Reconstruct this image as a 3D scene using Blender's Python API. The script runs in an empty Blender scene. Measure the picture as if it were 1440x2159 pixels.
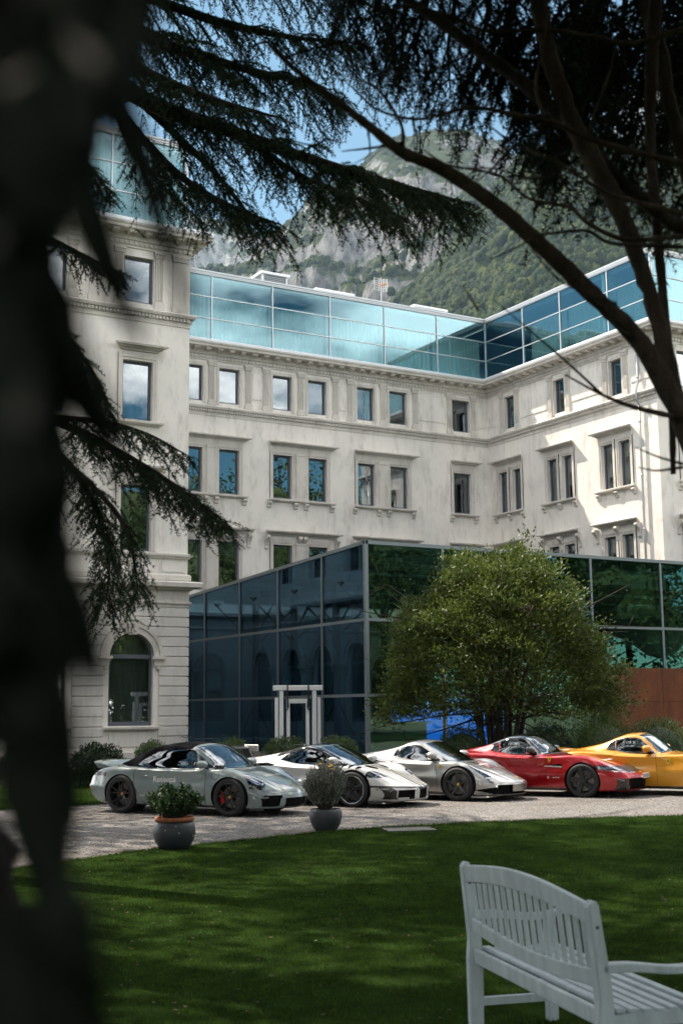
import bpy, bmesh, math, random
import numpy as np
from mathutils import Vector, Matrix, noise as mnoise
from mathutils.bvhtree import BVHTree

# ------------------------------------------------------------------ camera, sky, sun, exposure
SC = bpy.context.scene
COL = SC.collection
rad = math.radians
rnd = random.Random(7)
EYE = np.array([0.0, 0.0, 1.9])
FPX = 2713.14
_y, _p, _r = rad(30.3315), rad(8.7838), rad(-0.5772)
_F = np.array([math.sin(_y)*math.cos(_p), math.cos(_y)*math.cos(_p), math.sin(_p)])
_R0 = np.array([math.cos(_y), -math.sin(_y), 0.0])
_U0 = np.cross(_R0, _F)
_R = math.cos(_r)*_R0 + math.sin(_r)*_U0
_U = -math.sin(_r)*_R0 + math.cos(_r)*_U0
cam_d = bpy.data.cameras.new('camera')
cam = bpy.data.objects.new('camera', cam_d)
COL.objects.link(cam)
m = Matrix.Identity(4)
for i in range(3):
    m[i][0], m[i][1], m[i][2], m[i][3] = _R[i], _U[i], -_F[i], EYE[i]
cam.matrix_world = m
cam_d.sensor_fit = 'HORIZONTAL'
cam_d.sensor_width = 36.0
cam_d.lens = FPX/1440*36.0
cam_d.clip_start = 0.05
cam_d.clip_end = 20000
cam_d.dof.use_dof = True
cam_d.dof.focus_distance = 27.0
cam_d.dof.aperture_fstop = 0.0678/0.0135
SC.camera = cam

SUN = np.array([-0.30, 0.647, 1.0]); SUN /= np.linalg.norm(SUN)
SUN_EL = math.asin(SUN[2]); SUN_AZ = math.atan2(SUN[0], SUN[1])
W = bpy.data.worlds.new('World'); SC.world = W; W.use_nodes = True
nt = W.node_tree; nt.nodes.clear()
out = nt.nodes.new('ShaderNodeOutputWorld')
bg = nt.nodes.new('ShaderNodeBackground'); bg.inputs[1].default_value = 0.15
sky = nt.nodes.new('ShaderNodeTexSky'); sky.sky_type = 'NISHITA'
sky.sun_disc = False; sky.sun_elevation = SUN_EL; sky.sun_rotation = SUN_AZ
sky.air_density = 1.0; sky.dust_density = 0.1; sky.altitude = 1800; sky.ozone_density = 1.0
# scattered fair-weather clouds over the whole sky
CLOUD_AT = (7.330, 0.864, 8.320)
tc = nt.nodes.new('ShaderNodeTexCoord')
mp = nt.nodes.new('ShaderNodeMapping'); mp.inputs['Scale'].default_value = (1.0, 1.0, 2.1); mp.inputs['Location'].default_value = CLOUD_AT
cn = nt.nodes.new('ShaderNodeTexNoise'); cn.inputs['Scale'].default_value = 2.6; cn.inputs['Detail'].default_value = 8; cn.inputs['Roughness'].default_value = 0.56
cr = nt.nodes.new('ShaderNodeValToRGB'); cr.color_ramp.elements[0].position = 0.485; cr.color_ramp.elements[1].position = 0.60
cr.color_ramp.elements[1].color = (0.92, 0.92, 0.92, 1)
mx = nt.nodes.new('ShaderNodeMix'); mx.data_type = 'RGBA'
mx.inputs['B'].default_value = (7.4, 7.2, 6.9, 1)
L = nt.links.new
L(tc.outputs['Generated'], mp.inputs[0]); L(mp.outputs[0], cn.inputs['Vector']); L(cn.outputs['Fac'], cr.inputs[0])
L(cr.outputs[0], mx.inputs['Factor']); tn = nt.nodes.new('ShaderNodeMix'); tn.data_type = 'RGBA'; tn.blend_type = 'MULTIPLY'; tn.inputs['Factor'].default_value = 1.0; tn.inputs['B'].default_value = (.095, .175, .165, 1)
L(sky.outputs[0], tn.inputs['A']); L(tn.outputs['Result'], mx.inputs['A']); L(mx.outputs['Result'], bg.inputs[0]); L(bg.outputs[0], out.inputs[0])

sun_d = bpy.data.lights.new('sun', 'SUN'); sun_d.energy = 2.0; sun_d.angle = rad(0.53); sun_d.color = (1.0, 0.93, 0.82)
sun = bpy.data.objects.new('sun', sun_d); COL.objects.link(sun)
sun.rotation_euler = Vector(SUN).to_track_quat('Z', 'Y').to_euler()
SC.view_settings.view_transform = 'Standard'; SC.view_settings.look = 'None'
SC.view_settings.exposure = 2.52
SC.view_settings.use_white_balance = True; SC.view_settings.white_balance_temperature = 6800; SC.view_settings.white_balance_tint = 14; SC.view_settings.gamma = 1.0; SC.view_settings.use_curve_mapping = False
try:
    SC.cycles.max_bounces = 8; SC.cycles.transparent_max_bounces = 12; SC.cycles.diffuse_bounces = 3; SC.cycles.glossy_bounces = 4
    SC.cycles.sample_clamp_indirect = 6.0; SC.cycles.caustics_reflective = False; SC.cycles.caustics_refractive = False
except Exception:
    pass

def ray(x, y):
    return _F + _R*(x-720)/FPX - _U*(y-1079.5)/FPX
def at(x, y, D):
    "point of the place seen at photograph pixel x, y, D metres deep"
    return EYE + ray(x, y)*D
def on_ground(x, y, z=0.0):
    d = ray(x, y); return EYE + d*(z-EYE[2])/d[2]

# ------------------------------------------------------------------ helpers
class MB:
    "collects geometry; build() links it as ONE mesh object"
    def __init__(s): s.v = []; s.f = []
    def add(s, vs, fs):
        o = len(s.v); s.v.extend([tuple(map(float, q)) for q in vs]); s.f.extend([[i+o for i in q] for q in fs]); return s
    def box(s, x0, x1, y0, y1, z0, z1, tf=None):
        vs = [(x0,y0,z0),(x1,y0,z0),(x1,y1,z0),(x0,y1,z0),(x0,y0,z1),(x1,y0,z1),(x1,y1,z1),(x0,y1,z1)]
        if tf: vs = [tf(*q) for q in vs]
        return s.add(vs, [(0,3,2,1),(4,5,6,7),(0,1,5,4),(1,2,6,5),(2,3,7,6),(3,0,4,7)])
    def prism(s, poly, e0, e1, tf):
        "poly of (a,b) extruded from e0 to e1; tf(a,b,e) gives the point; e0/e1 may be functions of (a,b)"
        n = len(poly)
        g = lambda e, q: e(*q) if callable(e) else e
        vs = [tf(a, b, g(e0, (a, b))) for a, b in poly] + [tf(a, b, g(e1, (a, b))) for a, b in poly]
        fs = [list(range(n))[::-1], list(range(n, 2*n))] + [(i, (i+1) % n, n+(i+1) % n, n+i) for i in range(n)]
        return s.add(vs, fs)
    def tube(s, pts, rs, n=6, cap=True):
        pts = [np.array(p, float) for p in pts]; m_ = len(pts)
        if not hasattr(rs, '__len__'): rs = [rs]*m_
        vs = []; up = np.array([0.31, 0.17, 0.93])
        for i in range(m_):
            t = pts[min(i+1, m_-1)]-pts[max(i-1, 0)]; t = t/(np.linalg.norm(t)+1e-9)
            a = np.cross(t, up); la = np.linalg.norm(a)
            if la < .1: a = np.cross(t, [1, .2, 0]); la = np.linalg.norm(a)
            a /= la; b = np.cross(t, a)
            for k in range(n):
                w = 2*math.pi*k/n; vs.append(pts[i]+rs[i]*(math.cos(w)*a+math.sin(w)*b))
        fs = [(i*n+k, i*n+(k+1) % n, (i+1)*n+(k+1) % n, (i+1)*n+k) for i in range(m_-1) for k in range(n)]
        if cap: fs += [list(range(n))[::-1], [(m_-1)*n+k for k in range(n)]]
        return s.add(vs, fs)
    def lathe(s, prof, n=24, tf=None, closed=False):
        "prof (r,z) spun round z"
        vs = [(r*math.cos(2*math.pi*k/n), r*math.sin(2*math.pi*k/n), z) for r, z in prof for k in range(n)]
        if tf: vs = [tf(*q) for q in vs]
        m_ = len(prof)
        fs = [(i*n+k, i*n+(k+1) % n, (i+1)*n+(k+1) % n, (i+1)*n+k) for i in range(m_-1) for k in range(n)]
        if closed: fs += [((m_-1)*n+k, (m_-1)*n+(k+1) % n, (k+1) % n, k) for k in range(n)]
        return s.add(vs, fs)
    def mesh(s, name):
        me = bpy.data.meshes.new(name); me.from_pydata(s.v, [], s.f); return me
    def build(s, name, mat=None, parent=None, smooth=False, bevel=0.0, seg=1):
        me = s.mesh(name)
        bm = bmesh.new(); bm.from_mesh(me)
        bmesh.ops.recalc_face_normals(bm, faces=bm.faces)
        if bevel:
            es = [e for e in bm.edges if len(e.link_faces) == 2 and e.calc_face_angle(0) > .6]
            bmesh.ops.bevel(bm, geom=es, offset=bevel, segments=seg, affect='EDGES', clamp_overlap=True)
        bm.to_mesh(me); bm.free()
        return link(name, me, mat, parent, smooth)

def link(name, me, mat=None, parent=None, smooth=False):
    if mat is not None and not len(me.materials): me.materials.append(mat)
    if smooth: me.polygons.foreach_set('use_smooth', np.ones(len(me.polygons), bool))
    o = bpy.data.objects.new(name, me); COL.objects.link(o)
    if parent is not None: o.parent = parent
    return o
def np_mesh(name, V, Fq):
    "fast mesh from arrays; Fq is (n,3) or (n,4)"
    V = np.asarray(V, np.float32); Fq = np.asarray(Fq, np.int32); k = Fq.shape[1]
    me = bpy.data.meshes.new(name)
    me.vertices.add(len(V)); me.vertices.foreach_set('co', V.ravel())
    me.loops.add(Fq.size); me.loops.foreach_set('vertex_index', Fq.ravel())
    me.polygons.add(len(Fq)); me.polygons.foreach_set('loop_start', np.arange(0, Fq.size, k, dtype=np.int32))
    try: me.polygons.foreach_set('loop_total', np.full(len(Fq), k, np.int32))
    except Exception: pass
    me.update(calc_edges=True); me.validate(); return me
def tag(o, label=None, cat=None, group=None, kind=None):
    for k, v in (('label', label), ('category', cat), ('group', group), ('kind', kind)):
        if v: o[k] = v
    return o
def thing(name, label, cat, loc=(0, 0, 0), rz=0.0, group=None):
    o = bpy.data.objects.new(name, None); COL.objects.link(o); o.empty_display_size = .3
    o.location = loc; o.rotation_euler = (0, 0, rz); return tag(o, label, cat, group)
def dup(o, parent=None):
    c = o.copy(); COL.objects.link(c)
    if parent is not None: c.parent = parent
    for ch in list(o.children): dup(ch, c)
    return c
def again(me_ob, name, parent, loc=None):
    "another piece sharing the mesh of me_ob"
    o = bpy.data.objects.new(name, me_ob.data); COL.objects.link(o); o.parent = parent
    if loc is not None: o.location = loc
    return o

# ------------------------------------------------------------------ materials
def nodes(name):
    mt = bpy.data.materials.new(name); mt.use_nodes = True
    t = mt.node_tree; return mt, t, t.nodes['Principled BSDF'], t.nodes['Material Output']
def noise_node(t, scale, detail=5, rough=.6, space='OBJ', stretch=None):
    tc = t.nodes.new('ShaderNodeTexCoord'); n = t.nodes.new('ShaderNodeTexNoise')
    n.inputs['Scale'].default_value = scale; n.inputs['Detail'].default_value = detail; n.inputs['Roughness'].default_value = rough
    src = tc.outputs['Object']
    if space == 'POS': src = t.nodes.new('ShaderNodeNewGeometry').outputs['Position']
    if stretch:
        mp = t.nodes.new('ShaderNodeMapping'); mp.inputs['Scale'].default_value = stretch; t.links.new(src, mp.inputs[0]); src = mp.outputs[0]
    t.links.new(src, n.inputs['Vector']); return n
def ramp(t, fac, stops):
    r = t.nodes.new('ShaderNodeValToRGB'); e = r.color_ramp.elements
    while len(e) > 1: e.remove(e[0])
    e[0].position = stops[0][0]; e[0].color = (*stops[0][1], 1)
    for p, c in stops[1:]:
        q = e.new(p); q.color = (*c, 1)
    t.links.new(fac, r.inputs[0]); return r
def mixc(t, fac, a, b, mode='MIX'):
    x = t.nodes.new('ShaderNodeMix'); x.data_type = 'RGBA'; x.blend_type = mode
    for sock, v in ((x.inputs['Factor'], fac), (x.inputs['A'], a), (x.inputs['B'], b)):
        if hasattr(v, 'is_linked') or hasattr(v, 'links'): t.links.new(v, sock)
        elif isinstance(v, (tuple, list)): sock.default_value = (*v, 1)
        else: sock.default_value = v
    return x.outputs['Result']
def bump(t, bs, h, strength=.3, dist=.02):
    b = t.nodes.new('ShaderNodeBump'); b.inputs['Strength'].default_value = strength; b.inputs['Distance'].default_value = dist
    t.links.new(h, b.inputs['Height']); t.links.new(b.outputs[0], bs.inputs['Normal'])
def M(name, col, rough=.6, metal=0.0, var=0.0, vscale=3.0, bmp=0.0, bscale=40.0, coat=0.0, spec=None, space='POS', stretch=None, sub=None):
    mt, t, b, o = nodes(name)
    b.inputs['Base Color'].default_value = (*col, 1); b.inputs['Roughness'].default_value = rough; b.inputs['Metallic'].default_value = metal
    if spec is not None: b.inputs['Specular IOR Level'].default_value = spec
    if coat: b.inputs['Coat Weight'].default_value = coat; b.inputs['Coat Roughness'].default_value = .03
    if var:
        n = noise_node(t, vscale, space=space, stretch=stretch)
        lo = tuple(c*(1-var) for c in col); hi = tuple(min(1, c*(1+var)) for c in col)
        r = ramp(t, n.outputs['Fac'], [(.3, lo), (.7, hi)]); t.links.new(r.outputs[0], b.inputs['Base Color'])
    if bmp:
        n2 = noise_node(t, bscale, detail=3, space=space); bump(t, b, n2.outputs['Fac'], bmp, .01)
    return mt
def plaster_mat(name, col, dark, warm):
    "weathered lime render: broad blotches, fine grain, rain streaks"
    mt, t, b, o = nodes(name)
    n1 = noise_node(t, .35, 6, .65, 'POS'); n2 = noise_node(t, 2.2, 7, .7, 'POS', (1, 1, .35)); n3 = noise_node(t, 30, 3, .6, 'POS')
    c1 = ramp(t, n1.outputs['Fac'], [(.35, dark), (.5, col), (.68, warm)])
    c2 = ramp(t, n2.outputs['Fac'], [(.32, (.78, .77, .75)), (.5, (1, 1, 1)), (.72, (1.0, .985, .96))])
    n5 = noise_node(t, 3.4, 4, .6, 'POS', (1, 1, .05)); n6 = noise_node(t, .5, 3, .6, 'POS')
    c5 = ramp(t, n5.outputs['Fac'], [(.30, (.80, .79, .77)), (.47, (1, 1, 1))]); f6 = ramp(t, n6.outputs['Fac'], [(.42, (0, 0, 0)), (.62, (1, 1, 1))])
    c = mixc(t, 1.0, c1.outputs[0], c2.outputs[0], 'MULTIPLY'); c = mixc(t, f6.outputs[0], c, mixc(t, 1.0, c, c5.outputs[0], 'MULTIPLY'))
    t.links.new(c, b.inputs['Base Color']); b.inputs['Roughness'].default_value = .9; b.inputs['Specular IOR Level'].default_value = .2
    ad = t.nodes.new('ShaderNodeMath'); ad.operation = 'ADD'; t.links.new(n2.outputs['Fac'], ad.inputs[0]); t.links.new(n3.outputs['Fac'], ad.inputs[1])
    bump(t, b, ad.outputs[0], .25, .012); return mt
def glass_mat(name, refl, trans, fac, rough=0.0, grad=.5, wob=0.0):
    "coated pane: mirror-like film over tinted see-through glass"
    mt, t, b, o = nodes(name); t.nodes.remove(b)
    g = t.nodes.new('ShaderNodeBsdfGlossy'); g.inputs['Color'].default_value = (*refl, 1); g.inputs['Roughness'].default_value = rough
    tr = t.nodes.new('ShaderNodeBsdfTransparent'); tr.inputs['Color'].default_value = (*trans, 1)
    lw = t.nodes.new('ShaderNodeLayerWeight'); lw.inputs['Blend'].default_value = .35
    mr = t.nodes.new('ShaderNodeMapRange'); mr.inputs['To Min'].default_value = fac; mr.inputs['To Max'].default_value = min(1, fac+grad)
    t.links.new(lw.outputs['Fresnel'], mr.inputs['Value'])
    mix = t.nodes.new('ShaderNodeMixShader'); t.links.new(mr.outputs[0], mix.inputs[0]); t.links.new(tr.outputs[0], mix.inputs[1]); t.links.new(g.outputs[0], mix.inputs[2])
    if wob:
        n = noise_node(t, .9, 2, .5, 'POS'); bp = t.nodes.new('ShaderNodeBump'); bp.inputs['Strength'].default_value = wob; bp.inputs['Distance'].default_value = .02
        t.links.new(n.outputs['Fac'], bp.inputs['Height']); t.links.new(bp.outputs[0], g.inputs['Normal'])
    t.links.new(mix.outputs[0], o.inputs[0]); return mt

MAT = {}
MAT['plaster'] = plaster_mat('lime_plaster', (.79, .76, .705), (.70, .675, .63), (.82, .785, .725))
MAT['stone'] = plaster_mat('dressed_stone', (.64, .61, .56), (.55, .525, .48), (.69, .655, .60))
MAT['rustic'] = plaster_mat('rusticated_render', (.66, .64, .60), (.57, .555, .52), (.71, .685, .635))
MAT['frame'] = M('grey_window_frame', (.085, .10, .125), .45)
MAT['win_glass'] = glass_mat('window_glass', (.62, .68, .72), (.66, .72, .72), .26, wob=.05)
MAT['roof_glass'] = glass_mat('blue_tinted_glass', (.28, .43, .50), (.76, .92, .92), .22, grad=.22, wob=.03)
MAT['pav_glass'] = glass_mat('green_tinted_glass', (.40, .56, .52), (.50, .66, .61), .15, wob=.03)
MAT['pav_glass_reflected_blue'] = glass_mat('pavilion_glass_reflected_blue', (.24, .40, .54), (.46, .63, .70), .14, wob=.03)  # same glass as the other face; blue reflected shade put into the tint
MAT['alu'] = M('brushed_aluminium', (.52, .55, .57), .45, .6)
MAT['ledge'] = M('white_metal_flashing', (.72, .75, .78), .4, .2)
MAT['curtain'] = M('pale_curtain_cloth', (.62, .66, .62), .9)
MAT['blind'] = M('roller_blind', (.6, .66, .62), .9)
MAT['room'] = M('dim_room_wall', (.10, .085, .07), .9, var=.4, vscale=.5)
MAT['pipe'] = M('zinc_pipe', (.42, .44, .46), .4, .5)
MAT['stain'] = M('old_dark_lichen', (.10, .10, .09), .95)
# ------------------------------------------------------------------ hotel building
YM, XR, YL, XL, YR = 54.8, 41.25, 42.3, 18.35, 42.0
F_MAIN = lambda u, d, z: (u, YM-d, z)
F_WING = lambda u, d, z: (XR-d, u, z)
F_LEFT = lambda u, d, z: (u, YL-d, z)
F_SIDE = lambda u, d, z: (XL+d, u, z)
F_RIGHT = lambda u, d, z: (u, YR-d, z)
hotel = thing('hotel_building', 'pale old four storey stone hotel with glazed blue rooftop storey round a courtyard', 'hotel', (30, 50, 0))
HP = Matrix.Translation((-30, -50, 0))
def hp(o):
    o.parent = hotel; o.matrix_parent_inverse = HP; return o
def fbox(mb, F, u0, u1, d0, d1, z0, z1): return mb.box(u0, u1, d0, d1, z0, z1, F)
def fprof(mb, F, prof, u0, u1, k0=0.0, k1=0.0):
    "profile of (d,z) run along the facade, mitred by k per metre of d"
    return mb.prism(prof, lambda d, z: u0+k0*d, lambda d, z: u1+k1*d, lambda d, z, u: F(u, d, z))
def fwall(mb, F, u0, u1, z0, z1, holes, reveal=.28):
    us = sorted({u0, u1, *[h[0] for h in holes], *[h[1] for h in holes]}); zs = sorted({z0, z1, *[h[2] for h in holes], *[h[3] for h in holes]})
    us = [u for u in us if u0 <= u <= u1]; zs = [z for z in zs if z0 <= z <= z1]
    for a, b in zip(us, us[1:]):
        for c, e in zip(zs, zs[1:]):
            cu, cz = (a+b)/2, (c+e)/2
            if any(h[0] < cu < h[1] and h[2] < cz < h[3] for h in holes): continue
            mb.add([F(a, 0, c), F(b, 0, c), F(b, 0, e), F(a, 0, e)], [(0, 1, 2, 3)])
    for h in holes:
        a, b, c, e = h[:4]; ar = len(h) > 4
        q = lambda p, r: mb.add([F(p[0], 0, p[1]), F(r[0], 0, r[1]), F(r[0], -reveal, r[1]), F(p[0], -reveal, p[1])], [(0, 1, 2, 3)])
        if not ar:
            q((a, c), (a, e)); q((b, c), (b, e)); q((a, c), (b, c)); q((a, e), (b, e))
        else:
            zs_ = h[4]; r = (b-a)/2; m_ = (a+b)/2; n = 16
            arc = [(m_-r*math.cos(math.pi*i/n), zs_+r*math.sin(math.pi*i/n)) for i in range(n+1)]
            for p, s_ in zip(arc, arc[1:]):
                q(p, s_)
                mb.add([F(p[0], 0, p[1]), F(s_[0], 0, s_[1]), F(s_[0], 0, e), F(p[0], 0, e)], [(0, 1, 2, 3)])
            q((a, c), (a, zs_)); q((b, c), (b, zs_)); q((a, c), (b, c))
    return mb
def curtain_mb(F, u0, u1, d, z0, z1, amp=.035, wl=.16, ph=0.0):
    n = max(8, int((u1-u0)/wl*6)); mb = MB(); vs = []
    for i in range(n+1):
        u = u0+(u1-u0)*i/n; k = d+amp*math.sin(2*math.pi*(u/wl)+ph+1.3*math.sin(u*3.1))
        vs += [F(u, k, z0), F(u, k, z1)]
    mb.add(vs, [(2*i, 2*i+2, 2*i+3, 2*i+1) for i in range(n)]); return mb
def window(F, u0, u1, z0, z1, dress=None, zspring=None, parent=None):
    "frame with its pane (and blind or curtain) as children"
    fw = .085; d0, d1 = -.24, -.15; mb = MB()
    if zspring is None:
        fbox(mb, F, u0, u0+fw, d0, d1, z0, z1); fbox(mb, F, u1-fw, u1, d0, d1, z0, z1)
        fbox(mb, F, u0+fw, u1-fw, d0, d1, z0, z0+fw); fbox(mb, F, u0+fw, u1-fw, d0, d1, z1-fw, z1)
        o = hp(mb.build('window', MAT['frame']))
        p = MB(); fbox(p, F, u0+fw-.01, u1-fw+.01, -.205, -.195, z0+fw-.01, z1-fw+.01)
    else:
        r = (u1-u0)/2; m_ = (u0+u1)/2; n = 18
        fbox(mb, F, u0, u0+fw, d0, d1, z0, zspring); fbox(mb, F, u1-fw, u1, d0, d1, z0, zspring)
        fbox(mb, F, u0+fw, u1-fw, d0, d1, z0, z0+.14); fbox(mb, F, u0+fw, u1-fw, d0, d1+.01, zspring-.07, zspring+.07)
        for i in range(n):
            a, b = math.pi*i/n, math.pi*(i+1)/n
            pl = [(m_-q*math.cos(w), zspring+q*math.sin(w)) for q, w in ((r, a), (r, b), (r-fw, b), (r-fw, a))]
            mb.prism(pl, d0, d1, lambda a_, b_, e: F(a_, e, b_))
        o = hp(mb.build('window', MAT['frame']))
        p = MB()
        pl = [(u0+fw-.01, z0+.1), (u1-fw+.01, z0+.1)]+[(m_+(r-fw+.01)*math.cos(math.pi*i/n), zspring+(r-fw+.01)*math.sin(math.pi*i/n)) for i in range(n+1)]
        p.prism(pl, -.205, -.195, lambda a_, b_, e: F(a_, e, b_))
    p.build('pane', MAT['win_glass'], o)
    if dress == 'curtain':
        w = (u1-u0)
        curtain_mb(F, u0+.02, u1-.02, -.42, z0-.1, (zspring+.75*w/2 if zspring else z1+.1), .04, .2, u0).build('curtain', MAT['curtain'], o, True)
    elif dress == 'half':
        curtain_mb(F, u0-.05, u0+(u1-u0)*.45, -.45, z0-.1, z1+.1, .04, .17, u0).build('curtain', MAT['curtain'], o, True)
    elif dress == 'blind':
        b = MB(); fbox(b, F, u0+.02, u1-.02, -.36, -.35, z1-(z1-z0)*.28, z1); b.build('blind', MAT['blind'], o)
    return o
def surround(F, spans, z0, z1, frieze=.0, post=True):
    "moulded stone frame round one window or a pair, two steps"
    mb = MB(); w = .17
    for (a, b) in spans:
        for (k, d) in ((w, .045), (w*.45, .075)):
            off = w-k
            fbox(mb, F, a-w, a-w+k, 0, d, z0, z1+w) ; fbox(mb, F, b+w-k, b+w, 0, d, z0, z1+w)
            fbox(mb, F, a-w+k, b+w-k, 0, d, z1+w-k, z1+w)
    if frieze:
        fbox(mb, F, spans[0][0]-w-.02, spans[-1][1]+w+.02, 0, .06, z1+w+.002, z1+w+frieze)
    if len(spans) == 2 and post:
        a, b = spans[0][1]+w+.015, spans[1][0]-w-.015
        if b-a > .12:
            fbox(mb, F, a, b, 0, .10, z0, z1+.16); fbox(mb, F, a+.05, b-.05, .10, .112, z0+.15, z1-.12); fbox(mb, F, a-.01, b+.01, .0, .125, z1+.02, z1+.09)
    return hp(mb.build('window_surround', MAT['stone']))
HOOD = [(0, 0), (.07, 0), (.09, .05), (.18, .08), (.20, .12), (.33, .14), (.35, .21), (.31, .235), (0, .26)]
def hood(F, u0, u1, z):
    mb = MB(); k = .35
    # returns mitred at both ends
    mb.prism(HOOD, lambda d, z_: u0+(.35-d), lambda d, z_: u1-(.35-d), lambda d, z_, u: F(u, d, z+z_))
    return hp(mb.build('hood_mould', MAT['stone']))
SILL = [(0, 0), (.10, 0), (.13, .04), (.20, .05), (.21, .12), (.19, .14), (0, .15)]
_corbel = {}
def corbel(F, key, u, z, big=False):
    "scrolled bracket; alike pieces share one mesh per facade"
    if (key, big) not in _corbel:
        mb = MB(); w = .11 if not big else .10
        if big:
            pr = [(0, 0), (.04, 0), (.06, -.0), (.07, .06), (.06, .14), (.09, .28), (.16, .40), (.25, .48), (.30, .56), (.28, .66), (.0, .68)]
        else:
            pr = [(0, 0), (.06, .01), (.09, .06), (.08, .11), (.12, .16), (.17, .20), (.19, .26), (.17, .31), (0, .32)]
        o0 = np.array(F(0, 0, 0))
        mb.prism(pr, -w, w, lambda d, zz, uu: tuple(np.array(F(uu, d, zz))-o0))
        _corbel[(key, big)] = (mb.build('corbel' if not big else 'console_bracket', MAT['stone'], bevel=.012), o0)
        o, o0 = _corbel[(key, big)]; hp(o)
    else:
        o_, o0 = _corbel[(key, big)]
        o = bpy.data.objects.new(o_.name.split('.')[0], o_.data); COL.objects.link(o); hp(o)
    q = np.array(F(u, 0, z)); o.location = q - 0*o0
    return o
def sill(F, u0, u1, z, cs, key):
    mb = MB(); mb.prism(SILL, lambda d, z_: u0+(.21-d)*.6, lambda d, z_: u1-(.21-d)*.6, lambda d, z_, u: F(u, d, z-.15+z_)); hp(mb.build('window_sill', MAT['stone']))
    for c in cs: corbel(F, key, c, z-.15-.322)
_pil = {}
def pilaster(F, key, u, z0=16.37, z1=18.55, w=.32, plain=False):
    kk = (key, plain, round(w, 2))
    if kk not in _pil:
        mb = MB(); h = z1-z0; o0 = np.array(F(0, 0, 0)); G = lambda a, b, c: tuple(np.array(F(a, b, c))-o0)
        mb.box(-w/2-.05, w/2+.05, 0, .11, 0, .22, G); mb.box(-w/2-.02, w/2+.02, 0, .10, .222, .30, G)
        if plain: mb.box(-w/2, w/2, 0, .05, .302, h-.24, G)
        else:
            mb.box(-w/2, w/2, 0, .055, .302, h-.24, G); k = 5; s_ = w/k
            for i in range(k): mb.box(-w/2+i*s_+s_*.22, -w/2+(i+1)*s_-s_*.22, .055, .085, .33, h-.27, G)
        mb.box(-w/2-.03, w/2+.03, 0, .10, h-.238, h-.17, G); mb.box(-w/2-.05, w/2+.05, 0, .12, h-.168, h-.10, G); mb.box(-w/2-.075, w/2+.075, 0, .15, h-.098, h, G)
        o = mb.build('pilaster', MAT['stone']); hp(o); _pil[kk] = o
    else:
        o = bpy.data.objects.new('pilaster', _pil[kk].data); COL.objects.link(o); hp(o)
    o.location = F(u, 0, z0); return o
_mod = {}
def cornice(F, key, u0, u1, k0, k1, step=.61, first=None, dz=0.0):
    "corona, soffit, egg-and-dart, frieze and the string course, all mitred at the ends; modillions one by one"
    mb = MB()
    fprof(mb, F, [(0, 18.57), (.05, 18.57), (.05, 18.62), (.07, 18.66), (.07, 18.80), (.14, 18.84), (.16, 18.93), (.16, 19.08), (.58, 19.10), (.60, 19.14), (.60, 19.19), (.66, 19.26), (.66, 19.30), (0, 19.31)], u0, u1, k0, k1)
    hp(mb.build('cornice', MAT['stone']))
    mb = MB(); fprof(mb, F, [(-.2, 19.312), (.67, 19.312), (.675, 19.43), (.66, 19.45), (-.2, 19.62)], u0, u1, k0, k1); hp(mb.build('roof_ledge', MAT['ledge']))
    mb = MB()
    fprof(mb, F, [(0, 15.86), (.03, 15.86), (.03, 15.90), (.015, 15.905), (.015, 16.04), (.05, 16.05), (.06, 16.17), (.16, 16.185), (.19, 16.25), (.20, 16.29), (.15, 16.345), (0, 16.365)], u0, u1, k0, k1)
    hp(mb.build('string_course', MAT['stone']))
    d = MB(); e = MB(); u = u0+max(0, k0*.1)+.05
    while u < u1+min(0, k1*.1)-.1:
        fbox(d, F, u, u+.075, .05, .12, 16.055, 16.165); u += .135
    tag(hp(d.build('dentil_band', MAT['stone'])), kind='stuff')
    u = u0+max(0, k0*.1)+.05
    while u < u1+min(0, k1*.1)-.12:
        e.prism([(u, 18.68), (u+.03, 18.665), (u+.10, 18.665), (u+.13, 18.68), (u+.13, 18.79), (u, 18.79)], .07, .12, lambda a, b, c: F(a, c, b)); u += .19
    tag(hp(e.build('egg_and_dart_band', MAT['stone'])), kind='stuff')
    if key not in _mod:
        mb = MB(); o0 = np.array(F(0, 0, 0)); G = lambda a, b, c: tuple(np.array(F(a, b, c))-o0)
        mb.prism([(.16, 0), (.46, .02), (.50, .05), (.50, .085), (.16, .085)], -.125, .125, lambda a, b, c: G(c, a, b))
        mb.box(-.145, .145, .16, .52, .087, .13, G)
        _mod[key] = hp(mb.build('modillion', MAT['stone'], bevel=.006))
        _mod[key].location = F(first, 0, 18.962); u = first+step
    else: u = first
    while u < u1-.2+min(0, k1*.5):
        o = bpy.data.objects.new('modillion', _mod[key].data); COL.objects.link(o); hp(o); o.location = F(u, 0, 18.962); u += step
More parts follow.
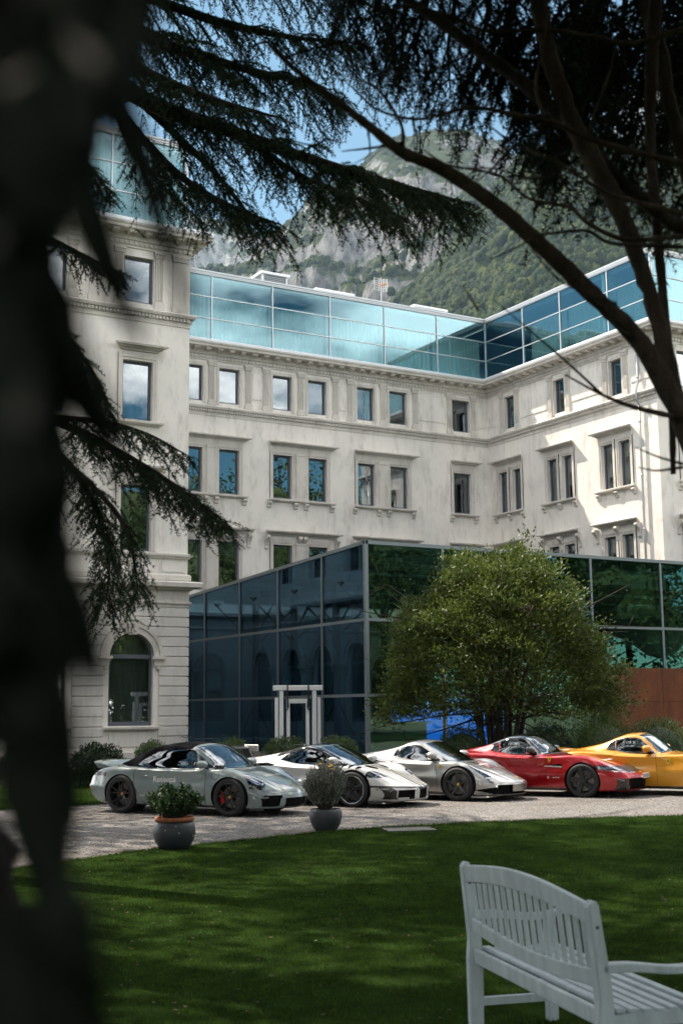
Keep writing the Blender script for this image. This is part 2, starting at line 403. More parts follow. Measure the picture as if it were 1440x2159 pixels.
def arch_trim(F, u0, u1, zs, key):
    r = (u1-u0)/2; m_ = (u0+u1)/2; n = 20; mb = MB()
    for (ri, ro, d) in ((r, r+.30, .07), (r+.22, r+.34, .11), (r, r+.05, .095)):
        for i in range(n):
            a, b = math.pi*i/n, math.pi*(i+1)/n
            mb.prism([(m_-q*math.cos(w), zs+q*math.sin(w)) for q, w in ((ri, a), (ro, a), (ro, b), (ri, b))], 0, d, lambda a_, b_, e: F(a_, e, b_))
    hp(mb.build('arch_moulding', MAT['stone']))
    k = MB(); k.prism([(m_-.13, zs+r-.08), (m_+.13, zs+r-.08), (m_+.21, zs+r+.42), (m_-.21, zs+r+.42)], 0, .22, lambda a_, b_, e: F(a_, e, b_))
    for i in range(4): fbox(k, F, m_-.12+i*.065, m_-.085+i*.065, .222, .245, zs+r-.05, zs+r+.30)
    fbox(k, F, m_-.24, m_+.24, 0, .27, zs+r+.422, zs+r+.52)
    hp(k.build('keystone', MAT['stone'], bevel=.01))
    for s in (-1, 1):
        c = m_+s*(r+.17); i_ = MB()
        fbox(i_, F, c-.20, c+.20, 0, .12, zs-.17, zs-.10); fbox(i_, F, c-.25, c+.25, 0, .18, zs-.098, zs-.0); fbox(i_, F, c-.16, c+.16, 0, .09, zs-.34, zs-.172)
        i_.lathe([(0, 0), (.05, .03), (.07, .09), (.05, .14), (0, .16)], 8, lambda x, y, z: F(c+x, .05+y, zs-.50+z))
        hp(i_.build('impost_block', MAT['stone']))
def courses(F, piers, arches, z0=.73, n=14, h=.345, name='stone_block', joined=False):
    "rusticated courses, one block per pier and course, ends following the arch rings"
    J = MB()
    for i in range(n):
        a, b = z0+i*h+.018, z0+(i+1)*h-.018
        for (u0, u1) in piers:
            def edge(u, side, z):
                for (m_, r, zs) in arches:
                    ro = r+.36
                    if z > zs and z < zs+ro:
                        e = math.sqrt(ro*ro-(z-zs)**2)
                        if side < 0 and abs((m_+ro)-u) < .12: return m_+e
                        if side > 0 and abs((m_-ro)-u) < .12: return m_-e
                    elif z >= zs+ro:
                        if side < 0 and abs((m_+ro)-u) < .12: return m_+.015
                        if side > 0 and abs((m_-ro)-u) < .12: return m_-.015
                    else:
                        if side < 0 and abs((m_+ro)-u) < .12: return m_+r+.20
                        if side > 0 and abs((m_-ro)-u) < .12: return m_-r-.20
                return u
            pl = [(edge(u0, -1, a), a), (edge(u1, 1, a), a), (edge(u1, 1, b), b), (edge(u0, -1, b), b)]
            if joined: J.prism(pl, 0, .05, lambda p, q, e: F(p, e, q))
            else:
                mb = MB(); mb.prism(pl, 0, .055, lambda p, q, e: F(p, e, q)); hp(mb.build(name, MAT['rustic'], bevel=.012))
    if joined: tag(hp(J.build('stone_courses', MAT['rustic'])), kind='stuff')

# --- wall openings
MP = [(23.42, 24.47), (25.33, 26.40), (28.22, 29.26), (30.18, 31.23), (33.03, 34.05), (34.98, 36.05), (38.93, 40.06)]
M_PAIRS = [MP[0:2], MP[2:4], MP[4:6], MP[6:7]]
WT = [(52.40, 53.20), (48.35, 49.18), (44.22, 45.07)]
WP = [[(52.02, 52.69), (53.16, 53.86)], [(47.97, 48.70), (49.13, 49.86)], [(43.86, 44.62), (45.04, 45.82)]]
Z_T, Z_2, Z_1 = (16.55, 18.27), (12.13, 14.29), (7.52, 9.86)
M_ARCH = [(21.0, 22.6), (24.1, 25.7), (28.9, 30.5), (33.7, 35.3), (38.6, 40.2)]
W_ARCH = [(43.9, 45.5), (48.1, 49.7), (52.2, 53.8)]
S_ARCH = [(43.6, 45.2), (46.4, 48.0), (49.2, 50.8), (52.0, 53.6)]
L_ARCH = [(9.2, 10.82), (12.33, 13.95), (15.46, 17.08)]
ZS = 3.83
arch_hole = lambda a, b: (a, b, 1.45, ZS+(b-a)/2, ZS)
wall = MB()
fwall(wall, F_MAIN, XL, XR, 0, 19.3, [(a, b, *z) for a, b in MP for z in (Z_T, Z_2, Z_1)] + [arch_hole(*a) for a in M_ARCH])
hp(wall.build('courtyard_wall', MAT['plaster']))
wall = MB()
fwall(wall, F_WING, YR, YM, 0, 19.3, [(a, b, *Z_T) for a, b in WT] + [(a, b, *z) for p in WP for a, b in p for z in (Z_2, Z_1)] + [arch_hole(*a) for a in W_ARCH])
hp(wall.build('wing_wall', MAT['plaster']))
LW_T = [(12.55, 13.67), (15.78, 16.92)]
wall = MB()
fwall(wall, F_LEFT, 6.0, XL, 0, 19.3, [(a, b, *z) for a, b in LW_T for z in (Z_T, (12.2, 14.38), Z_1)] + [arch_hole(*a) for a in L_ARCH])
hp(wall.build('pavilion_wall', MAT['plaster']))
wall = MB()
fwall(wall, F_SIDE, YL, YM, 0, 19.3, [(a, b, *z) for a, b in ((44.2, 45.2), (47.2, 48.2), (50.2, 51.2)) for z in (Z_T, Z_2, Z_1)] + [arch_hole(*a) for a in S_ARCH])
hp(wall.build('pavilion_side_wall', MAT['plaster']))
RT = [(42.62, 43.6), (46.0, 47.0)]
wall = MB()
fwall(wall, F_RIGHT, XR, 52, 0, 19.3, [(a, b, *z) for a, b in RT for z in (Z_T, Z_2, Z_1)])
hp(wall.build('right_pavilion_wall', MAT['plaster']))
# dim rooms behind the openings and the floor slabs
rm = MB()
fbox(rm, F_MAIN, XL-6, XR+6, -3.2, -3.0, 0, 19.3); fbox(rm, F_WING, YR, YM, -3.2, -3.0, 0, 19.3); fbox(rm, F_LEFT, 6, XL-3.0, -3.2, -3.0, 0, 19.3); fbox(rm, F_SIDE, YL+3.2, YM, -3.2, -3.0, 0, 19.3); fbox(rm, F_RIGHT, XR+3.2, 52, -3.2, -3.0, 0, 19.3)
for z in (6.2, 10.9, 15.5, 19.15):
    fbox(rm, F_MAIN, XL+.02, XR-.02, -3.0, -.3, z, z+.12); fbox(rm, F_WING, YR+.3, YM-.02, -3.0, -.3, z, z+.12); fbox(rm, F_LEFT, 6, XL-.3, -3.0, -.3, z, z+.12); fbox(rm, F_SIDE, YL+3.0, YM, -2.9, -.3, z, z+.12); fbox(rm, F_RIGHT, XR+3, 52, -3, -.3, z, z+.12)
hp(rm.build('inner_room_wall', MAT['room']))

# --- main courtyard facade
cornice(F_MAIN, 'main', XL, XR, 1, -1, first=18.9+.2)
for i, pr in enumerate(M_PAIRS):
    for j, (a, b) in enumerate(pr):
        window(F_MAIN, a, b, *Z_T, dress={(2, 0): 'half', (3, 0): None}.get((i, j)))
        window(F_MAIN, a, b, *Z_2, dress={(0, 1): None, (2, 0): 'half', (2, 1): None}.get((i, j)))
        window(F_MAIN, a, b, *Z_1, dress='blind' if i < 1 else None)
    surround(F_MAIN, pr, Z_2[0], Z_2[1], .28); surround(F_MAIN, pr, Z_1[0], Z_1[1], .12)
    a, b = pr[0][0]-.38, pr[-1][1]+.45
    hood(F_MAIN, a-.02, b+.12, 14.70); hood(F_MAIN, a-.2, b+.3, 10.30)
    cs = [a+.18, b-.2] if len(pr) == 1 else [a+.16, pr[0][1]+.19, pr[1][0]-.14, b-.18]
    sill(F_MAIN, a+.05, b-.02, 12.11, cs, 'main')
    for c in ([a, b+.06] if len(pr) == 1 else [a+.02, pr[0][1]+.35, pr[1][0]-.29, b+.06]): corbel(F_MAIN, 'main', c, 9.62, True)
    for (a, b) in pr:
        mb = MB()
        for (q0, q1, z0, z1) in ((a-.14, a, Z_T[0]-.1, Z_T[1]+.14), (b, b+.14, Z_T[0]-.1, Z_T[1]+.14), (a, b, Z_T[1], Z_T[1]+.14)): fbox(mb, F_MAIN, q0+.001, q1-.001, 0, .04, z0, z1)
        hp(mb.build('window_surround', MAT['stone']))
for u in (22.9, 24.93, 26.87, 27.83, 29.77, 31.75, 32.62, 34.58, 36.56, 38.74, 40.30): pilaster(F_MAIN, 'main', u, w=.30)
for (a, b) in ((27.1, 27.58), (32.0, 32.38), (36.82, 38.45), (40.6, 41.1)):
    mb = MB(); fbox(mb, F_MAIN, a, b, 0, .03, 16.9, 18.2); hp(mb.build('wall_panel', MAT['plaster'], bevel=.01))
for a, b in M_ARCH:
    window(F_MAIN, a, b, 1.45, 0, zspring=ZS); arch_trim(F_MAIN, a, b, ZS, 'main')
def piers(arches, u0, u1):
    e = [u0]
    for a, b in arches: e += [a-.36, b+.36]
    e.append(u1); return list(zip(e[::2], e[1::2]))
arc3 = lambda A: [((a+b)/2, (b-a)/2, ZS) for a, b in A]
courses(F_MAIN, piers(M_ARCH, XL+.06, XR-.06), arc3(M_ARCH), joined=True)
GFC = [(0, 5.58), (.05, 5.58), (.05, 5.64), (.12, 5.70), (.12, 5.76), (.05, 5.80), (.04, 6.15), (.12, 6.17), (.2, 6.25), (.42, 6.28), (.44, 6.42), (.40, 6.46), (0, 6.52)]
for F, u0, u1, k0, k1 in ((F_MAIN, XL, XR, 1, -1), (F_WING, YR, YM, -1, -1), (F_LEFT, 6, XL, 0, 1), (F_SIDE, YL, YM, -1, -1), (F_RIGHT, XR, 52, -1, 0)):
    mb = MB(); fprof(mb, F, GFC, u0, u1, k0, k1); hp(mb.build('ground_floor_cornice', MAT['stone']))
    mb = MB(); fprof(mb, F, [(0, 0), (.14, 0), (.14, .55), (.10, .60), (.06, .70), (0, .72)], u0, u1, k0, k1); hp(mb.build('plinth', MAT['stone']))
    if F is F_LEFT or F is F_RIGHT:
        mb = MB(); fprof(mb, F, [(0, 6.522), (.10, 6.522), (.10, 6.70), (.04, 6.75), (0, 6.752)], u0, u1, k0, k1); fprof(mb, F, [(0, 7.30), (.06, 7.30), (.08, 7.36), (.14, 7.38), (.15, 7.46), (0, 7.50)], u0, u1, k0, k1); hp(mb.build('sill_course', MAT['stone']))

# --- right wing
cornice(F_WING, 'wing', YR, YM, -1, -1, step=.6, first=41.9)
for i, (a, b) in enumerate(WT):
    window(F_WING, a, b, *Z_T, dress=[None, 'half', 'curtain'][i])
    for u in (a-.27, b+.27): pilaster(F_WING, 'wing', u, w=.28)
    mb = MB()
    for (q0, q1, z0, z1) in ((a-.10, a, Z_T[0]-.1, Z_T[1]+.12), (b, b+.10, Z_T[0]-.1, Z_T[1]+.12), (a, b, Z_T[1], Z_T[1]+.12)): fbox(mb, F_WING, q0+.001, q1-.001, 0, .04, z0, z1)
    hp(mb.build('window_surround', MAT['stone']))
for (a, b) in ((54.0, 54.6), (49.75, 51.85), (45.6, 47.8), (42.4, 43.6)):
    mb = MB(); fbox(mb, F_WING, a, b, 0, .03, 16.9, 18.2); hp(mb.build('wall_panel', MAT['plaster'], bevel=.01))
for i, pr in enumerate(WP):
    for j, (a, b) in enumerate(pr):
        window(F_WING, a, b, *Z_2, dress=[None, 'half', 'blind'][i]); window(F_WING, a, b, *Z_1)
    surround(F_WING, pr, *Z_2, .28, post=False); surround(F_WING, pr, *Z_1, .12, post=False)
    a, b = pr[0][0]-.40, pr[1][1]+.45
    hood(F_WING, a-.02, b+.12, 14.70); hood(F_WING, a-.16, b+.22, 10.30)
    sill(F_WING, a+.04, b, 12.11, [a+.2, (pr[0][1]+pr[1][0])/2, b-.18], 'wing')
    for c in (a+.0, (pr[0][1]+pr[1][0])/2, b+.06): corbel(F_WING, 'wing', c, 9.62, True)
for a, b in W_ARCH:
    window(F_WING, a, b, 1.45, 0, zspring=ZS); arch_trim(F_WING, a, b, ZS, 'wing')
courses(F_WING, piers(W_ARCH, YR+.06, YM-.06), arc3(W_ARCH), joined=True)
mb = MB(); mb.tube([F_WING(43.03, .13, z) for z in (6.5, 10, 14, 15.8)], .055, 8); mb.tube([F_WING(43.03, .13, 15.7), F_WING(43.03, .26, 16.0), F_WING(43.03, .26, 16.45), F_WING(43.03, .13, 16.8), F_WING(43.03, .13, 18.9)], .055, 8)
for z in (7.5, 9.9, 12.4, 14.9, 17.0): mb.tube([F_WING(43.03, .13, z), F_WING(43.03, .13, z+.07)], .072, 8)
hp(mb.build('downpipe', MAT['pipe'], smooth=True))
# --- right pavilion front
cornice(F_RIGHT, 'right', XR, 52, -1, 0, first=41.2)
for a, b in RT:
    for z in (Z_T, Z_2, Z_1): window(F_RIGHT, a, b, *z)
    surround(F_RIGHT, [(a, b)], *Z_2, .28); surround(F_RIGHT, [(a, b)], *Z_1, .12)
    hood(F_RIGHT, a-.55, b+.55, 14.70); hood(F_RIGHT, a-.65, b+.65, 10.30)
    sill(F_RIGHT, a-.4, b+.4, 12.11, [a-.2, b+.2], 'right')
    for c in (a-.4, b+.4): corbel(F_RIGHT, 'right', c, 9.62, True)
    for u in (a-.3, b+.3): pilaster(F_RIGHT, 'right', u, w=.3)
# --- left pavilion front
cornice(F_LEFT, 'left', 6, XL, 0, 1, step=.62, first=6.62)
for i, (a, b) in enumerate(LW_T):
    window(F_LEFT, a, b, *Z_T); window(F_LEFT, a, b, 12.2, 14.38); window(F_LEFT, a, b, *Z_1, dress='half' if i else None)
    surround(F_LEFT, [(a, b)], 12.2, 14.38, .12); surround(F_LEFT, [(a, b)], *Z_1, .12)
    hood(F_LEFT, a-.42, b+.5, 14.74); hood(F_LEFT, a-.5, b+.6, 10.33)
    sill(F_LEFT, a-.38, b+.4, 12.18, [], 'left')
    for c in (a-.35, b+.35): corbel(F_LEFT, 'left', c, 9.62, True)
    for u in (a-.20, b+.20): pilaster(F_LEFT, 'left', u, w=.30)
    mb = MB(); fbox(mb, F_LEFT, a-.02, b+.1, 0, .03, 6.82, 7.22); hp(mb.build('wall_panel', MAT['plaster'], bevel=.008))
for u in (17.95, 14.75): pilaster(F_LEFT, 'left', u, w=.55, plain=True)
mb = MB(); fbox(mb, F_LEFT, 17.35, 18.2, 0, .03, 6.82, 7.22); hp(mb.build('wall_panel', MAT['plaster'], bevel=.008))
for i, (a, b) in enumerate(L_ARCH):
    window(F_LEFT, a, b, 1.45, 0, dress='curtain', zspring=ZS); arch_trim(F_LEFT, a, b, ZS, 'left')
    sill(F_LEFT, a-.22, b+.22, 1.44, [], 'left')
    mb = MB(); fbox(mb, F_LEFT, a+.05, b-.05, 0, .04, .74, 1.22); hp(mb.build('wall_panel', MAT['plaster'], bevel=.01))
courses(F_LEFT, piers(L_ARCH, 6.0, XL+.02), arc3(L_ARCH))
# --- left pavilion side, seen in the glass
cornice(F_SIDE, 'side', YL, YM, -1, -1, first=42.2)
for a, b in ((44.2, 45.2), (47.2, 48.2), (50.2, 51.2)):
    for z in (Z_T, Z_2, Z_1): window(F_SIDE, a, b, *z)
    surround(F_SIDE, [(a, b)], *Z_2, .28); surround(F_SIDE, [(a, b)], *Z_1, .12); hood(F_SIDE, a-.5, b+.5, 14.7); hood(F_SIDE, a-.6, b+.6, 10.3)
for a, b in S_ARCH:
    window(F_SIDE, a, b, 1.45, 0, zspring=ZS); arch_trim(F_SIDE, a, b, ZS, 'side')
courses(F_SIDE, piers(S_ARCH, YL-.05, YM-.1), arc3(S_ARCH), joined=True)

# --- glazed rooftop storey
ZR = [19.62, 20.70, 21.77, 22.84]
def roof_glazing(F, key, us, curtains=True, k0=0, k1=0, skip=()):
    d = -.12
    for i, (a, b) in enumerate(zip(us, us[1:])):
        for j in range(3):
            mb = MB(); fbox(mb, F, a+.03, b-.03, d-.012, d, ZR[j]+.02, ZR[j+1]-.02); hp(mb.build('glass_panel', MAT['roof_glass']))
        if curtains and i not in skip:
            hp(curtain_mb(F, a+.05, b-.05, d-.55, 19.64, 22.05, .05, .23, i*1.7).build('curtain', MAT['curtain'], None, True))
    for u in us:
        mb = MB(); fbox(mb, F, u-.03, u+.03, d-.08, d+.045, 19.60, 22.84); hp(mb.build('mullion', MAT['alu']))
    for z in ZR[1:3]:
        for a, b in zip(us, us[1:]):
            mb = MB(); fbox(mb, F, a+.03, b-.03, d-.06, d+.03, z-.022, z+.022); hp(mb.build('glazing_rail', MAT['alu']))
    mb = MB(); fprof(mb, F, [(d-.3, 22.84), (d+.06, 22.84), (d+.06, 22.90), (d+.09, 22.905), (d+.09, 22.955), (d+.06, 22.96), (d+.10, 23.0), (d+.10, 23.07), (d-.3, 23.09)], us[0], us[-1], k0, k1); hp(mb.build('roof_coping', MAT['alu']))
    mb = MB(); fbox(mb, F, us[0]+.05, us[-1]-.05, d-3.4, d-3.2, 19.6, 22.8); hp(mb.build('inner_room_wall', MAT['blind']))
um = [XL-.12, 21.68, 24.97, 28.27, 31.55, 34.83, 38.15, XR+.12]
roof_glazing(F_MAIN, 'main', um, k0=1, k1=-1)
uw = [YR+.12, 45.08, 48.61, 51.61, YM+.12]
roof_glazing(F_WING, 'wing', uw, k0=-1, k1=-1, skip=(3,))
roof_glazing(F_LEFT, 'left', [6.0, 9.0, 12.2, 15.3, XL-.12], k0=0, k1=1)
roof_glazing(F_RIGHT, 'right', [XR+.12, 44.5, 48.0, 51.5], k0=-1, k1=0)
roof_glazing(F_SIDE, 'side', [YL+.12, 45.5, 48.6, 51.6, YM+.12], curtains=False, k0=-1, k1=-1)
rf = MB()
rf.box(XL-.3, XR+.3, YM+.42, YM+12, 22.70, 22.83); rf.box(XR+.42, 52, YR+.42, YM+12, 22.70, 22.83); rf.box(6, XL-.42, YL+.42, YM+12, 22.70, 22.83)
rf.box(6, 6.2, YL+.3, YM+12, 0, 22.69); rf.box(51.8, 52, YR+.3, YM+12, 0, 22.69); rf.box(6.2, 51.8, YM+11.8, YM+12, 0, 22.69)
hp(rf.build('roof_slab', MAT['alu']))
# --- louvred roof vents and aerial (things of their own, standing on the roof)
def vent(px0, px1, py0, Y, label):
    def pt(x, y): d = ray(x, y); return EYE+d*(Y-EYE[1])/d[1]
    a, b = pt(px0, py0), pt(px1, py0); w = max(.8, (b[0]-a[0])); h = a[2]-22.83
    t = thing('roof_vent', label, 'roof vent', (a[0], Y, 22.835), group='louvred vents on the flat roof')
    mb = MB(); 
    for (x, y) in ((0, 0), (w-.1, 0), (0, 1.5), (w-.1, 1.5)): mb.box(x, x+.1, y, y+.1, 0, h-.14)
    mb.box(.1, w-.1, .1, 1.5, 0, h-.15); mb.build('vent_body', MAT['alu'], t)
    mb = MB(); mb.box(-.12, w+.12, -.12, 1.72, h-.138, h); mb.build('vent_cap', MAT['ledge'], t, bevel=.02)
    z = .06; sl = None
    while z < h-.22:
        if sl is None:
            mb = MB(); mb.prism([(0, 0), (.09, .03), (.09, .045), (0, .02)], .1, w-.1, lambda p, q, e: (e, .09-p, q)); mb.prism([(0, 0), (.09, .03), (.09, .045), (0, .02)], .1, 1.5, lambda p, q, e: (.09-p, e, q))
            sl = mb.build('louvre', MAT['alu'], t); sl.location = (0, 0, z)
        else: again(sl, 'louvre', t, (0, 0, z))
        z += .095
    return t
vent(553, 606, 571, 58.5, 'tall louvred metal box on the flat roof behind the glass, nearest the left pavilion')
vent(668, 742, 607, 60.0, 'low metal roof box between the tall louvred vent and the aerial')
vent(874, 938, 642, 59.0, 'louvred metal box on the flat roof just right of the aerial')
def pt_y(x, y, Y): d = ray(x, y); return EYE+d*(Y-EYE[1])/d[1]
b0 = pt_y(803, 585, 58.0); AH = b0[2]-22.835
an = thing('rooftop_aerial', 'thin white television aerial on a pole above the glass roof', 'aerial', (b0[0], 58.0, 22.835))
mb = MB(); mb.tube([(0, 0, 0), (0, 0, AH)], .022, 6); mb.build('pole', MAT['ledge'], an)
mb = MB()
for s in (-1, 1):
    for k in range(6): mb.tube([(s*.12, 0, AH-1.95+1.2+k*.13), (s*.42, .02, AH-1.95+1.25+k*.13)], .009, 4)
    mb.tube([(s*.42, .02, AH-.75), (s*.42, .02, AH)], .012, 4); mb.tube([(s*.12, .0, AH-.8), (s*.12, 0, AH-.05)], .012, 4)
mb.tube([(-.12, 0, AH-.45), (.12, 0, AH-.45)], .012, 4); mb.build('reflector_grid', MAT['ledge'], an)
mb = MB(); mb.box(-.05, .05, -.45, .05, AH-.5, AH-.43)
for k in range(6): mb.tube([(-.2, -.42+k*.08, AH-.465), (.2, -.42+k*.08, AH-.465)], .008, 4)
mb.build('boom', M('aerial_orange', (.5, .25, .14), .6), an)
# ------------------------------------------------------------------ ground, drive, lawns
def leaf_mat(name, col, col2, trans=.35, rough=.55, vscale=1.5, hue=None, spec=.35):
    "thin leaf: diffuse and gloss on top, light coming through"
    mt, t, b, o = nodes(name)
    n = noise_node(t, vscale, 3, .6, 'POS'); n2 = noise_node(t, vscale*14, 2, .5, 'POS')
    ad = t.nodes.new('ShaderNodeMath'); ad.operation = 'ADD'; t.links.new(n.outputs['Fac'], ad.inputs[0]); t.links.new(n2.outputs['Fac'], ad.inputs[1])
    st = [(.38, col), (.62, col2)]
    if hue: st.append((.70, hue))
    md = t.nodes.new('ShaderNodeMath'); md.operation = 'MULTIPLY'; md.inputs[1].default_value = .5; t.links.new(ad.outputs[0], md.inputs[0])
    r = ramp(t, md.outputs[0], st)
    t.links.new(r.outputs[0], b.inputs['Base Color']); b.inputs['Roughness'].default_value = rough; b.inputs['Specular IOR Level'].default_value = spec
    if trans:
        tl = t.nodes.new('ShaderNodeBsdfTranslucent'); t.links.new(r.outputs[0], tl.inputs['Color'])
        ms = t.nodes.new('ShaderNodeMixShader'); ms.inputs[0].default_value = trans
        t.links.new(b.outputs[0], ms.inputs[1]); t.links.new(tl.outputs[0], ms.inputs[2]); t.links.new(ms.outputs[0], o.inputs[0])
    return mt
def sheet(name, poly, z, mat, kind='structure'):
    mb = MB(); mb.add([(x, y, z) for x, y in poly], [list(range(len(poly)))])
    o = mb.build(name, mat); tag(o, kind=kind); return o
MAT['earth'] = M('dry_ground', (.10, .10, .05), .95, var=.4, vscale=.05)
def gravel_mat():
    mt, t, b, o = nodes('pale_gravel')
    v = t.nodes.new('ShaderNodeTexVoronoi'); v.inputs['Scale'].default_value = 42
    g = t.nodes.new('ShaderNodeNewGeometry'); t.links.new(g.outputs['Position'], v.inputs['Vector'])
    n = noise_node(t, .5, 6, .65, 'POS'); n3 = noise_node(t, 9, 4, .6, 'POS')
    sep = t.nodes.new('ShaderNodeSeparateColor'); t.links.new(v.outputs['Color'], sep.inputs[0])
    c1 = ramp(t, sep.outputs[0], [(.0, (.08, .078, .076)), (.35, (.145, .142, .138)), (.75, (.195, .190, .185)), (1, (.29, .282, .275))])
    c2 = ramp(t, n.outputs['Fac'], [(.34, (.62, .55, .50)), (.5, (.93, .90, .87)), (.7, (1.05, 1.04, 1.02))])
    c3 = ramp(t, n3.outputs['Fac'], [(.35, (.8, .8, .8)), (.6, (1, 1, 1))])
    c = mixc(t, 1.0, mixc(t, 1.0, c1.outputs[0], c2.outputs[0], 'MULTIPLY'), c3.outputs[0], 'MULTIPLY')
    t.links.new(c, b.inputs['Base Color']); b.inputs['Roughness'].default_value = .95; b.inputs['Specular IOR Level'].default_value = .15
    bump(t, b, v.outputs['Distance'], .8, .012); return mt
MAT['gravel'] = gravel_mat()
MAT['turf'] = M('mown_turf', (.015, .030, .008), 1.0, var=.4, vscale=2.5, bmp=.3, bscale=90, spec=0.0)
MAT['soil'] = M('planting_soil', (.045, .035, .025), .95, var=.4, vscale=4)
big = 9000
sheet('ground', [(-big, -big), (big, -big), (big, big), (-big, big)], -.06, MAT['earth'])
sheet('gravel_drive', [(-30, 12), (60, 12), (60, 34), (-30, 34)], 0.0, MAT['gravel'])
EDGE = [(-30, 13.0), (-6, 13.6), (2, 14.9), (5.8, 16.55), (6.75, 17.1), (7.57, 17.3), (8.73, 17.6), (9.64, 17.85), (10.43, 18.0), (11.1, 18.08), (11.8, 18.05), (13.0, 17.95), (14.8, 17.55), (16.7, 16.9), (20, 15.6), (30, 10), (60, -2)]
edge_x = np.array([e[0] for e in EDGE]); edge_y = np.array([e[1] for e in EDGE])
sheet('lawn', [(-30, -40), (60, -40)] + EDGE[::-1], .022, MAT['turf'])
EDGE2 = [(-30, 25.4), (4, 25.8), (8, 26.2), (10.2, 26.5), (11.2, 27.6), (13, 28.6), (20, 29.4), (60, 29.8)]
sheet('back_lawn', EDGE2 + [(60, 70), (-30, 70)], .018, MAT['turf'])
sheet('planting_bed', [(15.6, 31.2), (45, 31.4), (45, 41.9), (18.6, 42.0), (13.5, 41.8), (13.5, 34)], .03, MAT['soil'])

# ------------------------------------------------------------------ glass pavilion in the courtyard
XG, YG = 22.5, 36.9
pav = thing('glass_pavilion', 'dark blue green glass box of tall framed panes standing in the hotel courtyard', 'pavilion', (30, 42, 0))
PP = Matrix.Translation((-30, -42, 0))
def pp(o): o.parent = pav; o.matrix_parent_inverse = PP; return o
F_PL = lambda u, d, z: (XG-d, u, z)
F_PR = lambda u, d, z: (u, YG-d, z)
topz = lambda Y: 7.55 - .045*(Y-YG)
YEND = 53.6
MAT['pav_alu'] = M('pavilion_grey_metal', (.21, .25, .27), .42, .5)
ul = [YG, 39.9, 43.3, 46.62, 50.0, YEND]; ur = [XG, 25.66, 29.05, 32.42, 35.97, 39.5, 43.0, 47]
zr = [.35, 2.40, 4.92, 7.55]
for F, us, lf in ((F_PL, ul, True), (F_PR, ur, False)):
    for a, b in zip(us, us[1:]):
        for j in range(3):
            za, zb = zr[j]+.05, zr[j+1]-.05
            ta, tb = (topz(a)-.06, topz(b)-.06) if (lf and j == 2) else (zb, zb)
            mb = MB(); mb.prism([(a+.045, za), (b-.045, za), (b-.045, tb), (a+.045, ta)], -.03, -.015, lambda p, q, e: F(p, e, q)); pp(mb.build('glass_pane', MAT['pav_glass_reflected_blue'] if lf else MAT['pav_glass']))
        for z in zr[1:3]:
            mb = MB(); fbox(mb, F, a+.045, b-.045, -.09, .02, z-.05, z+.05); pp(mb.build('glazing_rail', MAT['pav_alu']))
        mb = MB(); ta, tb = (topz(a), topz(b)) if lf else (7.55, 7.55)
        mb.prism([(a, ta-.07), (b, tb-.07), (b, tb+.05), (a, ta+.05)], -.2, .03, lambda p, q, e: F(p, e, q)); pp(mb.build('roof_edge', MAT['pav_alu']))
    for u in us[1:]:
        mb = MB(); fbox(mb, F, u-.045, u+.045, -.12, .025, .35, topz(u)-.07 if lf else 7.48); pp(mb.build('mullion', MAT['pav_alu']))
    mb = MB(); fbox(mb, F, us[0], us[-1], -.25, .0, .0, .348); pp(mb.build('base_kerb', MAT['stone']))
mb = MB(); mb.box(XG-.03, XG+.10, YG-.03, YG+.10, .0, 7.62); pp(mb.build('corner_post', MAT['pav_alu']))
mb = MB(); vs = [(XG+.2, YG+.2, 7.47), (47, YG+.2, 7.47), (47, YEND, 6.75), (XG+.2, YEND, 6.75)]; mb.add(vs+[(x, y, z+.08) for x, y, z in vs], [(0, 1, 2, 3), (4, 5, 6, 7), (0, 1, 5, 4), (1, 2, 6, 5), (2, 3, 7, 6), (3, 0, 4, 7)])
pp(mb.build('glass_roof', glass_mat('roof_sheet_glass', (.6, .75, .75), (.42, .58, .55), .25)))
MAT['steel'] = M('dark_painted_steel', (.05, .065, .07), .5, .3)
mb = MB(); mb.box(XG+.3, 47, YG+.3, YEND-.1, .30, .345); pp(mb.build('pavilion_floor', M('grey_floor', (.16, .155, .15), .35)))
cols = [(24.3, y) for y in (38.6, 42.0, 45.4, 48.8)] + [(x, 38.6) for x in (29.2, 34.2, 39.2)]
for (x, y) in cols:
    mb = MB(); mb.box(x-.09, x+.09, y-.14, y+.14, .35, 6.6); pp(mb.build('column', MAT['steel']))
    mb = MB()
    for s in (-1, 1):
        mb.tube([(x, y, 4.9), (x, y+s*1.7, 6.35)], .045, 5); mb.tube([(x, y, 4.6), (x+s*1.9, y, 6.35)], .045, 5)
        mb.tube([(x, y+s*.05, 2.3), (x, y+s*1.6, .6)], .03, 5)
    pp(mb.build('brace', MAT['steel']))
for y in (38.6, 42.0, 45.4, 48.8):
    mb = MB(); mb.box(XG+.35, 46.5, y-.08, y+.08, 6.38, 6.62); pp(mb.build('roof_beam', MAT['steel']))
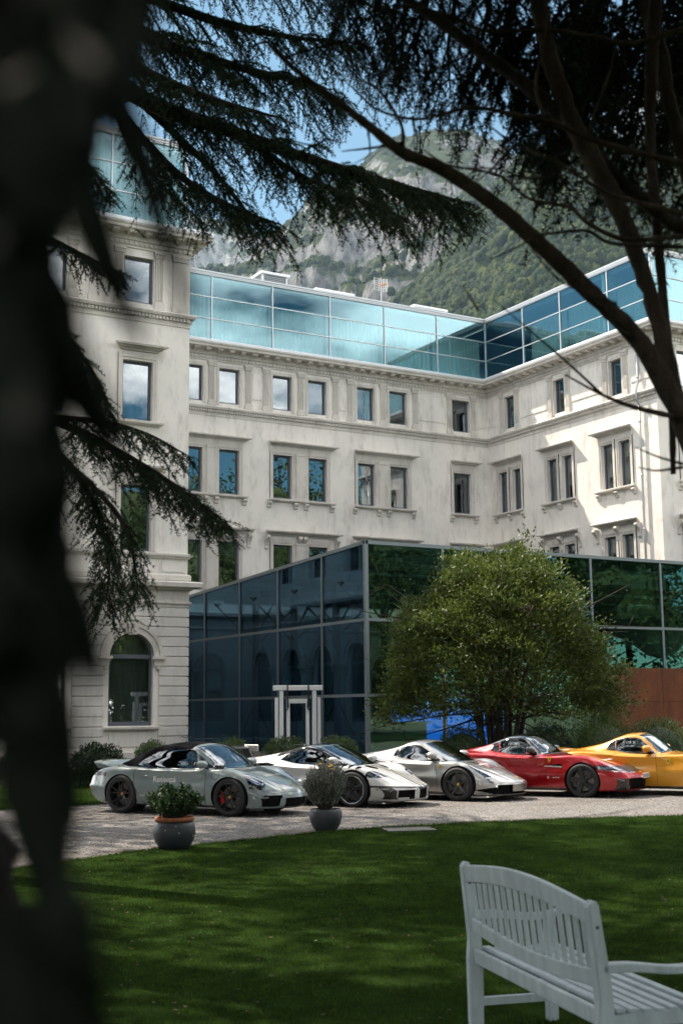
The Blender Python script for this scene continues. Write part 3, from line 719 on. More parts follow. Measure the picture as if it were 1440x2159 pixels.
# furniture glimpsed inside, low walls
mb = MB(); mb.box(25.0, 30.2, 39.6, 39.75, .35, 2.30)
for k in range(4): mb.box(25.2+k*1.25, 26.25+k*1.25, 39.55, 39.6, .55, 2.1)
pp(mb.build('blue_wall_panel', M('bright_blue_panel', (.005, .13, .62), .45)))
bs = [c for c in pav.children if c.name.startswith('blue_wall_panel')][0]
_b = bs.data.materials[0].node_tree.nodes['Principled BSDF']; _b.inputs['Emission Color'].default_value = (.0, .13, .75, 1); _b.inputs['Emission Strength'].default_value = .38  # glow added to the painted panels so the blue shows
mb = MB(); mb.box(23.4, 25.6, 38.0, 38.5, .35, 1.45); mb.box(23.3, 25.7, 37.9, 38.6, 1.45, 1.5); pp(mb.build('counter', M('pale_counter', (.45, .46, .45), .5)))
for k in range(5):
    mb = MB(); x = 31.2+k*1.5
    mb.box(x, x+.55, 38.0, 38.5, .75, .82); mb.box(x, x+.05, 38.0, 38.5, .82, 1.3)
    for (a, b) in ((.02, .02), (.48, .02), (.02, .45), (.48, .45)): mb.box(x+a, x+a+.05, 38+b, 38.05+b, .35, .75)
    pp(mb.build('dining_chair', M('white_chair', (.6, .6, .58), .5) if k == 0 else bpy.data.materials['white_chair']))

# ------------------------------------------------------------------ rusty steel wall on the right
def corten_mat():
    mt, t, b, o = nodes('rusted_steel')
    n = noise_node(t, 1.1, 7, .7, 'POS', (1, 1, .5)); n2 = noise_node(t, 14, 4, .6, 'POS')
    c1 = ramp(t, n.outputs['Fac'], [(.3, (.075, .020, .005)), (.5, (.145, .038, .008)), (.7, (.22, .062, .013))])
    c2 = ramp(t, n2.outputs['Fac'], [(.35, (.7, .68, .66)), (.62, (1, 1, 1))])
    t.links.new(mixc(t, 1.0, c1.outputs[0], c2.outputs[0], 'MULTIPLY'), b.inputs['Base Color']); b.inputs['Roughness'].default_value = .75
    bump(t, b, n2.outputs['Fac'], .2, .006); return mt
MAT['corten'] = corten_mat()
cw = thing('rusted_steel_wall', 'rust brown steel panel wall along the foot of the glass pavilion behind the yellow car', 'wall', (32.6, 36.45, 0))
xs = [0, 2.75, 5.5, 8.25, 11.0]; zs = [0, 1.06, 2.10, 3.38]; first = {}
for i in range(4):
    for j in range(3):
        h = zs[j+1]-zs[j]
        if j not in first:
            mb = MB(); mb.box(.006, 2.744, -.03, .03, .006, h-.006); first[j] = mb.build('steel_panel', MAT['corten'], cw, bevel=.006); o = first[j]
        else: o = again(first[j], 'steel_panel', cw)
        o.location = (xs[i], 0, zs[j])
mb = MB(); mb.box(0, 11, .032, .09, 0, 3.36); mb.build('backing_frame', MAT['steel'], cw)

# ------------------------------------------------------------------ white hanging frame on the lawn in front of the glass
MAT['white_wood'] = M('white_painted_wood', (.76, .77, .77), .5, var=.06, vscale=6)
fr = at(628, 1500, 40.5)
hf = thing('white_wooden_frame', 'white timber stand with a picture frame hung from its beam by black straps', 'photo frame stand', (fr[0], fr[1], 0.02), rz=-rad(24))
for s in (-1, 1):
    mb = MB(); x = s*.52
    mb.prism([(x-.07, 0), (x+.07, 0), (x+.06, 2.52), (x-.06, 2.52)], -.07, .07, lambda a, b, e: (a, e, b)); mb.build('post', MAT['white_wood'], hf, bevel=.006)
    mb = MB(); mb.prism([(-.07, 0), (.05, 0), (.35, 0), (.30, 0), (.04, 2.3), (-.06, 2.3)][0:2]+[(.05, 2.3), (-.05, 2.3)], x+s*.10, x+s*.20, lambda a, b, e: (e, a+.02, b)); mb.build('leg', MAT['white_wood'], hf, bevel=.004)
    mb = MB(); mb.box(x-.09-.03*s, x+.09-.03*s, -.45, .45, 0, .09); mb.build('foot', MAT['white_wood'], hf, bevel=.01)
mb = MB(); mb.box(-.78, .78, -.09, .09, 2.522, 2.68); mb.build('beam', MAT['white_wood'], hf, bevel=.012)
pf = MB(); pf.box(-.36, -.25, -.03, .03, .55, 2.26); pf.box(.25, .36, -.03, .03, .55, 2.26); pf.box(-.25, .25, -.03, .03, 2.12, 2.26); pf.box(-.25, .25, -.03, .03, .55, .85)
pf.build('picture_frame', MAT['white_wood'], hf, bevel=.006)
for s in (-1, 1):
    mb = MB(); mb.box(s*.33-.022, s*.33+.022, -.11, -.095, 2.0, 2.70); mb.box(s*.33-.022, s*.33+.022, -.11, .11, 2.683, 2.70); mb.tube([(s*.33, -.05, 2.3), (s*.30, -.06, 2.0), (s*.36, -.05, 1.9)], .025, 5)
    mb.build('strap', M('black_strap', (.015, .015, .016), .8) if s < 0 else bpy.data.materials['black_strap'], hf)

# ------------------------------------------------------------------ bicycles parked by the pavilion
def bicycle(loc, rz, label, col):
    t = thing('bicycle', label, 'bicycle', loc, rz, 'bicycles parked by the pavilion')
    fm = M('bike_frame_'+col[0], col[1], .4, .2); bk = MAT['steel']
    def wheel(x, nm):
        mb = MB(); n = 24
        pts = [(x+.33*math.cos(2*math.pi*k/n), 0, .345+.33*math.sin(2*math.pi*k/n)) for k in range(n+1)]
        mb.tube(pts, .018, 6, cap=False); o = mb.build(nm, MAT['tyre_rubber'], t, True)
        s_ = MB()
        for k in range(14): s_.tube([(x, 0, .345), (x+.32*math.cos(k*2*math.pi/14), 0, .345+.32*math.sin(k*2*math.pi/14))], .002, 3)
        s_.tube([(x, -.05, .345), (x, .05, .345)], .02, 6); s_.build('spokes', MAT['alu'], o)
    wheel(-.53, 'wheel'); wheel(.53, 'wheel')
    mb = MB()
    for a, b, r in (((-.05, 0, .30), (.36, 0, .78), .022), ((-.05, 0, .30), (-.22, 0, .86), .018), ((-.2, 0, .80), (.34, 0, .86), .018), ((-.05, 0, .30), (-.53, 0, .345), .012), ((-.19, 0, .78), (-.53, 0, .345), .010), ((.33, 0, .92), (.38, 0, .70), .022)): mb.tube([a, b], r, 6)
    mb.build('frame', fm, t, True)
    mb = MB(); mb.tube([(.38, 0, .70), (.53, .0, .345)], .016, 6); mb.build('fork', fm, t)
    mb = MB(); mb.tube([(.33, 0, .92), (.34, 0, 1.02), (.36, .14, 1.05), (.30, .28, 1.06), (.20, .31, 1.04)], .013, 6); mb.tube([(.34, 0, 1.02), (.36, -.14, 1.05), (.30, -.28, 1.06), (.20, -.31, 1.04)], .013, 6); mb.tube([(.34, .22, 1.06), (.48, .18, 1.0)], .006, 4); mb.tube([(.34, -.22, 1.06), (.48, -.18, 1.0)], .006, 4)
    mb.build('handlebar', bk, t, True)
    mb = MB(); mb.prism([(-.36, -.07), (-.30, -.085), (-.05, -.02), (-.05, .02), (-.30, .085), (-.36, .07)], .92, .97, lambda a, b, e: (a, b, e)); mb.tube([(-.22, 0, .84), (-.24, 0, .93)], .014, 6); mb.build('saddle', bk, t, bevel=.01)
    mb = MB(); mb.lathe([(.0, -.01), (.09, -.01), (.09, .01), (0, .01)], 16, lambda x, y, z: (-.05+x, z-.03, .30+y)); mb.tube([(-.05, -.05, .30), (.08, -.06, .22)], .012, 5); mb.tube([(-.05, .05, .30), (-.18, .06, .38)], .012, 5); mb.build('crank', bk, t)
    return t
MAT['tyre_rubber'] = M('tyre_rubber', (.012, .012, .013), .75, bmp=.15, bscale=200)
b1 = at(408, 1560, 44.0); b2 = at(452, 1560, 45.5)
bicycle((b1[0], b1[1], .02), rad(200), 'dark bicycle with its handlebar towards the stone pavilion corner', ('a', (.02, .022, .025)))
bicycle((b2[0], b2[1], .02), rad(335), 'dark bicycle standing nearer the glass wall beside the other one', ('b', (.03, .035, .05)))
# ------------------------------------------------------------------ bench
MAT['bench'] = M('pale_painted_bench', (.44, .505, .53), .55, var=.16, vscale=14, bmp=.15, bscale=55, stretch=(1, 1, .25))
BL, BR = np.array([4.76, 6.58]), np.array([4.31, 4.92])
bd = (BR-BL); blen = np.linalg.norm(bd); ang = math.atan2(bd[1], bd[0])
bench = thing('park_bench', 'pale grey painted wooden garden bench with slatted back seen from behind on the lawn', 'bench', (BL[0], BL[1], .022), ang)
# local: x along the back from far end to near end, +y = towards the seat front
LB = blen
def post(x):
    mb = MB(); w = .035
    prof = [(-.05, 0), (.03, 0), (.035, .40), (.02, .60), (-.03, .95), (-.05, .965), (-.075, .955), (-.085, .93), (-.045, .5), (-.055, .4)]
    mb.prism(prof, x-w, x+w, lambda a, b, e: (e, a, b)); o = mb.build('back_leg', MAT['bench'], bench, bevel=.008, seg=2)
    k = MB(); k.lathe([(0, 0), (.009, 0), (.009, .004), (0, .005)], 10, lambda p, q, r: (x+w+r, -.045+p, .84+q)); k.build('screw_cap', MAT['steel'], o)
post(0.0); post(LB)
yb = lambda z: -.055*(z-.45)/.5-.005          # rake of the back
def rail(name, f_lo, f_hi, t=.035, n=24, dy=0.0):
    mb = MB(); vs = []
    for i in range(n+1):
        u = i/n; x = .036+(LB-.072)*u; a, b = f_lo(u), f_hi(u)
        vs += [(x, yb(a)-t/2+dy, a), (x, yb(a)+t/2+dy, a), (x, yb(b)+t/2+dy, b), (x, yb(b)-t/2+dy, b)]
    fs = [(4*i+k, 4*i+(k+1) % 4, 4*i+4+(k+1) % 4, 4*i+4+k) for i in range(n) for k in range(4)] + [(0, 1, 2, 3), (4*n+3, 4*n+2, 4*n+1, 4*n)]
    mb.add(vs, fs); return mb.build(name, MAT['bench'], bench, bevel=.005)
arch = lambda u: .055*math.sin(math.pi*u)
sag = lambda u: -.045*math.sin(math.pi*u)
rail('top_rail', lambda u: .845+arch(u)*.9, lambda u: .945+arch(u))
rail('lower_back_rail', lambda u: .555+sag(u), lambda u: .635+sag(u))
rail('rear_seat_rail', lambda u: .37, lambda u: .455, dy=-.012)
n = 17
for i in range(n):
    u = (i+.75)/(n+.5); x = .036+(LB-.072)*u; z0, z1 = .635+sag(u)+.002, .845+arch(u)*.9-.002
    mb = MB(); mb.prism([(yb(z0)-.008, z0), (yb(z0)+.008, z0), (yb(z1)+.008, z1), (yb(z1)-.008, z1)], x-.021, x+.021, lambda a, b, e: (e, a, b)); mb.build('back_slat', MAT['bench'], bench, bevel=.003)
for i, y in enumerate((.07, .142, .214, .286, .358, .43, .50)):
    mb = MB(); mb.box(-.02, LB+.02, y-.028, y+.028, .435-.012*math.sin(i/6*math.pi), .458-.012*math.sin(i/6*math.pi)); mb.build('seat_slat', MAT['bench'], bench, bevel=.006, seg=2)
for x in (0, LB):
    mb = MB(); mb.box(x-.033, x+.033, .45, .515, 0, .622); mb.build('front_leg', MAT['bench'], bench, bevel=.008)
    mb = MB(); vs = []; nn = 14
    for k in range(nn+1):
        s_ = k/nn; y = .036-.06+.60*s_; z = .645+.012*math.sin(s_*math.pi*2)-.018*math.sin(s_*math.pi); h = .045-.012*s_
        vs += [(x-.035, y, z-h/2), (x+.035, y, z-h/2), (x+.035, y, z+h/2), (x-.035, y, z+h/2)]
    mb.add(vs, [(4*i+k, 4*i+(k+1) % 4, 4*i+4+(k+1) % 4, 4*i+4+k) for i in range(nn) for k in range(4)]+[(0, 1, 2, 3), (4*nn+3, 4*nn+2, 4*nn+1, 4*nn)]); mb.build('armrest', MAT['bench'], bench, bevel=.006)
    mb = MB(); mb.box(x-.02, x+.02, .036, .449, .37, .432); mb.build('seat_bearer', MAT['bench'], bench)
    mb = MB(); mb.box(x-.018, x+.018, .031, .449, .12, .165); mb.build('side_stretcher', MAT['bench'], bench)
mb = MB(); mb.box(LB*.5-.02, LB*.5+.02, .01, .46, .36, .432); mb.build('seat_bearer', MAT['bench'], bench)
mb = MB(); mb.box(.034, LB-.034, .47, .50, .36, .43); mb.build('front_seat_rail', MAT['bench'], bench)

# ------------------------------------------------------------------ leaves helper
def leaf_cloud(P, D, L_, Wd, rng, curl=.25, flat=0.0):
    "pointed leaves (2 tris... 4-corner diamonds) at P along D"
    N = len(P); D = D/np.linalg.norm(D, axis=1, keepdims=True)
    ref = rng.normal(size=(N, 3))+np.array([0, 0, flat]); A = np.cross(D, ref); A /= np.linalg.norm(A, axis=1, keepdims=True)
    Nn = np.cross(D, A)
    L_ = np.broadcast_to(L_, (N,))[:, None]; Wd = np.broadcast_to(Wd, (N,))[:, None]
    mid = P+D*L_*.5+Nn*L_*curl*.3
    V = np.stack([P, mid+A*Wd*.5, P+D*L_-Nn*L_*curl*.2, mid-A*Wd*.5], 1).reshape(-1, 3)
    return V, np.arange(4*N).reshape(N, 4)
class LC:
    def __init__(s): s.V = []; s.F = []; s.n = 0
    def add(s, V, F): s.V.append(V); s.F.append(F+s.n); s.n += len(V)
    def build(s, name, mat, parent=None, kind=None):
        me = np_mesh(name, np.concatenate(s.V), np.concatenate(s.F)); o = link(name, me, mat, parent)
        if kind: o['kind'] = kind
        return o
def sphere_pts(n, rng, r0=.75, r1=1.0):
    d = rng.normal(size=(n, 3)); d /= np.linalg.norm(d, axis=1, keepdims=True); return d, d*rng.uniform(r0, r1, (n, 1))

# ------------------------------------------------------------------ clipped bushes
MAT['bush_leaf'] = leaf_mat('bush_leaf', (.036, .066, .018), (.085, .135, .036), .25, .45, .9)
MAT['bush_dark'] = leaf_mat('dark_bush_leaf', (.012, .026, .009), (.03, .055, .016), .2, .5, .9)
MAT['bush_fresh'] = leaf_mat('fresh_bush_leaf', (.04, .075, .014), (.085, .14, .03), .3, .45, .9)
MAT['twig'] = M('brown_twig', (.06, .045, .03), .9)
def bush(x, y, rx, h, label, mat, seed, n=5200, group='clipped round bushes in front of the glass', leaf=.06):
    rng = np.random.default_rng(seed)
    t = thing('round_bush', label, 'bush', (x, y, .03), group=group)
    d, p = sphere_pts(n, rng, .72, 1.0)
    lump = 1+.10*np.sin(d[:, 0]*5+seed)*np.sin(d[:, 1]*4.3+seed*2)*np.cos(d[:, 2]*4.1)+.05*np.sin(d[:, 0]*11+d[:, 2]*9)
    keep = d[:, 2] > -.75; d, p, lump = d[keep], p[keep], lump[keep]
    P = p*lump[:, None]*np.array([rx, rx, h*.56])+np.array([0, 0, h*.44])
    P = P[P[:, 2] > .01]; m_ = len(P)
    dd = d[:m_]+rng.normal(scale=.55, size=(m_, 3))+np.array([0, 0, .35])
    lc = LC(); lc.add(*leaf_cloud(P, dd, rng.uniform(.7, 1.4, m_)*leaf, leaf*.45, rng, flat=1.5)); lc.build('foliage', mat, t, 'stuff')
    mb = MB()
    for k in range(9):
        a = k*.7; mb.tube([(0.04*math.cos(a), .04*math.sin(a), 0), (rx*.35*math.cos(a), rx*.35*math.sin(a), h*.4), (rx*.75*math.cos(a), rx*.75*math.sin(a), h*.72)], [.02, .014, .006], 4)
    mb.build('stems', MAT['twig'], t)
    # opaque twiggy heart so that one does not see through
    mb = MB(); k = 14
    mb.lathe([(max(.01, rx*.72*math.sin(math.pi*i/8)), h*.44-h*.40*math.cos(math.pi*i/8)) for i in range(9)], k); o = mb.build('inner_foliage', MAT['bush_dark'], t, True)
    return t
def bush_px(px, ytop, wpx, D, h, *a, **k):
    p = at(px, 1560, D); return bush(p[0], p[1], wpx/2*D/FPX, h, *a, **k)
bush_px(490, 1556, 92, 37.0, 1.12, 'low round bush between the black soft top and the white coupe rear wing', MAT['bush_leaf'], 11)
bush_px(602, 1549, 104, 37.0, 1.16, 'round bush at the foot of the white hanging frame', MAT['bush_leaf'], 12)
bush_px(712, 1546, 100, 36.5, 1.18, 'round bush just left of the pavilion corner post', MAT['bush_leaf'], 13)
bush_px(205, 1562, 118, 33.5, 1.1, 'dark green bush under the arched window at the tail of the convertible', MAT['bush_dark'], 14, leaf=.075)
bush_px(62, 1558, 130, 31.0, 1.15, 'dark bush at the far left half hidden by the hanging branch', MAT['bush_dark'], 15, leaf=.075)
bush_px(322, 1562, 80, 38.5, 1.05, 'low bush peeping over the black soft top of the convertible', MAT['bush_leaf'], 16)
bush_px(1268, 1512, 150, 35.5, 1.72, 'large bright green bush in front of the rusted wall beside the round tree', MAT['bush_fresh'], 17, n=9000, leaf=.055)
bush_px(1385, 1524, 150, 35.8, 1.62, 'large green bush directly behind the yellow car', MAT['bush_leaf'], 18, n=8000, leaf=.055)
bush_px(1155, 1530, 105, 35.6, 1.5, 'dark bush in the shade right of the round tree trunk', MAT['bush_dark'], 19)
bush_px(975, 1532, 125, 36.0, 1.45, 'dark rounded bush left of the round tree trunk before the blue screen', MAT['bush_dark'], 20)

# ------------------------------------------------------------------ potted plants at the lawn edge
MAT['pot'] = M('charcoal_glazed_pot', (.025, .029, .036), .5, var=.3, vscale=7, bmp=.1, bscale=25)
MAT['terracotta'] = M('terracotta_rim', (.28, .085, .035), .75, var=.2, vscale=12)
MAT['pot_leaf'] = leaf_mat('glossy_pot_leaf', (.014, .036, .012), (.04, .085, .028), .2, .55, 3, spec=.25)
MAT['silver_leaf'] = leaf_mat('silver_leaf', (.12, .13, .11), (.24, .25, .21), .2, .6, 3, hue=(.16, .11, .09))
g1 = on_ground(367, 1793)
pot = thing('potted_shrub', 'round charcoal pot with a bare terracotta rim holding a glossy green shrub', 'potted plant', (g1[0], g1[1], .0), group='potted plants along the lawn edge')
mb = MB(); mb.lathe([(.0, .0), (.17, .0), (.20, .02), (.268, .12), (.298, .23), (.290, .33), (.262, .395), (.24, .395), (.24, .36), (0, .36)], 36); mb.build('pot', MAT['pot'], pot, True)
mb = MB(); mb.lathe([(.2635, .397), (.272, .40), (.276, .445), (.262, .455), (.238, .45), (.238, .38)], 36); mb.build('rim_band', MAT['terracotta'], pot, True)
mb = MB(); mb.lathe([(0, .40), (.237, .39)], 24); mb.build('potting_soil', MAT['soil'], pot)
mb = MB()
for (a, z, s) in ((-1.9, .335, .02), (-1.75, .25, .013), (-.9, .2, .015), (-2.4, .29, .012)):
    q = .297 if z < .3 else .283
    mb.lathe([(0, .002), (s*.6, .0015), (s, 0)], 7, lambda x, y, w: ((q+w)*math.cos(a)-y*math.sin(a), (q+w)*math.sin(a)+y*math.cos(a), z+x*.8))
mb.build('glaze_chip', M('bare_clay_chip', (.42, .38, .33), .8), pot)
rng = np.random.default_rng(5)
def potted(t, n_st, z0, spread, h, leaf, mat, droop=.0, thin=False, seed=1, per=26):
    rng = np.random.default_rng(seed); lc = LC(); mb = MB()
    for k in range(n_st):
        a = rng.uniform(0, 2*math.pi); r = spread*math.sqrt(rng.uniform(.02, 1)); hh = h*(1-.38*(r/spread)**2)*rng.uniform(.72, 1.08)
        tip = np.array([r*math.cos(a), r*math.sin(a), z0+hh]); b0 = np.array([.35*min(r, .2)*math.cos(a), .35*min(r, .2)*math.sin(a), z0])
        mid = (tip+b0)/2+np.array([.15*r*math.cos(a), .15*r*math.sin(a), -.02-droop])
        ts = np.linspace(0, 1, 7); path = [(1-q)**2*b0+2*q*(1-q)*mid+q*q*tip for q in ts]; mb.tube(path, list(np.linspace(.006, .002, 7)), 4)
        q = rng.uniform(.25, 1, per); P = np.array([(1-w)**2*b0+2*w*(1-w)*mid+w*w*tip for w in q]); D = rng.normal(size=(per, 3))*(.8 if leaf > .05 else 1.0)+np.array([math.cos(a)*.4, math.sin(a)*.4, .65 if leaf > .05 else .4])
        lc.add(*leaf_cloud(P, D, rng.uniform(.7, 1.3, per)*leaf, leaf*(.28 if thin else .5), rng))
    lc.build('foliage', mat, t, 'stuff'); mb.build('stems', MAT['twig'], t)
potted(pot, 130, .42, .40, .50, .06, MAT['pot_leaf'], seed=3)
g2 = on_ground(687, 1754)
pot2 = thing('potted_shrub', 'smaller plain charcoal pot with a twiggy silver grey shrub and a few yellow flowers', 'potted plant', (g2[0], g2[1], .0), group='potted plants along the lawn edge')
mb = MB(); mb.lathe([(0, 0), (.14, 0), (.17, .015), (.235, .12), (.262, .23), (.255, .31), (.238, .355), (.222, .355), (.222, .32), (0, .32)], 36); mb.build('pot', MAT['pot'], pot2, True)
mb = MB(); mb.lathe([(0, .34), (.221, .33)], 24); mb.build('potting_soil', MAT['soil'], pot2)
potted(pot2, 240, .33, .36, .80, .040, MAT['silver_leaf'], thin=False, seed=4, per=44)
mb = MB()
for (x, y, z) in ((-.02, -.16, 1.0), (.03, -.13, 1.02), (.0, -.2, .97), (-.12, -.05, 1.04)):
    mb.lathe([(0, 0), (.022, .008), (.030, .02), (.016, .03), (0, .026)], 9, lambda a, b, c: (x+a, y+b, z+c))
mb.build('flower', M('yellow_flower', (.75, .42, .02), .6), pot2)

# manhole in the lawn edge
mh = on_ground(862, 1754)
t = thing('manhole_cover', 'square stone inspection cover set flush in the lawn edge', 'manhole cover', (mh[0], mh[1], .026), -rad(20))
mb = MB(); mb.box(-.34, .34, -.24, .24, 0, .012); mb.build('cover', M('worn_cover', (.14, .14, .125), .9, var=.3, vscale=6), t, bevel=.004)
mb = MB(); mb.box(-.39, -.345, -.29, .29, 0, .016); mb.box(.345, .39, -.29, .29, 0, .016); mb.box(-.345, .345, -.29, -.245, 0, .016); mb.box(-.345, .345, .245, .29, 0, .016); mb.build('rim', M('cover_rim', (.09, .09, .085), .8), t)
# ------------------------------------------------------------------ mountains
def vnoise(x, y, seed):
    xi = np.floor(x).astype(np.int64); yi = np.floor(y).astype(np.int64); fx = x-xi; fy = y-yi
    fx = fx*fx*(3-2*fx); fy = fy*fy*(3-2*fy)
    def h(a, b):
        q = (a*374761393+b*668265263+seed*982451653) & 0xffffffff
        q = ((q ^ (q >> 13))*1274126177) & 0xffffffff; q = q ^ (q >> 16)
        return (q & 0xffff)/65535.0
    return (h(xi, yi)*(1-fx)+h(xi+1, yi)*fx)*(1-fy)+(h(xi, yi+1)*(1-fx)+h(xi+1, yi+1)*fx)*fy
def fbm(x, y, seed, o=5, rough=.5, ridge=False):
    s = 0; a = 1; tot = 0
    for i in range(o):
        n = vnoise(x*2**i, y*2**i, seed+i*17)
        if ridge: n = 1-np.abs(2*n-1)
        s = s+a*n; tot += a; a *= rough
    return s/tot
def rock_mat(name, dark, light, veg, veg2, amount):
    mt, t, b, o = nodes(name)
    n1 = noise_node(t, .012, 8, .68, 'POS', (1, 1, .55)); n2 = noise_node(t, .055, 7, .7, 'POS', (1, 1, .28)); n3 = noise_node(t, .01, 6, .65, 'POS'); n4 = noise_node(t, .07, 5, .6, 'POS')
    r1 = ramp(t, n2.outputs['Fac'], [(.38, dark), (.50, tuple(c*.8 for c in light)), (.66, tuple(min(1, c*1.22) for c in light))])
    r2 = ramp(t, n4.outputs['Fac'], [(.35, veg), (.65, veg2)])
    g = t.nodes.new('ShaderNodeNewGeometry'); sp = t.nodes.new('ShaderNodeSeparateXYZ'); t.links.new(g.outputs['Normal'], sp.inputs[0])
    ad = t.nodes.new('ShaderNodeMath'); ad.operation = 'MULTIPLY_ADD'; ad.inputs[1].default_value = 1.6; t.links.new(sp.outputs['Z'], ad.inputs[0]); t.links.new(n1.outputs['Fac'], ad.inputs[2])
    ad2 = t.nodes.new('ShaderNodeMath'); ad2.operation = 'ADD'; t.links.new(ad.outputs[0], ad2.inputs[0]); t.links.new(n4.outputs['Fac'], ad2.inputs[1])
    f = ramp(t, ad2.outputs[0], [(0, (0, 0, 0)), (1, (1, 1, 1))])
    mr = t.nodes.new('ShaderNodeMapRange'); mr.inputs['From Min'].default_value = amount-.10; mr.inputs['From Max'].default_value = amount+.10; t.links.new(ad2.outputs[0], mr.inputs['Value'])
    t.nodes.remove(f)
    t.links.new(mixc(t, mr.outputs[0], r1.outputs[0], r2.outputs[0]), b.inputs['Base Color']); b.inputs['Roughness'].default_value = .95; b.inputs['Specular IOR Level'].default_value = .1
    a3 = t.nodes.new('ShaderNodeMath'); a3.operation = 'ADD'; t.links.new(n2.outputs['Fac'], a3.inputs[0]); t.links.new(n1.outputs['Fac'], a3.inputs[1])
    bump(t, b, a3.outputs[0], 1.0, 24.0); return mt
def pchip(xk, yk, x):
    xk = np.asarray(xk, float); yk = np.asarray(yk, float); h = np.diff(xk); d = np.diff(yk)/h
    m_ = np.zeros(len(xk)); m_[0] = d[0]; m_[-1] = d[-1]
    for i in range(1, len(xk)-1):
        if d[i-1]*d[i] > 0:
            w1 = 2*h[i]+h[i-1]; w2 = h[i]+2*h[i-1]; m_[i] = (w1+w2)/(w1/d[i-1]+w2/d[i])
    x = np.clip(x, xk[0], xk[-1]); i = np.clip(np.searchsorted(xk, x)-1, 0, len(xk)-2)
    t_ = (x-xk[i])/h[i]; a = (1+2*t_)*(1-t_)**2; b = t_*(1-t_)**2; c = t_*t_*(3-2*t_); e = t_*t_*(t_-1)
    return a*yk[i]+b*h[i]*m_[i]+c*yk[i+1]+e*h[i]*m_[i+1]
def ridge_mountain(name, ridge_px, R0, R1, prof, seed, amp, mat, nphi=260, nr=110, cell=260.0, label=None, rfun=None):
    """a mountain flank: the crest line is given by photograph pixels, the flank runs from its foot R0 to the crest R1 and down the far side"""
    pts = []
    for (x, y) in ridge_px:
        d = ray(x, y); pts.append((math.atan2(d[0], d[1]), d[2]/math.hypot(d[0], d[1])))
    pts.sort(); ph = np.linspace(pts[0][0], pts[-1][0], nphi)
    crest_tan = pchip([p[0] for p in pts], [p[1] for p in pts], ph)
    R1v = np.full(nphi, R1) if rfun is None else rfun(ph)
    H1 = EYE[2]+crest_tan*R1v
    s = np.concatenate([np.linspace(0, 1, nr), 1+np.linspace(.05, .6, 12)])
    PH, S = np.meshgrid(ph, s, indexing='ij')
    Rr = R0+(R1v[:, None]-R0)*S
    X = Rr*np.sin(PH); Y = Rr*np.cos(PH)
    base = pchip([p[0] for p in prof], [p[1] for p in prof], np.clip(S, 0, 1))
    Z = base*H1[:, None]
    back = S > 1; Z = np.where(back, H1[:, None]*(1-(S-1)*1.1), Z)
    wgt = np.sin(np.clip(S, 0, 1)*math.pi)**.7
    rn = fbm(X/cell, Y/cell, seed, 6, .55, True)-.5; fn = fbm(X/(cell*.22), Y/(cell*.22), seed+5, 5, .6)-.5
    # terraces of cliff and wooded ledge
    tz = Z+amp*rn*wgt*2; st = 95.0; k = tz/st+.5*fbm(X/500, Y/500, seed+9, 3); fr_ = k-np.floor(k)
    Zt = (np.floor(k)+np.clip((fr_-.42)/.42, 0, 1))*st-.5*st*fbm(X/500, Y/500, seed+9, 3)
    tm = np.clip((fbm(X/420, Y/420, seed+21, 3)-.42)*5, 0, 1)*.75
    Z = tz*(1-tm)+Zt*tm+amp*.38*fn*np.clip(wgt+.15, 0, 1)
    V = np.stack([X, Y, Z], -1); nr2 = V.shape[1]
    ii, jj = np.meshgrid(np.arange(nphi-1), np.arange(nr2-1), indexing='ij'); q = ii*nr2+jj
    Fq = np.stack([q, q+nr2, q+nr2+1, q+1], -1).reshape(-1, 4)
    me = np_mesh(name, V.reshape(-1, 3), Fq); o = link(name, me, mat, None, True); tag(o, label, kind='structure')
    N = np.cross(np.gradient(V, axis=0), np.gradient(V, axis=1)); N /= np.linalg.norm(N, axis=2, keepdims=True)+1e-9; N *= np.sign(N[:, :, 2:3])
    return V, N
MR1 = rock_mat('limestone_cliff_and_scrub', (.095, .098, .10), (.265, .268, .265), (.020, .034, .012), (.04, .058, .018), 1.92)
MR2 = rock_mat('wooded_slope', (.12, .118, .11), (.32, .31, .29), (.018, .032, .010), (.036, .056, .016), 1.52)
MR3 = rock_mat('distant_cliff', (.15, .145, .14), (.33, .32, .30), (.035, .05, .02), (.055, .07, .025), 1.95)
PF = [(0, 0), (.15, .06), (.35, .22), (.55, .45), (.75, .74), (.9, .93), (1, 1)]
VB, NB = ridge_mountain('mountain', [(-150, 560), (150, 520), (330, 560), (430, 600), (520, 585), (575, 535), (597, 500), (630, 470), (690, 420), (745, 372), (790, 335), (830, 312), (880, 292), (930, 288), (985, 300), (1040, 325), (1080, 350), (1120, 372), (1200, 420), (1320, 520), (1500, 640), (1700, 700)], 750, 2300, PF, 3, 135, MR1, 320, 140, 300)
VC, NC = ridge_mountain('wooded_mountain_slope', [(560, 760), (700, 745), (800, 690), (860, 640), (930, 575), (990, 505), (1050, 430), (1090, 378), (1120, 352), (1160, 338), (1215, 328), (1290, 340), (1360, 330), (1440, 300), (1560, 260), (1800, 230)], 420, 1650, PF, 8, 70, MR2, 300, 140, 240)
VA, NA = ridge_mountain('far_mountain', [(-100, 330), (100, 360), (250, 400), (380, 440), (430, 462), (470, 478), (505, 470), (545, 500), (575, 525), (620, 560), (720, 640), (900, 700)], 2600, 4300, PF, 14, 190, MR3, 200, 80, 520)
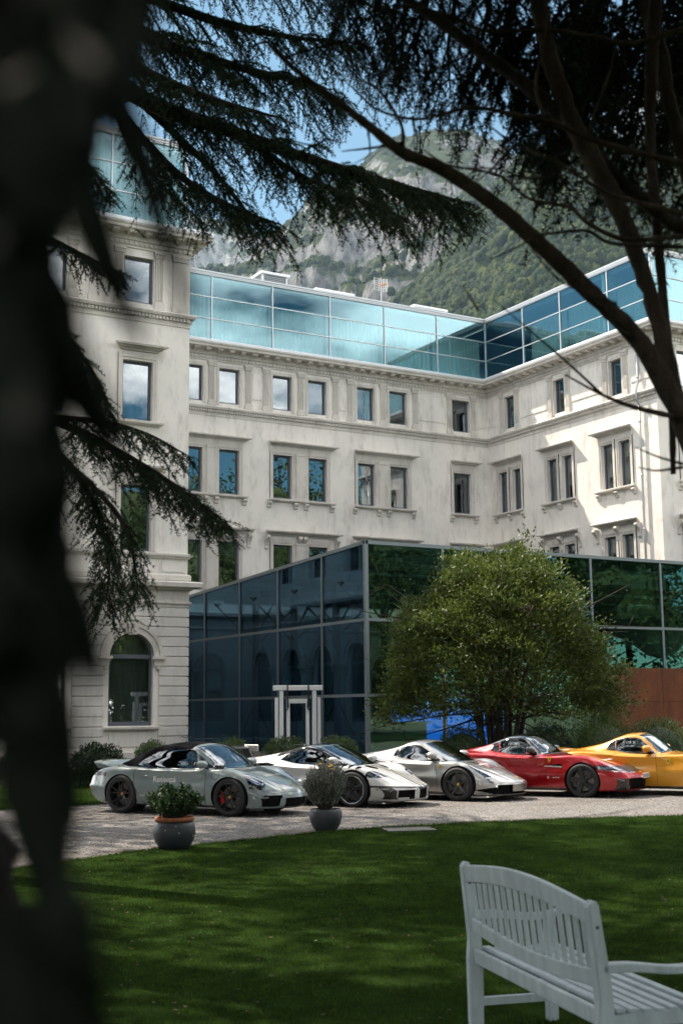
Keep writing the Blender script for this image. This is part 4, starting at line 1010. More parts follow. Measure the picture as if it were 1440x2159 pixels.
# ------------------------------------------------------------------ woods on the slopes: crowns as one mass
MAT['wood_crown'] = None
def crown_mat():
    mt, t, b, o = nodes('woodland_crown')
    oi = t.nodes.new('ShaderNodeObjectInfo'); n = noise_node(t, .05, 3, .6, 'POS'); n2 = noise_node(t, .9, 3, .6, 'POS')
    r = ramp(t, oi.outputs['Random'], [(0, (.008, .018, .007)), (.45, (.017, .033, .010)), (.8, (.032, .052, .013)), (1, (.060, .074, .018))])
    r2 = ramp(t, n.outputs['Fac'], [(.35, (.75, .8, .8)), (.65, (1.15, 1.1, .95))]); r3 = ramp(t, n2.outputs['Fac'], [(.35, (.6, .6, .6)), (.65, (1.15, 1.15, 1.15))])
    c = mixc(t, 1.0, mixc(t, 1.0, r.outputs[0], r2.outputs[0], 'MULTIPLY'), r3.outputs[0], 'MULTIPLY')
    t.links.new(c, b.inputs['Base Color']); b.inputs['Roughness'].default_value = .9; b.inputs['Specular IOR Level'].default_value = .1
    bump(t, b, n2.outputs['Fac'], .9, .8); return mt
CROWN = crown_mat()
def wood(name, V, N, n, smin, smax, steep, seed, label, dens_cell=150.0, bare=.40):
    rng = np.random.default_rng(seed); A = V.shape[0]-1; B = min(V.shape[1]-13, V.shape[1]-1)
    i = rng.integers(0, A, n*4); j = rng.integers(2, B, n*4); u = rng.random((n*4, 1)); v = rng.random((n*4, 1))
    # even cover: cells weighted by area
    P00 = V[i, j]; P10 = V[i+1, j]; P01 = V[i, j+1]; P11 = V[i+1, j+1]
    ar = np.linalg.norm(np.cross(P10-P00, P01-P00), axis=1); keep = rng.random(n*4) < ar/np.percentile(ar, 96)
    P = (P00*(1-u)+P10*u)*(1-v)+(P01*(1-u)+P11*u)*v; nz = N[i, j, 2]
    d = fbm(P[:, 0]/dens_cell, P[:, 1]/dens_cell, seed+3, 4)
    keep &= (nz+.9*(d-.5) > steep) & (d > bare*.8)
    P = P[keep][:n]
    me = bpy.data.meshes.new(name); me.from_pydata(P.tolist(), [], []); o = link(name, me, CROWN); tag(o, label, 'woodland', None, 'stuff')
    ng = bpy.data.node_groups.new(name+'_growth', 'GeometryNodeTree')
    ng.interface.new_socket('Geometry', in_out='INPUT', socket_type='NodeSocketGeometry'); ng.interface.new_socket('Geometry', in_out='OUTPUT', socket_type='NodeSocketGeometry')
    nd = ng.nodes.new; gi, go = nd('NodeGroupInput'), nd('NodeGroupOutput')
    ico = nd('GeometryNodeMeshIcoSphere'); ico.inputs['Radius'].default_value = 1; ico.inputs['Subdivisions'].default_value = 3
    sp = nd('GeometryNodeSetPosition'); nz_ = nd('ShaderNodeTexNoise'); nz_.inputs['Scale'].default_value = 2.3; nz_.inputs['Detail'].default_value = 3
    pos = nd('GeometryNodeInputPosition'); vm = nd('ShaderNodeVectorMath'); vm.operation = 'SCALE'; mr = nd('ShaderNodeMapRange'); mr.inputs['From Min'].default_value = .25; mr.inputs['From Max'].default_value = .75; mr.inputs['To Min'].default_value = -.38; mr.inputs['To Max'].default_value = .34
    lk = ng.links.new
    lk(pos.outputs[0], nz_.inputs['Vector']); lk(nz_.outputs['Fac'], mr.inputs['Value']); lk(pos.outputs[0], vm.inputs[0]); lk(mr.outputs[0], vm.inputs['Scale'])
    lk(ico.outputs['Mesh'], sp.inputs['Geometry']); lk(vm.outputs[0], sp.inputs['Offset'])
    sm = nd('GeometryNodeSetMaterial'); sm.inputs['Material'].default_value = CROWN; ss = nd('GeometryNodeSetShadeSmooth')
    lk(sp.outputs[0], ss.inputs[0]); lk(ss.outputs[0], sm.inputs['Geometry'])
    ip = nd('GeometryNodeInstanceOnPoints'); lk(gi.outputs[0], ip.inputs['Points']); lk(sm.outputs[0], ip.inputs['Instance'])
    rv = nd('FunctionNodeRandomValue'); rv.data_type = 'FLOAT_VECTOR'; rv.inputs[0].default_value = (0, 0, 0); rv.inputs[1].default_value = (.3, .3, 6.28)
    rs = nd('FunctionNodeRandomValue'); rs.data_type = 'FLOAT_VECTOR'; rs.inputs[0].default_value = (smin, smin, smin*1.1); rs.inputs[1].default_value = (smax, smax, smax*1.5)
    lk(rv.outputs[0], ip.inputs['Rotation']); lk(rs.outputs[0], ip.inputs['Scale']); lk(ip.outputs[0], go.inputs[0])
    md = o.modifiers.new('growth', 'NODES'); md.node_group = ng; return o
wood('slope_wood', VC, NC, 26000, 3.2, 6.4, .52, 31, 'mixed broadleaf wood covering the near mountain slope above the roof', 150, .36)
wood('ridge_wood', VB, NB, 22000, 3.2, 6.6, .71, 32, 'scattered trees and scrub on the ledges of the rocky mountain', 210, .45)
wood('far_wood', VA, NA, 4500, 6, 12, .74, 33, 'patches of wood on the distant hazy mountain', 400, .5)
# ------------------------------------------------------------------ pylons
def pylon(x, y, D, h, label):
    p = at(x, y, D); t = thing('power_pylon', label, 'pylon', (p[0], p[1], p[2]-2), rz=.5)
    mb = MB(); k = h*.10
    for s in (-1, 1):
        for q in (-1, 1): mb.tube([(s*k, q*k, 0), (s*k*.3, q*k*.3, h*.55), (s*k*.3, q*k*.3, h)], h*.012, 4)
    for z in np.linspace(.05, .9, 8):
        w = k*(1-.7*min(1, z/.55)); 
        for s in (-1, 1): mb.tube([(-w, s*w, h*z), (w, s*w, h*(z+.1))], h*.007, 3); mb.tube([(s*w, -w, h*z), (s*w, w, h*(z+.1))], h*.007, 3)
    mb.build('lattice', MAT['alu'], t)
    for z in (.62, .8, .97):
        mb = MB(); mb.tube([(-h*.22, 0, h*z), (0, 0, h*(z+.03)), (h*.22, 0, h*z)], h*.011, 4); mb.build('cross_arm', MAT['alu'], t)
    return t
pylon(1104, 356, 1640, 19, 'small lattice power pylon on the saddle between the two ridges')
pylon(1420, 512, 1150, 9, 'lattice power pylon on the wooded slope at the right edge above the roof')
cb = MB()
for dx, dy in ((0, 0), (4, -7), (8, -14)):
    a, b = at(1424+dx*.6, 488+dy*.5, 1150), at(1340+dx*.6, 398+dy*.6, 1180)
    cb.tube([a+(b-a)*q-np.array([0, 0, 2.2*math.sin(math.pi*q)]) for q in np.linspace(0, 1, 10)], .05, 3)
tag(cb.build('power_line', MAT['alu']), 'thin power cables running up the wooded slope from the right pylon', 'power line')
# ------------------------------------------------------------------ cars
def paint(name, col, metal=.0, rough=.32, flake=0.0):
    mt, t, b, o = nodes(name)
    b.inputs['Base Color'].default_value = (*col, 1); b.inputs['Metallic'].default_value = metal; b.inputs['Roughness'].default_value = rough
    b.inputs['Coat Weight'].default_value = 1.0; b.inputs['Coat Roughness'].default_value = .02
    n = noise_node(t, 3.0, 4, .6, 'OBJ'); r = ramp(t, n.outputs['Fac'], [(.35, (rough*.9,)*3), (.7, (rough*1.15,)*3)]); t.links.new(r.outputs[0], b.inputs['Roughness'])
    return mt
MAT['car_glass'] = glass_mat('car_glass', (.85, .93, 1.0), (.24, .27, .27), .12, grad=.8)
MAT['car_glass_dark'] = glass_mat('dark_car_glass', (.85, .93, 1.0), (.05, .055, .055), .07, grad=.8)
MAT['trim_black'] = M('satin_black_trim', (.012, .012, .013), .4)
MAT['mesh_black'] = M('black_grille', (.0035, .0035, .004), .8, spec=.1)
MAT['gloss_black'] = M('gloss_black', (.008, .008, .009), .08, coat=1)
MAT['rim_black'] = M('black_alloy', (.024, .024, .026), .30, .5)
MAT['rim_grey'] = M('dark_grey_alloy', (.07, .07, .072), .35, .7)
MAT['disc'] = M('brake_disc', (.20, .19, .18), .4, .9)
MAT['cal_red'] = M('red_caliper', (.55, .012, .015), .35)
MAT['cal_grey'] = M('grey_caliper', (.08, .08, .08), .4)
MAT['lamp_glass'] = glass_mat('headlamp_cover', (.9, .95, 1.0), (.62, .72, .85), .12, grad=.8)
MAT['lamp_in'] = M('headlamp_reflector', (.25, .30, .38), .2, .8)
MAT['lamp_blue'] = M('headlamp_lens', (.55, .62, .72), .1, .6)
MAT['tail_dark'] = M('smoked_tail_lamp', (.03, .008, .008), .12)
MAT['amber'] = M('amber_reflector', (.55, .20, .02), .3)
MAT['leather_pale'] = M('pale_seat', (.34, .34, .33), .6)
MAT['leather_dark'] = M('dark_seat', (.03, .03, .032), .6)
MAT['dash'] = M('dark_dashboard', (.022, .022, .024), .6)
MAT['seam'] = M('panel_gap', (.006, .006, .006), .9)
MAT['badge_yellow'] = M('yellow_badge', (.72, .46, .02), .35)
MAT['badge_gold'] = M('gold_badge', (.55, .28, .06), .3, .4)
MAT['letter_white'] = M('white_lettering', (.82, .82, .80), .5)
MAT['letter_grey'] = M('pale_grey_lettering', (.55, .55, .54), .5)
MAT['letter_dark'] = M('dark_lettering', (.02, .02, .02), .5)
MAT['carbon'] = M('carbon_black', (.02, .021, .023), .3, coat=.6)
MAT['chrome'] = M('bright_trim', (.62, .63, .64), .18, 1.0)
MAT['soft_top'] = M('black_canvas', (.0045, .0045, .006), 1.0, bmp=.2, bscale=160, spec=.05)
MAT['bright'] = M('bright_strip', (.6, .61, .62), .25, .8)

def inpoly(px, py, poly):
    r = np.zeros(px.shape, bool); n = len(poly); j = n-1
    for i in range(n):
        xi, yi = poly[i]; xj, yj = poly[j]
        r ^= ((yi > py) != (yj > py)) & (px < (xj-xi)*(py-yi)/(yj-yi+1e-12)+xi); j = i
    return r
_font_cache = {}
def text_mesh(s, size):
    cu = bpy.data.curves.new('lettering', 'FONT'); cu.body = s; cu.size = size; cu.align_x = 'CENTER'; cu.align_y = 'CENTER'; cu.resolution_u = 2
    o = bpy.data.objects.new('lettering', cu); COL.objects.link(o); dg = bpy.context.evaluated_depsgraph_get(); dg.update()
    me = bpy.data.meshes.new_from_object(o.evaluated_get(dg)); COL.objects.unlink(o); bpy.data.objects.remove(o); return me
class Car:
    def __init__(s, P):
        s.P = P; g = P.get
        nx, nv = P.get('nx', 250), 92
        x0, x1 = P['x0'], P['x1']
        q = np.linspace(0, 1, nx); q = q - .055*np.sin(2*math.pi*q)*.9
        xs = x0+(x1-x0)*q; s.xs = xs
        T = lambda k, x: pchip([a for a, b in P[k]], [b for a, b in P[k]], x)
        zc, w, zs, yb, zg, yr, zr, zb = (T(k, xs) for k in ('zc', 'w', 'zs', 'yb', 'zg', 'yr', 'zr', 'zb'))
        sr = T('sr', xs) if 'sr' in P else np.full(nx, .86)
        zm = P.get('zm', .50)
        Wm = w.max()
        ctrl = []
        for i in range(nx):
            tuck = P.get('tuck', .05); c = w[i]
            dz = zs[i]-zb[i]; mid = min(zm, zb[i]+dz*.62)
            pts = [(0, zb[i]), (c*.5, zb[i]), (c-.10, zb[i]), (c-tuck, zb[i]+min(.07, dz*.15)), (c-.012, zb[i]+(mid-zb[i])*.66), (c, mid), (c-.010-.02*P.get('waist', 1), mid+(zs[i]-mid)*.50), (c*(sr[i]+1)/2+.004, zs[i]-dz*.035), (c*sr[i], zs[i])]
            a, b = (yb[i], zg[i]), (yr[i], zr[i])
            pts += [a, ((a[0]+b[0])/2+.012*(b[1]-a[1] > .12), (a[1]+b[1])/2+.004), b, (b[0]*.62, zc[i]-(zc[i]-b[1])*.28), (0, zc[i])]
            ctrl.append(pts)
        C = np.array(ctrl)                                   # nx, 14, 2
        kv = np.array([0, .03, .06, .10, .20, .30, .42, .52, .57, .64, .73, .82, .91, 1.0]); vv = np.linspace(0, 1, nv)
        tt = np.zeros((nx, nv, 2))
        tens = C.copy()
        for c_ in range(2):
            Y = C[:, :, c_]; h = np.diff(kv); d = np.diff(Y, axis=1)/h
            m_ = np.zeros_like(Y); m_[:, 0] = d[:, 0]; m_[:, -1] = 0 if c_ == 1 else d[:, -1]
            for i in range(1, 13):
                w1, w2 = 2*h[i]+h[i-1], h[i]+2*h[i-1]; ok = d[:, i-1]*d[:, i] > 0
                m_[:, i] = np.where(ok, (w1+w2)/(w1/np.where(ok, d[:, i-1], 1)+w2/np.where(ok, d[:, i], 1)), 0)
            idx = np.clip(np.searchsorted(kv, vv)-1, 0, 12)
            for k_, (ix, v) in enumerate(zip(idx, vv)):
                t_ = (v-kv[ix])/h[ix]
                tt[:, k_, c_] = (1+2*t_)*(1-t_)**2*Y[:, ix]+t_*(1-t_)**2*h[ix]*m_[:, ix]+t_*t_*(3-2*t_)*Y[:, ix+1]+t_*t_*(t_-1)*h[ix]*m_[:, ix+1]
        Yh, Zh = tt[:, :, 0], tt[:, :, 1]
        # rounded ends
        for (xe, ln, zmid, sgn) in ((x1, P.get('nose_r', .14), P.get('nose_z', .42), 1), (x0, P.get('tail_r', .10), P.get('tail_z', .55), -1)):
            u = np.clip(1-np.abs(xs-xe)/ln, 0, 1); e = np.sqrt(np.clip(1-u*u, 0, 1))**.8
            Zh = zmid+(Zh-zmid)*e[:, None]
        # bow of nose and tail in plan
        sst = lambda a: np.clip(a, 0, 1)**2*(3-2*np.clip(a, 0, 1))
        bf = P['bow_f']*sst((xs-P['bow_f0'])/(x1-P['bow_f0'])); br = P['bow_r']*sst((P['bow_r0']-xs)/(P['bow_r0']-x0))
        Xh = xs[:, None]-bf[:, None]*(np.abs(Yh)/Wm)**2.0*np.ones_like(Yh)+br[:, None]*(np.abs(Yh)/Wm)**2.2
        if 'hook' in P: Xh, Yh, Zh = P['hook'](Xh, Yh, Zh)
        # full loop: right side (y<0) bottom->top, then left side top->bottom
        X = np.concatenate([Xh, Xh[:, -2:0:-1]], 1); Yf = np.concatenate([-Yh, Yh[:, -2:0:-1]], 1); Z = np.concatenate([Zh, Zh[:, -2:0:-1]], 1)
        V = np.stack([X, Yf, Z], -1); nl = V.shape[1]; s.V = V
        ii, jj = np.meshgrid(np.arange(nx-1), np.arange(nl), indexing='ij'); j2 = (jj+1) % nl
        Fq = np.stack([ii*nl+jj, (ii+1)*nl+jj, (ii+1)*nl+j2, ii*nl+j2], -1).reshape(-1, 4)
        Vf = V.reshape(-1, 3).copy()
        N = np.zeros_like(Vf); a, b, c, d = (Vf[Fq[:, k]] for k in range(4)); fn = np.cross(c-a, d-b)
        for k in range(4): np.add.at(N, Fq[:, k], fn)
        N /= np.linalg.norm(N, axis=1, keepdims=True)+1e-12
        if N[np.argmax(Vf[:, 2]), 2] < 0: N = -N; Fq = Fq[:, ::-1].copy()
        # wheel arches
        inside = np.zeros(len(Vf), bool); s.axles = [(P['ax'][0], P['rw'][0], P['Ra'][0]), (P['ax'][1], P['rw'][1], P['Ra'][1])]
        for xw, rw, Ra in s.axles:
            dx, dz = Vf[:, 0]-xw, Vf[:, 2]-rw; inside |= (dx*dx+dz*dz < Ra*Ra) & (np.abs(Vf[:, 1]) > .50)
        keep = ~inside[Fq].all(1); Fq = Fq[keep]
        used = np.zeros(len(Vf), bool); used[Fq.ravel()] = True
        for xw, rw, Ra in s.axles:
            m_ = used & inside; dx, dz = Vf[:, 0]-xw, Vf[:, 2]-rw; r = np.sqrt(dx*dx+dz*dz)+1e-9; m_ &= r < Ra
            Vf[m_, 0] = xw+dx[m_]/r[m_]*Ra; Vf[m_, 2] = rw+dz[m_]/r[m_]*Ra
        s.Vf, s.N, s.Fq = Vf, N, Fq
        s.bvh = BVHTree.FromPolygons([tuple(v) for v in Vf], [tuple(f) for f in Fq])
        s.used = np.unique(Fq.ravel()); s.free = np.ones(len(Vf), bool); s.recentre()
    def recentre(s):
        s.fc = s.Vf[s.Fq].mean(1); s.fN = s.N[s.Fq].mean(1)
    def snap(s, kind, poly, d=.0125):
        "slide skin vertices that lie next to an outline onto it"
        V, N, P = s.Vf, s.N, s.P; ids = s.used[s.free[s.used]]; v, n = V[ids], N[ids]
        if kind in ('S', 'A'): c = v[:, [0, 2]]; ok = np.abs(n[:, 1]) > .35
        elif kind == 'T': c = np.stack([v[:, 0], np.abs(v[:, 1])], 1); ok = n[:, 2] > .25
        elif kind == 'F': c = np.stack([np.abs(v[:, 1]), v[:, 2]], 1); ok = (n[:, 0] > .3) & (v[:, 0] > P['ax'][1])
        else: return
        best = np.full(len(ids), 9.0); tgt = c.copy()
        for a, b in zip(poly, poly[1:]+poly[:1]):
            a, b = np.array(a, float), np.array(b, float); e = b-a; L2 = e@e
            if L2 < 1e-8: continue
            if kind == 'T' and abs(a[1]) < 1e-6 and abs(b[1]) < 1e-6: continue
            if kind == 'F' and abs(a[0]) < 1e-6 and abs(b[0]) < 1e-6: continue
            t_ = np.clip(((c-a)@e)/L2, 0, 1); q = a+t_[:, None]*e; ds = np.linalg.norm(c-q, axis=1); m_ = ds < best; best[m_] = ds[m_]; tgt[m_] = q[m_]
        for k in np.where(ok & (best < d))[0]:
            i = ids[k]; sg = 1 if V[i, 1] >= 0 else -1
            if kind in ('S', 'A'): h = s.hit('S', tgt[k, 0], tgt[k, 1], sg)
            elif kind == 'T': h = s.hit('T', tgt[k, 0], tgt[k, 1]*sg)
            else: h = s.hit('F', tgt[k, 0]*sg, tgt[k, 1])
            if h[0] is not None and np.linalg.norm(h[0]-V[i]) < .05: V[i] = h[0]; s.free[i] = False
    def mask(s, kind, poly, cond=None):
        c, n = s.fc, s.fN
        if kind == 'S': m_ = inpoly(c[:, 0], c[:, 2], poly) & (np.abs(n[:, 1]) > .25)
        elif kind == 'SR': m_ = inpoly(c[:, 0], c[:, 2], poly) & (n[:, 1] < -.25)
        elif kind == 'A': m_ = inpoly(c[:, 0], c[:, 2], poly)
        elif kind == 'T': m_ = inpoly(c[:, 0], np.abs(c[:, 1]), poly) & (n[:, 2] > .1)
        elif kind == 'F': m_ = inpoly(np.abs(c[:, 1]), c[:, 2], poly) & (n[:, 0] > .12) & (c[:, 0] > s.P['ax'][1])
        elif kind == 'B': m_ = inpoly(np.abs(c[:, 1]), c[:, 2], poly) & (n[:, 0] < -.12) & (c[:, 0] < s.P['ax'][0])
        if cond is not None: m_ &= cond(c, n)
        return m_
    def piece(s, name, m_, mat, parent, off=(0, 0, 0), split=True):
        "one mesh object of the masked skin (each side its own when split)"
        out = []
        sets = [m_]
        if split:
            l = m_ & (s.fc[:, 1] > 0); r = m_ & (s.fc[:, 1] < 0)
            # a piece that crosses the middle stays whole
            if not (np.abs(s.fc[m_, 1]).min() < .06 if m_.any() else False): sets = [r, l]
        for q in sets:
            if not q.any(): continue
            F_ = s.Fq[q]; ids, inv = np.unique(F_.ravel(), return_inverse=True)
            side = np.sign(s.fc[q, 1].mean()); V_ = s.Vf[ids]+np.array([off[0], off[1]*side, off[2]])
            me = np_mesh(name, V_, inv.reshape(-1, 4)); me.polygons.foreach_set('use_smooth', np.ones(len(me.polygons), bool))
            try: me.normals_split_custom_set_from_vertices([tuple(v) for v in s.N[ids]])
            except Exception: pass
            o = link(name, me, mat, parent); out.append(o)
        return out
    def hit(s, kind, a, b, side=-1):
        if kind == 'S': h = s.bvh.ray_cast(Vector((a, side*3, b)), Vector((0, -side, 0)))
        elif kind == 'T': h = s.bvh.ray_cast(Vector((a, b, 3)), Vector((0, 0, -1)))
        else: h = s.bvh.ray_cast(Vector((5, a, b)), Vector((-1, 0, 0)))
        return (np.array(h[0]), np.array(h[1])) if h[0] is not None else (None, None)
    def seam(s, mb, kind, pts, r=.0045, sides=(-1, 1), n=14):
        pl = []
        for (a, b), (c, d) in zip(pts, pts[1:]):
            pl += [(a+(c-a)*k/n, b+(d-b)*k/n) for k in range(n)]
        pl.append(pts[-1])
        for sd in sides:
            P3 = []
            for a, b in pl:
                if kind == 'T': h = s.hit('T', a, b*sd)
                elif kind == 'F': h = s.hit('F', a*sd, b)
                else: h = s.hit('S', a, b, sd)
                if h[0] is not None: P3.append(h[0])
            if len(P3) > 2: mb.tube(P3, r, 4)
    def text(s, txt, kind, a, b, size, mat, parent, side=-1, flip=False, name='lettering', rot=0.0, sx=1.0):
        me = text_mesh(txt, size); vs = []
        cr_, sr_ = math.cos(rot), math.sin(rot)
        for v in me.vertices:
            u, w = (v.co.x*cr_-v.co.y*sr_)*sx, v.co.x*sr_+v.co.y*cr_
            if kind == 'S': h = s.hit('S', a+u, b+w, side); 
            elif kind == 'T': h = s.hit('T', a-w, b-u) if not flip else s.hit('T', a+w, b+u)
            else: h = s.hit('F', a+u, b+w)
            vs.append(h)
        if any(h[0] is None for h in vs): return None
        for v, h in zip(me.vertices, vs):
            nn = h[1]; 
            if (kind == 'S' and nn[1]*side < 0) or (kind == 'T' and nn[2] < 0): nn = -nn
            v.co = h[0]+nn*.009
        return link(name, me, mat, parent)

def wheel_parts(R, wd, rim_r, style, rim_mat, cal_mat, cap_mat):
    """four wheels share these meshes; outward face is -y"""
    M_ = {}
    mb = MB(); w = wd/2
    prof = [(rim_r, -w+.015), (rim_r+.012, -w+.002), (R-.045, -w+.0), (R-.012, -w+.02), (R, -w+.05), (R, w-.05), (R-.012, w-.02), (R-.045, w), (rim_r, w-.01)]
    mb.lathe(prof, 48, lambda x, y, z: (x, z, y))
    M_['tyre'] = (mb, MAT['tyre_rubber'], True)
    mb = MB(); mb.lathe([(rim_r+.002, -w+.012), (rim_r-.012, -w+.006), (rim_r-.020, -w+.03), (rim_r-.03, -w+.08), (rim_r-.035, w-.03), (rim_r, w-.015)], 48, lambda x, y, z: (x, z, y))
    yo = -w+.02
    def spoke(a, w0, w1, dish=.05, r0=.05, r1=None, twist=0.0, th=.022):
        r1 = r1 or rim_r-.012
        for k, (ra, rb) in enumerate(((r0, (r0+r1)/2), ((r0+r1)/2, r1))):
            qa, qb = (ra-r0)/(r1-r0), (rb-r0)/(r1-r0)
            vs = []
            for (r_, q) in ((ra, qa), (rb, qb)):
                hw = w0+(w1-w0)*q; aa = a+twist*q; y_ = yo+dish*(1-q)**1.5
                cx_, cz_ = r_*math.cos(aa), r_*math.sin(aa); tx, tz = -math.sin(aa), math.cos(aa)
                vs += [(cx_-tx*hw, y_+.006, cz_-tz*hw), (cx_-tx*hw*.55, y_, cz_-tz*hw*.55), (cx_+tx*hw*.55, y_, cz_+tz*hw*.55), (cx_+tx*hw, y_+.006, cz_+tz*hw), (cx_+tx*hw, y_+th, cz_+tz*hw), (cx_-tx*hw, y_+th, cz_-tz*hw)]
            mb.add(vs, [(i, (i+1) % 6, 6+(i+1) % 6, 6+i) for i in range(6)]+[(0, 1, 2, 3, 4, 5), (11, 10, 9, 8, 7, 6)])
    n = 5
    for k in range(5):
        a = math.pi/2+k*2*math.pi/5
        if style == 'y10': spoke(a-.13, .016, .012, .045, twist=-.12); spoke(a+.13, .016, .012, .045, twist=.12)
        elif style == 'five': spoke(a, .05, .032, .03)
        elif style == 'pair': spoke(a-.20, .020, .013, .04, twist=.30); spoke(a+.20, .020, .013, .04, twist=-.10); spoke(a+.02, .012, .010, .05, r0=.12)
        elif style == 'blade': spoke(a, .034, .050, .03, twist=.24); spoke(a+.50, .008, .010, .06, r0=.10, twist=.1)
    mb.lathe([(0, yo+.05), (.065, yo+.045), (.075, yo+.055), (.075, yo+.10), (0, yo+.10)], 20, lambda x, y, z: (x, z, y))
    M_['rim'] = (mb, rim_mat, False)
    mb = MB(); mb.lathe([(.09, .01), (rim_r-.055, .01), (rim_r-.055, .035), (.09, .035)], 32, lambda x, y, z: (x, z, y), closed=True); M_['brake_disc'] = (mb, MAT['disc'], False)
    mb = MB(); mb.lathe([(0, .055), (rim_r-.02, .06), (rim_r-.025, .065), (0, .07)], 24, lambda x, y, z: (x, z, y)); M_['wheel_back'] = (mb, MAT['mesh_black'], False)
    mb = MB(); k = 9
    for sgn_y in (0,):
        pl = [((rim_r-.10)*math.cos(q), (rim_r-.10)*math.sin(q)) for q in np.linspace(-.5, .5, k)]+[((rim_r-.028)*math.cos(q), (rim_r-.028)*math.sin(q)) for q in np.linspace(.5, -.5, k)]
        mb.prism(pl, -.035, .05, lambda a_, b_, e: (a_, e, b_))
    M_['caliper'] = (mb, cal_mat, False)
    mb = MB(); mb.lathe([(0, yo+.034), (.026, yo+.036), (.030, yo+.044), (.030, yo+.05)], 16, lambda x, y, z: (x, z, y)); M_['hub_cap'] = (mb, cap_mat, False)
    return M_
def add_wheels(root, car, dims, style, rim_mat, cal_mat, cap_mat, ring=None):
    P = car.P; cache = {}
    for ai, (xw, rw, Ra) in enumerate(car.axles):
        R, wd, rr = dims[ai]; parts = wheel_parts(R, wd, rr, style, rim_mat, cal_mat, cap_mat)
        wy = P['track'][ai]; meshes = {}
        for sd in (-1, 1):
            tm = None
            for nm, (mb, mt, sm) in parts.items():
                if nm not in meshes:
                    o = mb.build('wheel' if nm == 'tyre' else nm, mt, None, sm); meshes[nm] = o
                else:
                    o = bpy.data.objects.new('wheel' if nm == 'tyre' else nm, meshes[nm].data); COL.objects.link(o)
                if nm == 'tyre':
                    tm = o; o.parent = root; o.location = (xw, sd*(wy), R); o.rotation_euler = (0, 0, 0 if sd < 0 else math.pi)
                else:
                    o.parent = tm
                    if nm == 'caliper': o.rotation_euler = (0, rad(-180 if ai == 1 else 0)*(1)+rad(-8), 0) if sd < 0 else (0, rad(0 if ai == 1 else 180)+rad(8), 0)
            if ring is not None:
                w = wd/2; mb = MB(); mb.lathe([(rr-.003, -w+.004), (rr+.006, -w+.001), (rr+.008, -w+.003), (rr, -w+.008)], 48, lambda x, y, z: (x, z, y), closed=True); mb.build('rim_ring', ring, tm)
        # wheel housings
        for sd in (-1, 1):
            mb = MB(); n = 20; vs = []
            wl = P['track'][ai]+dims[ai][1]/2-.03
            for k in range(n+1):
                a = -.35+(math.pi+.7)*k/n
                for y in (sd*.42, sd*wl): vs.append((xw+(Ra+.012)*math.cos(a), y, rw+(Ra+.012)*math.sin(a)))
            mb.add(vs, [(2*k, 2*k+2, 2*k+3, 2*k+1) for k in range(n)]+[tuple(2*k for k in range(n+1))]); mb.build('wheel_housing', MAT['mesh_black'], root)
def mirror_part(root, car, xz, sd, mat, s=1.0, drop=0.0, arm_mat=None):
    x, z = xz; h, _ = car.hit('S', x, z-.06, sd)
    y = abs(h[1])+.13 if h is not None else .95
    mb = MB(); n, m_ = 14, 9; vs = []
    for i in range(m_+1):
        a = math.pi*i/m_
        for k in range(n):
            b = 2*math.pi*k/n; px_ = .115*s*math.cos(a); ry = .115*s*abs(math.sin(a))**.75; rz = .072*s*abs(math.sin(a))**.75
            px2 = px_*(1.0 if px_ > 0 else .55)
            vs.append((x+px2+.01, sd*(y+ry*math.cos(b)-.02*math.cos(b)**2), z+rz*math.sin(b)))
    mb.add(vs, [(i*n+k, i*n+(k+1) % n, (i+1)*n+(k+1) % n, (i+1)*n+k) for i in range(m_) for k in range(n)])
    o = mb.build('wing_mirror', mat, root, True)
    a = MB(); a.tube([(x+.10, sd*(y-.19), z-.10), (x+.05, sd*(y-.10), z-.055), (x+.02, sd*(y-.02), z-.035)], [.03, .022, .03], 7); a.build('mirror_arm', arm_mat or MAT['trim_black'], o, True)
    g = MB(); g.prism([(y-.08*s, -.045*s), (y+.08*s, -.045*s), (y+.095*s, 0), (y+.08*s, .045*s), (y-.08*s, .045*s), (y-.095*s, 0)], x-.058*s, x-.054*s, lambda p, q, e: (e, sd*p, z+q)); g.build('mirror_glass', MAT['chrome'], o)
def cabin(root, xseat, xdash, zf, mat, w=.36, ztop=1.02):
    for sd in (-1, 1):
        mb = MB(); mb.prism([(xseat-.02, zf), (xseat+.5, zf+.05), (xseat+.5, zf+.18), (xseat+.08, zf+.16), (xseat-.14, ztop-.16), (xseat-.17, ztop), (xseat-.26, ztop-.01), (xseat-.22, zf+.2)], sd*w-.22, sd*w+.22, lambda a, b, e: (a, e, b)); o = mb.build('seat', mat, root, bevel=.04, seg=2)
        h = MB(); h.prism([(xseat-.17, ztop-.03), (xseat-.18, ztop+.10), (xseat-.25, ztop+.10), (xseat-.26, ztop-.03)], sd*w-.12, sd*w+.12, lambda a, b, e: (a, e, b)); h.build('headrest', mat, o, bevel=.02)
    mb = MB(); mb.prism([(xdash-.28, zf+.12), (xdash-.25, zf+.42), (xdash-.05, zf+.5), (xdash+.25, zf+.48), (xdash+.25, zf+.1)], -.68, .68, lambda a, b, e: (a, e, b)); mb.build('dashboard', MAT['dash'], root, bevel=.03, seg=2)
    mb = MB(); n = 20; mb.tube([(xdash-.36+.06*math.sin(2*math.pi*k/n), w+.17*math.cos(2*math.pi*k/n), zf+.44+.16*math.sin(2*math.pi*k/n)) for k in range(n+1)], .015, 6, cap=False); mb.tube([(xdash-.36, w-.16, zf+.44), (xdash-.33, w, zf+.43), (xdash-.36, w+.16, zf+.44)], .02, 5); mb.build('steering_wheel', MAT['dash'], root, True)
    mb = MB(); mb.box(xseat-.6, xdash+.2, -.72, .72, zf-.12, zf-.08); mb.build('cabin_floor', MAT['dash'], root)
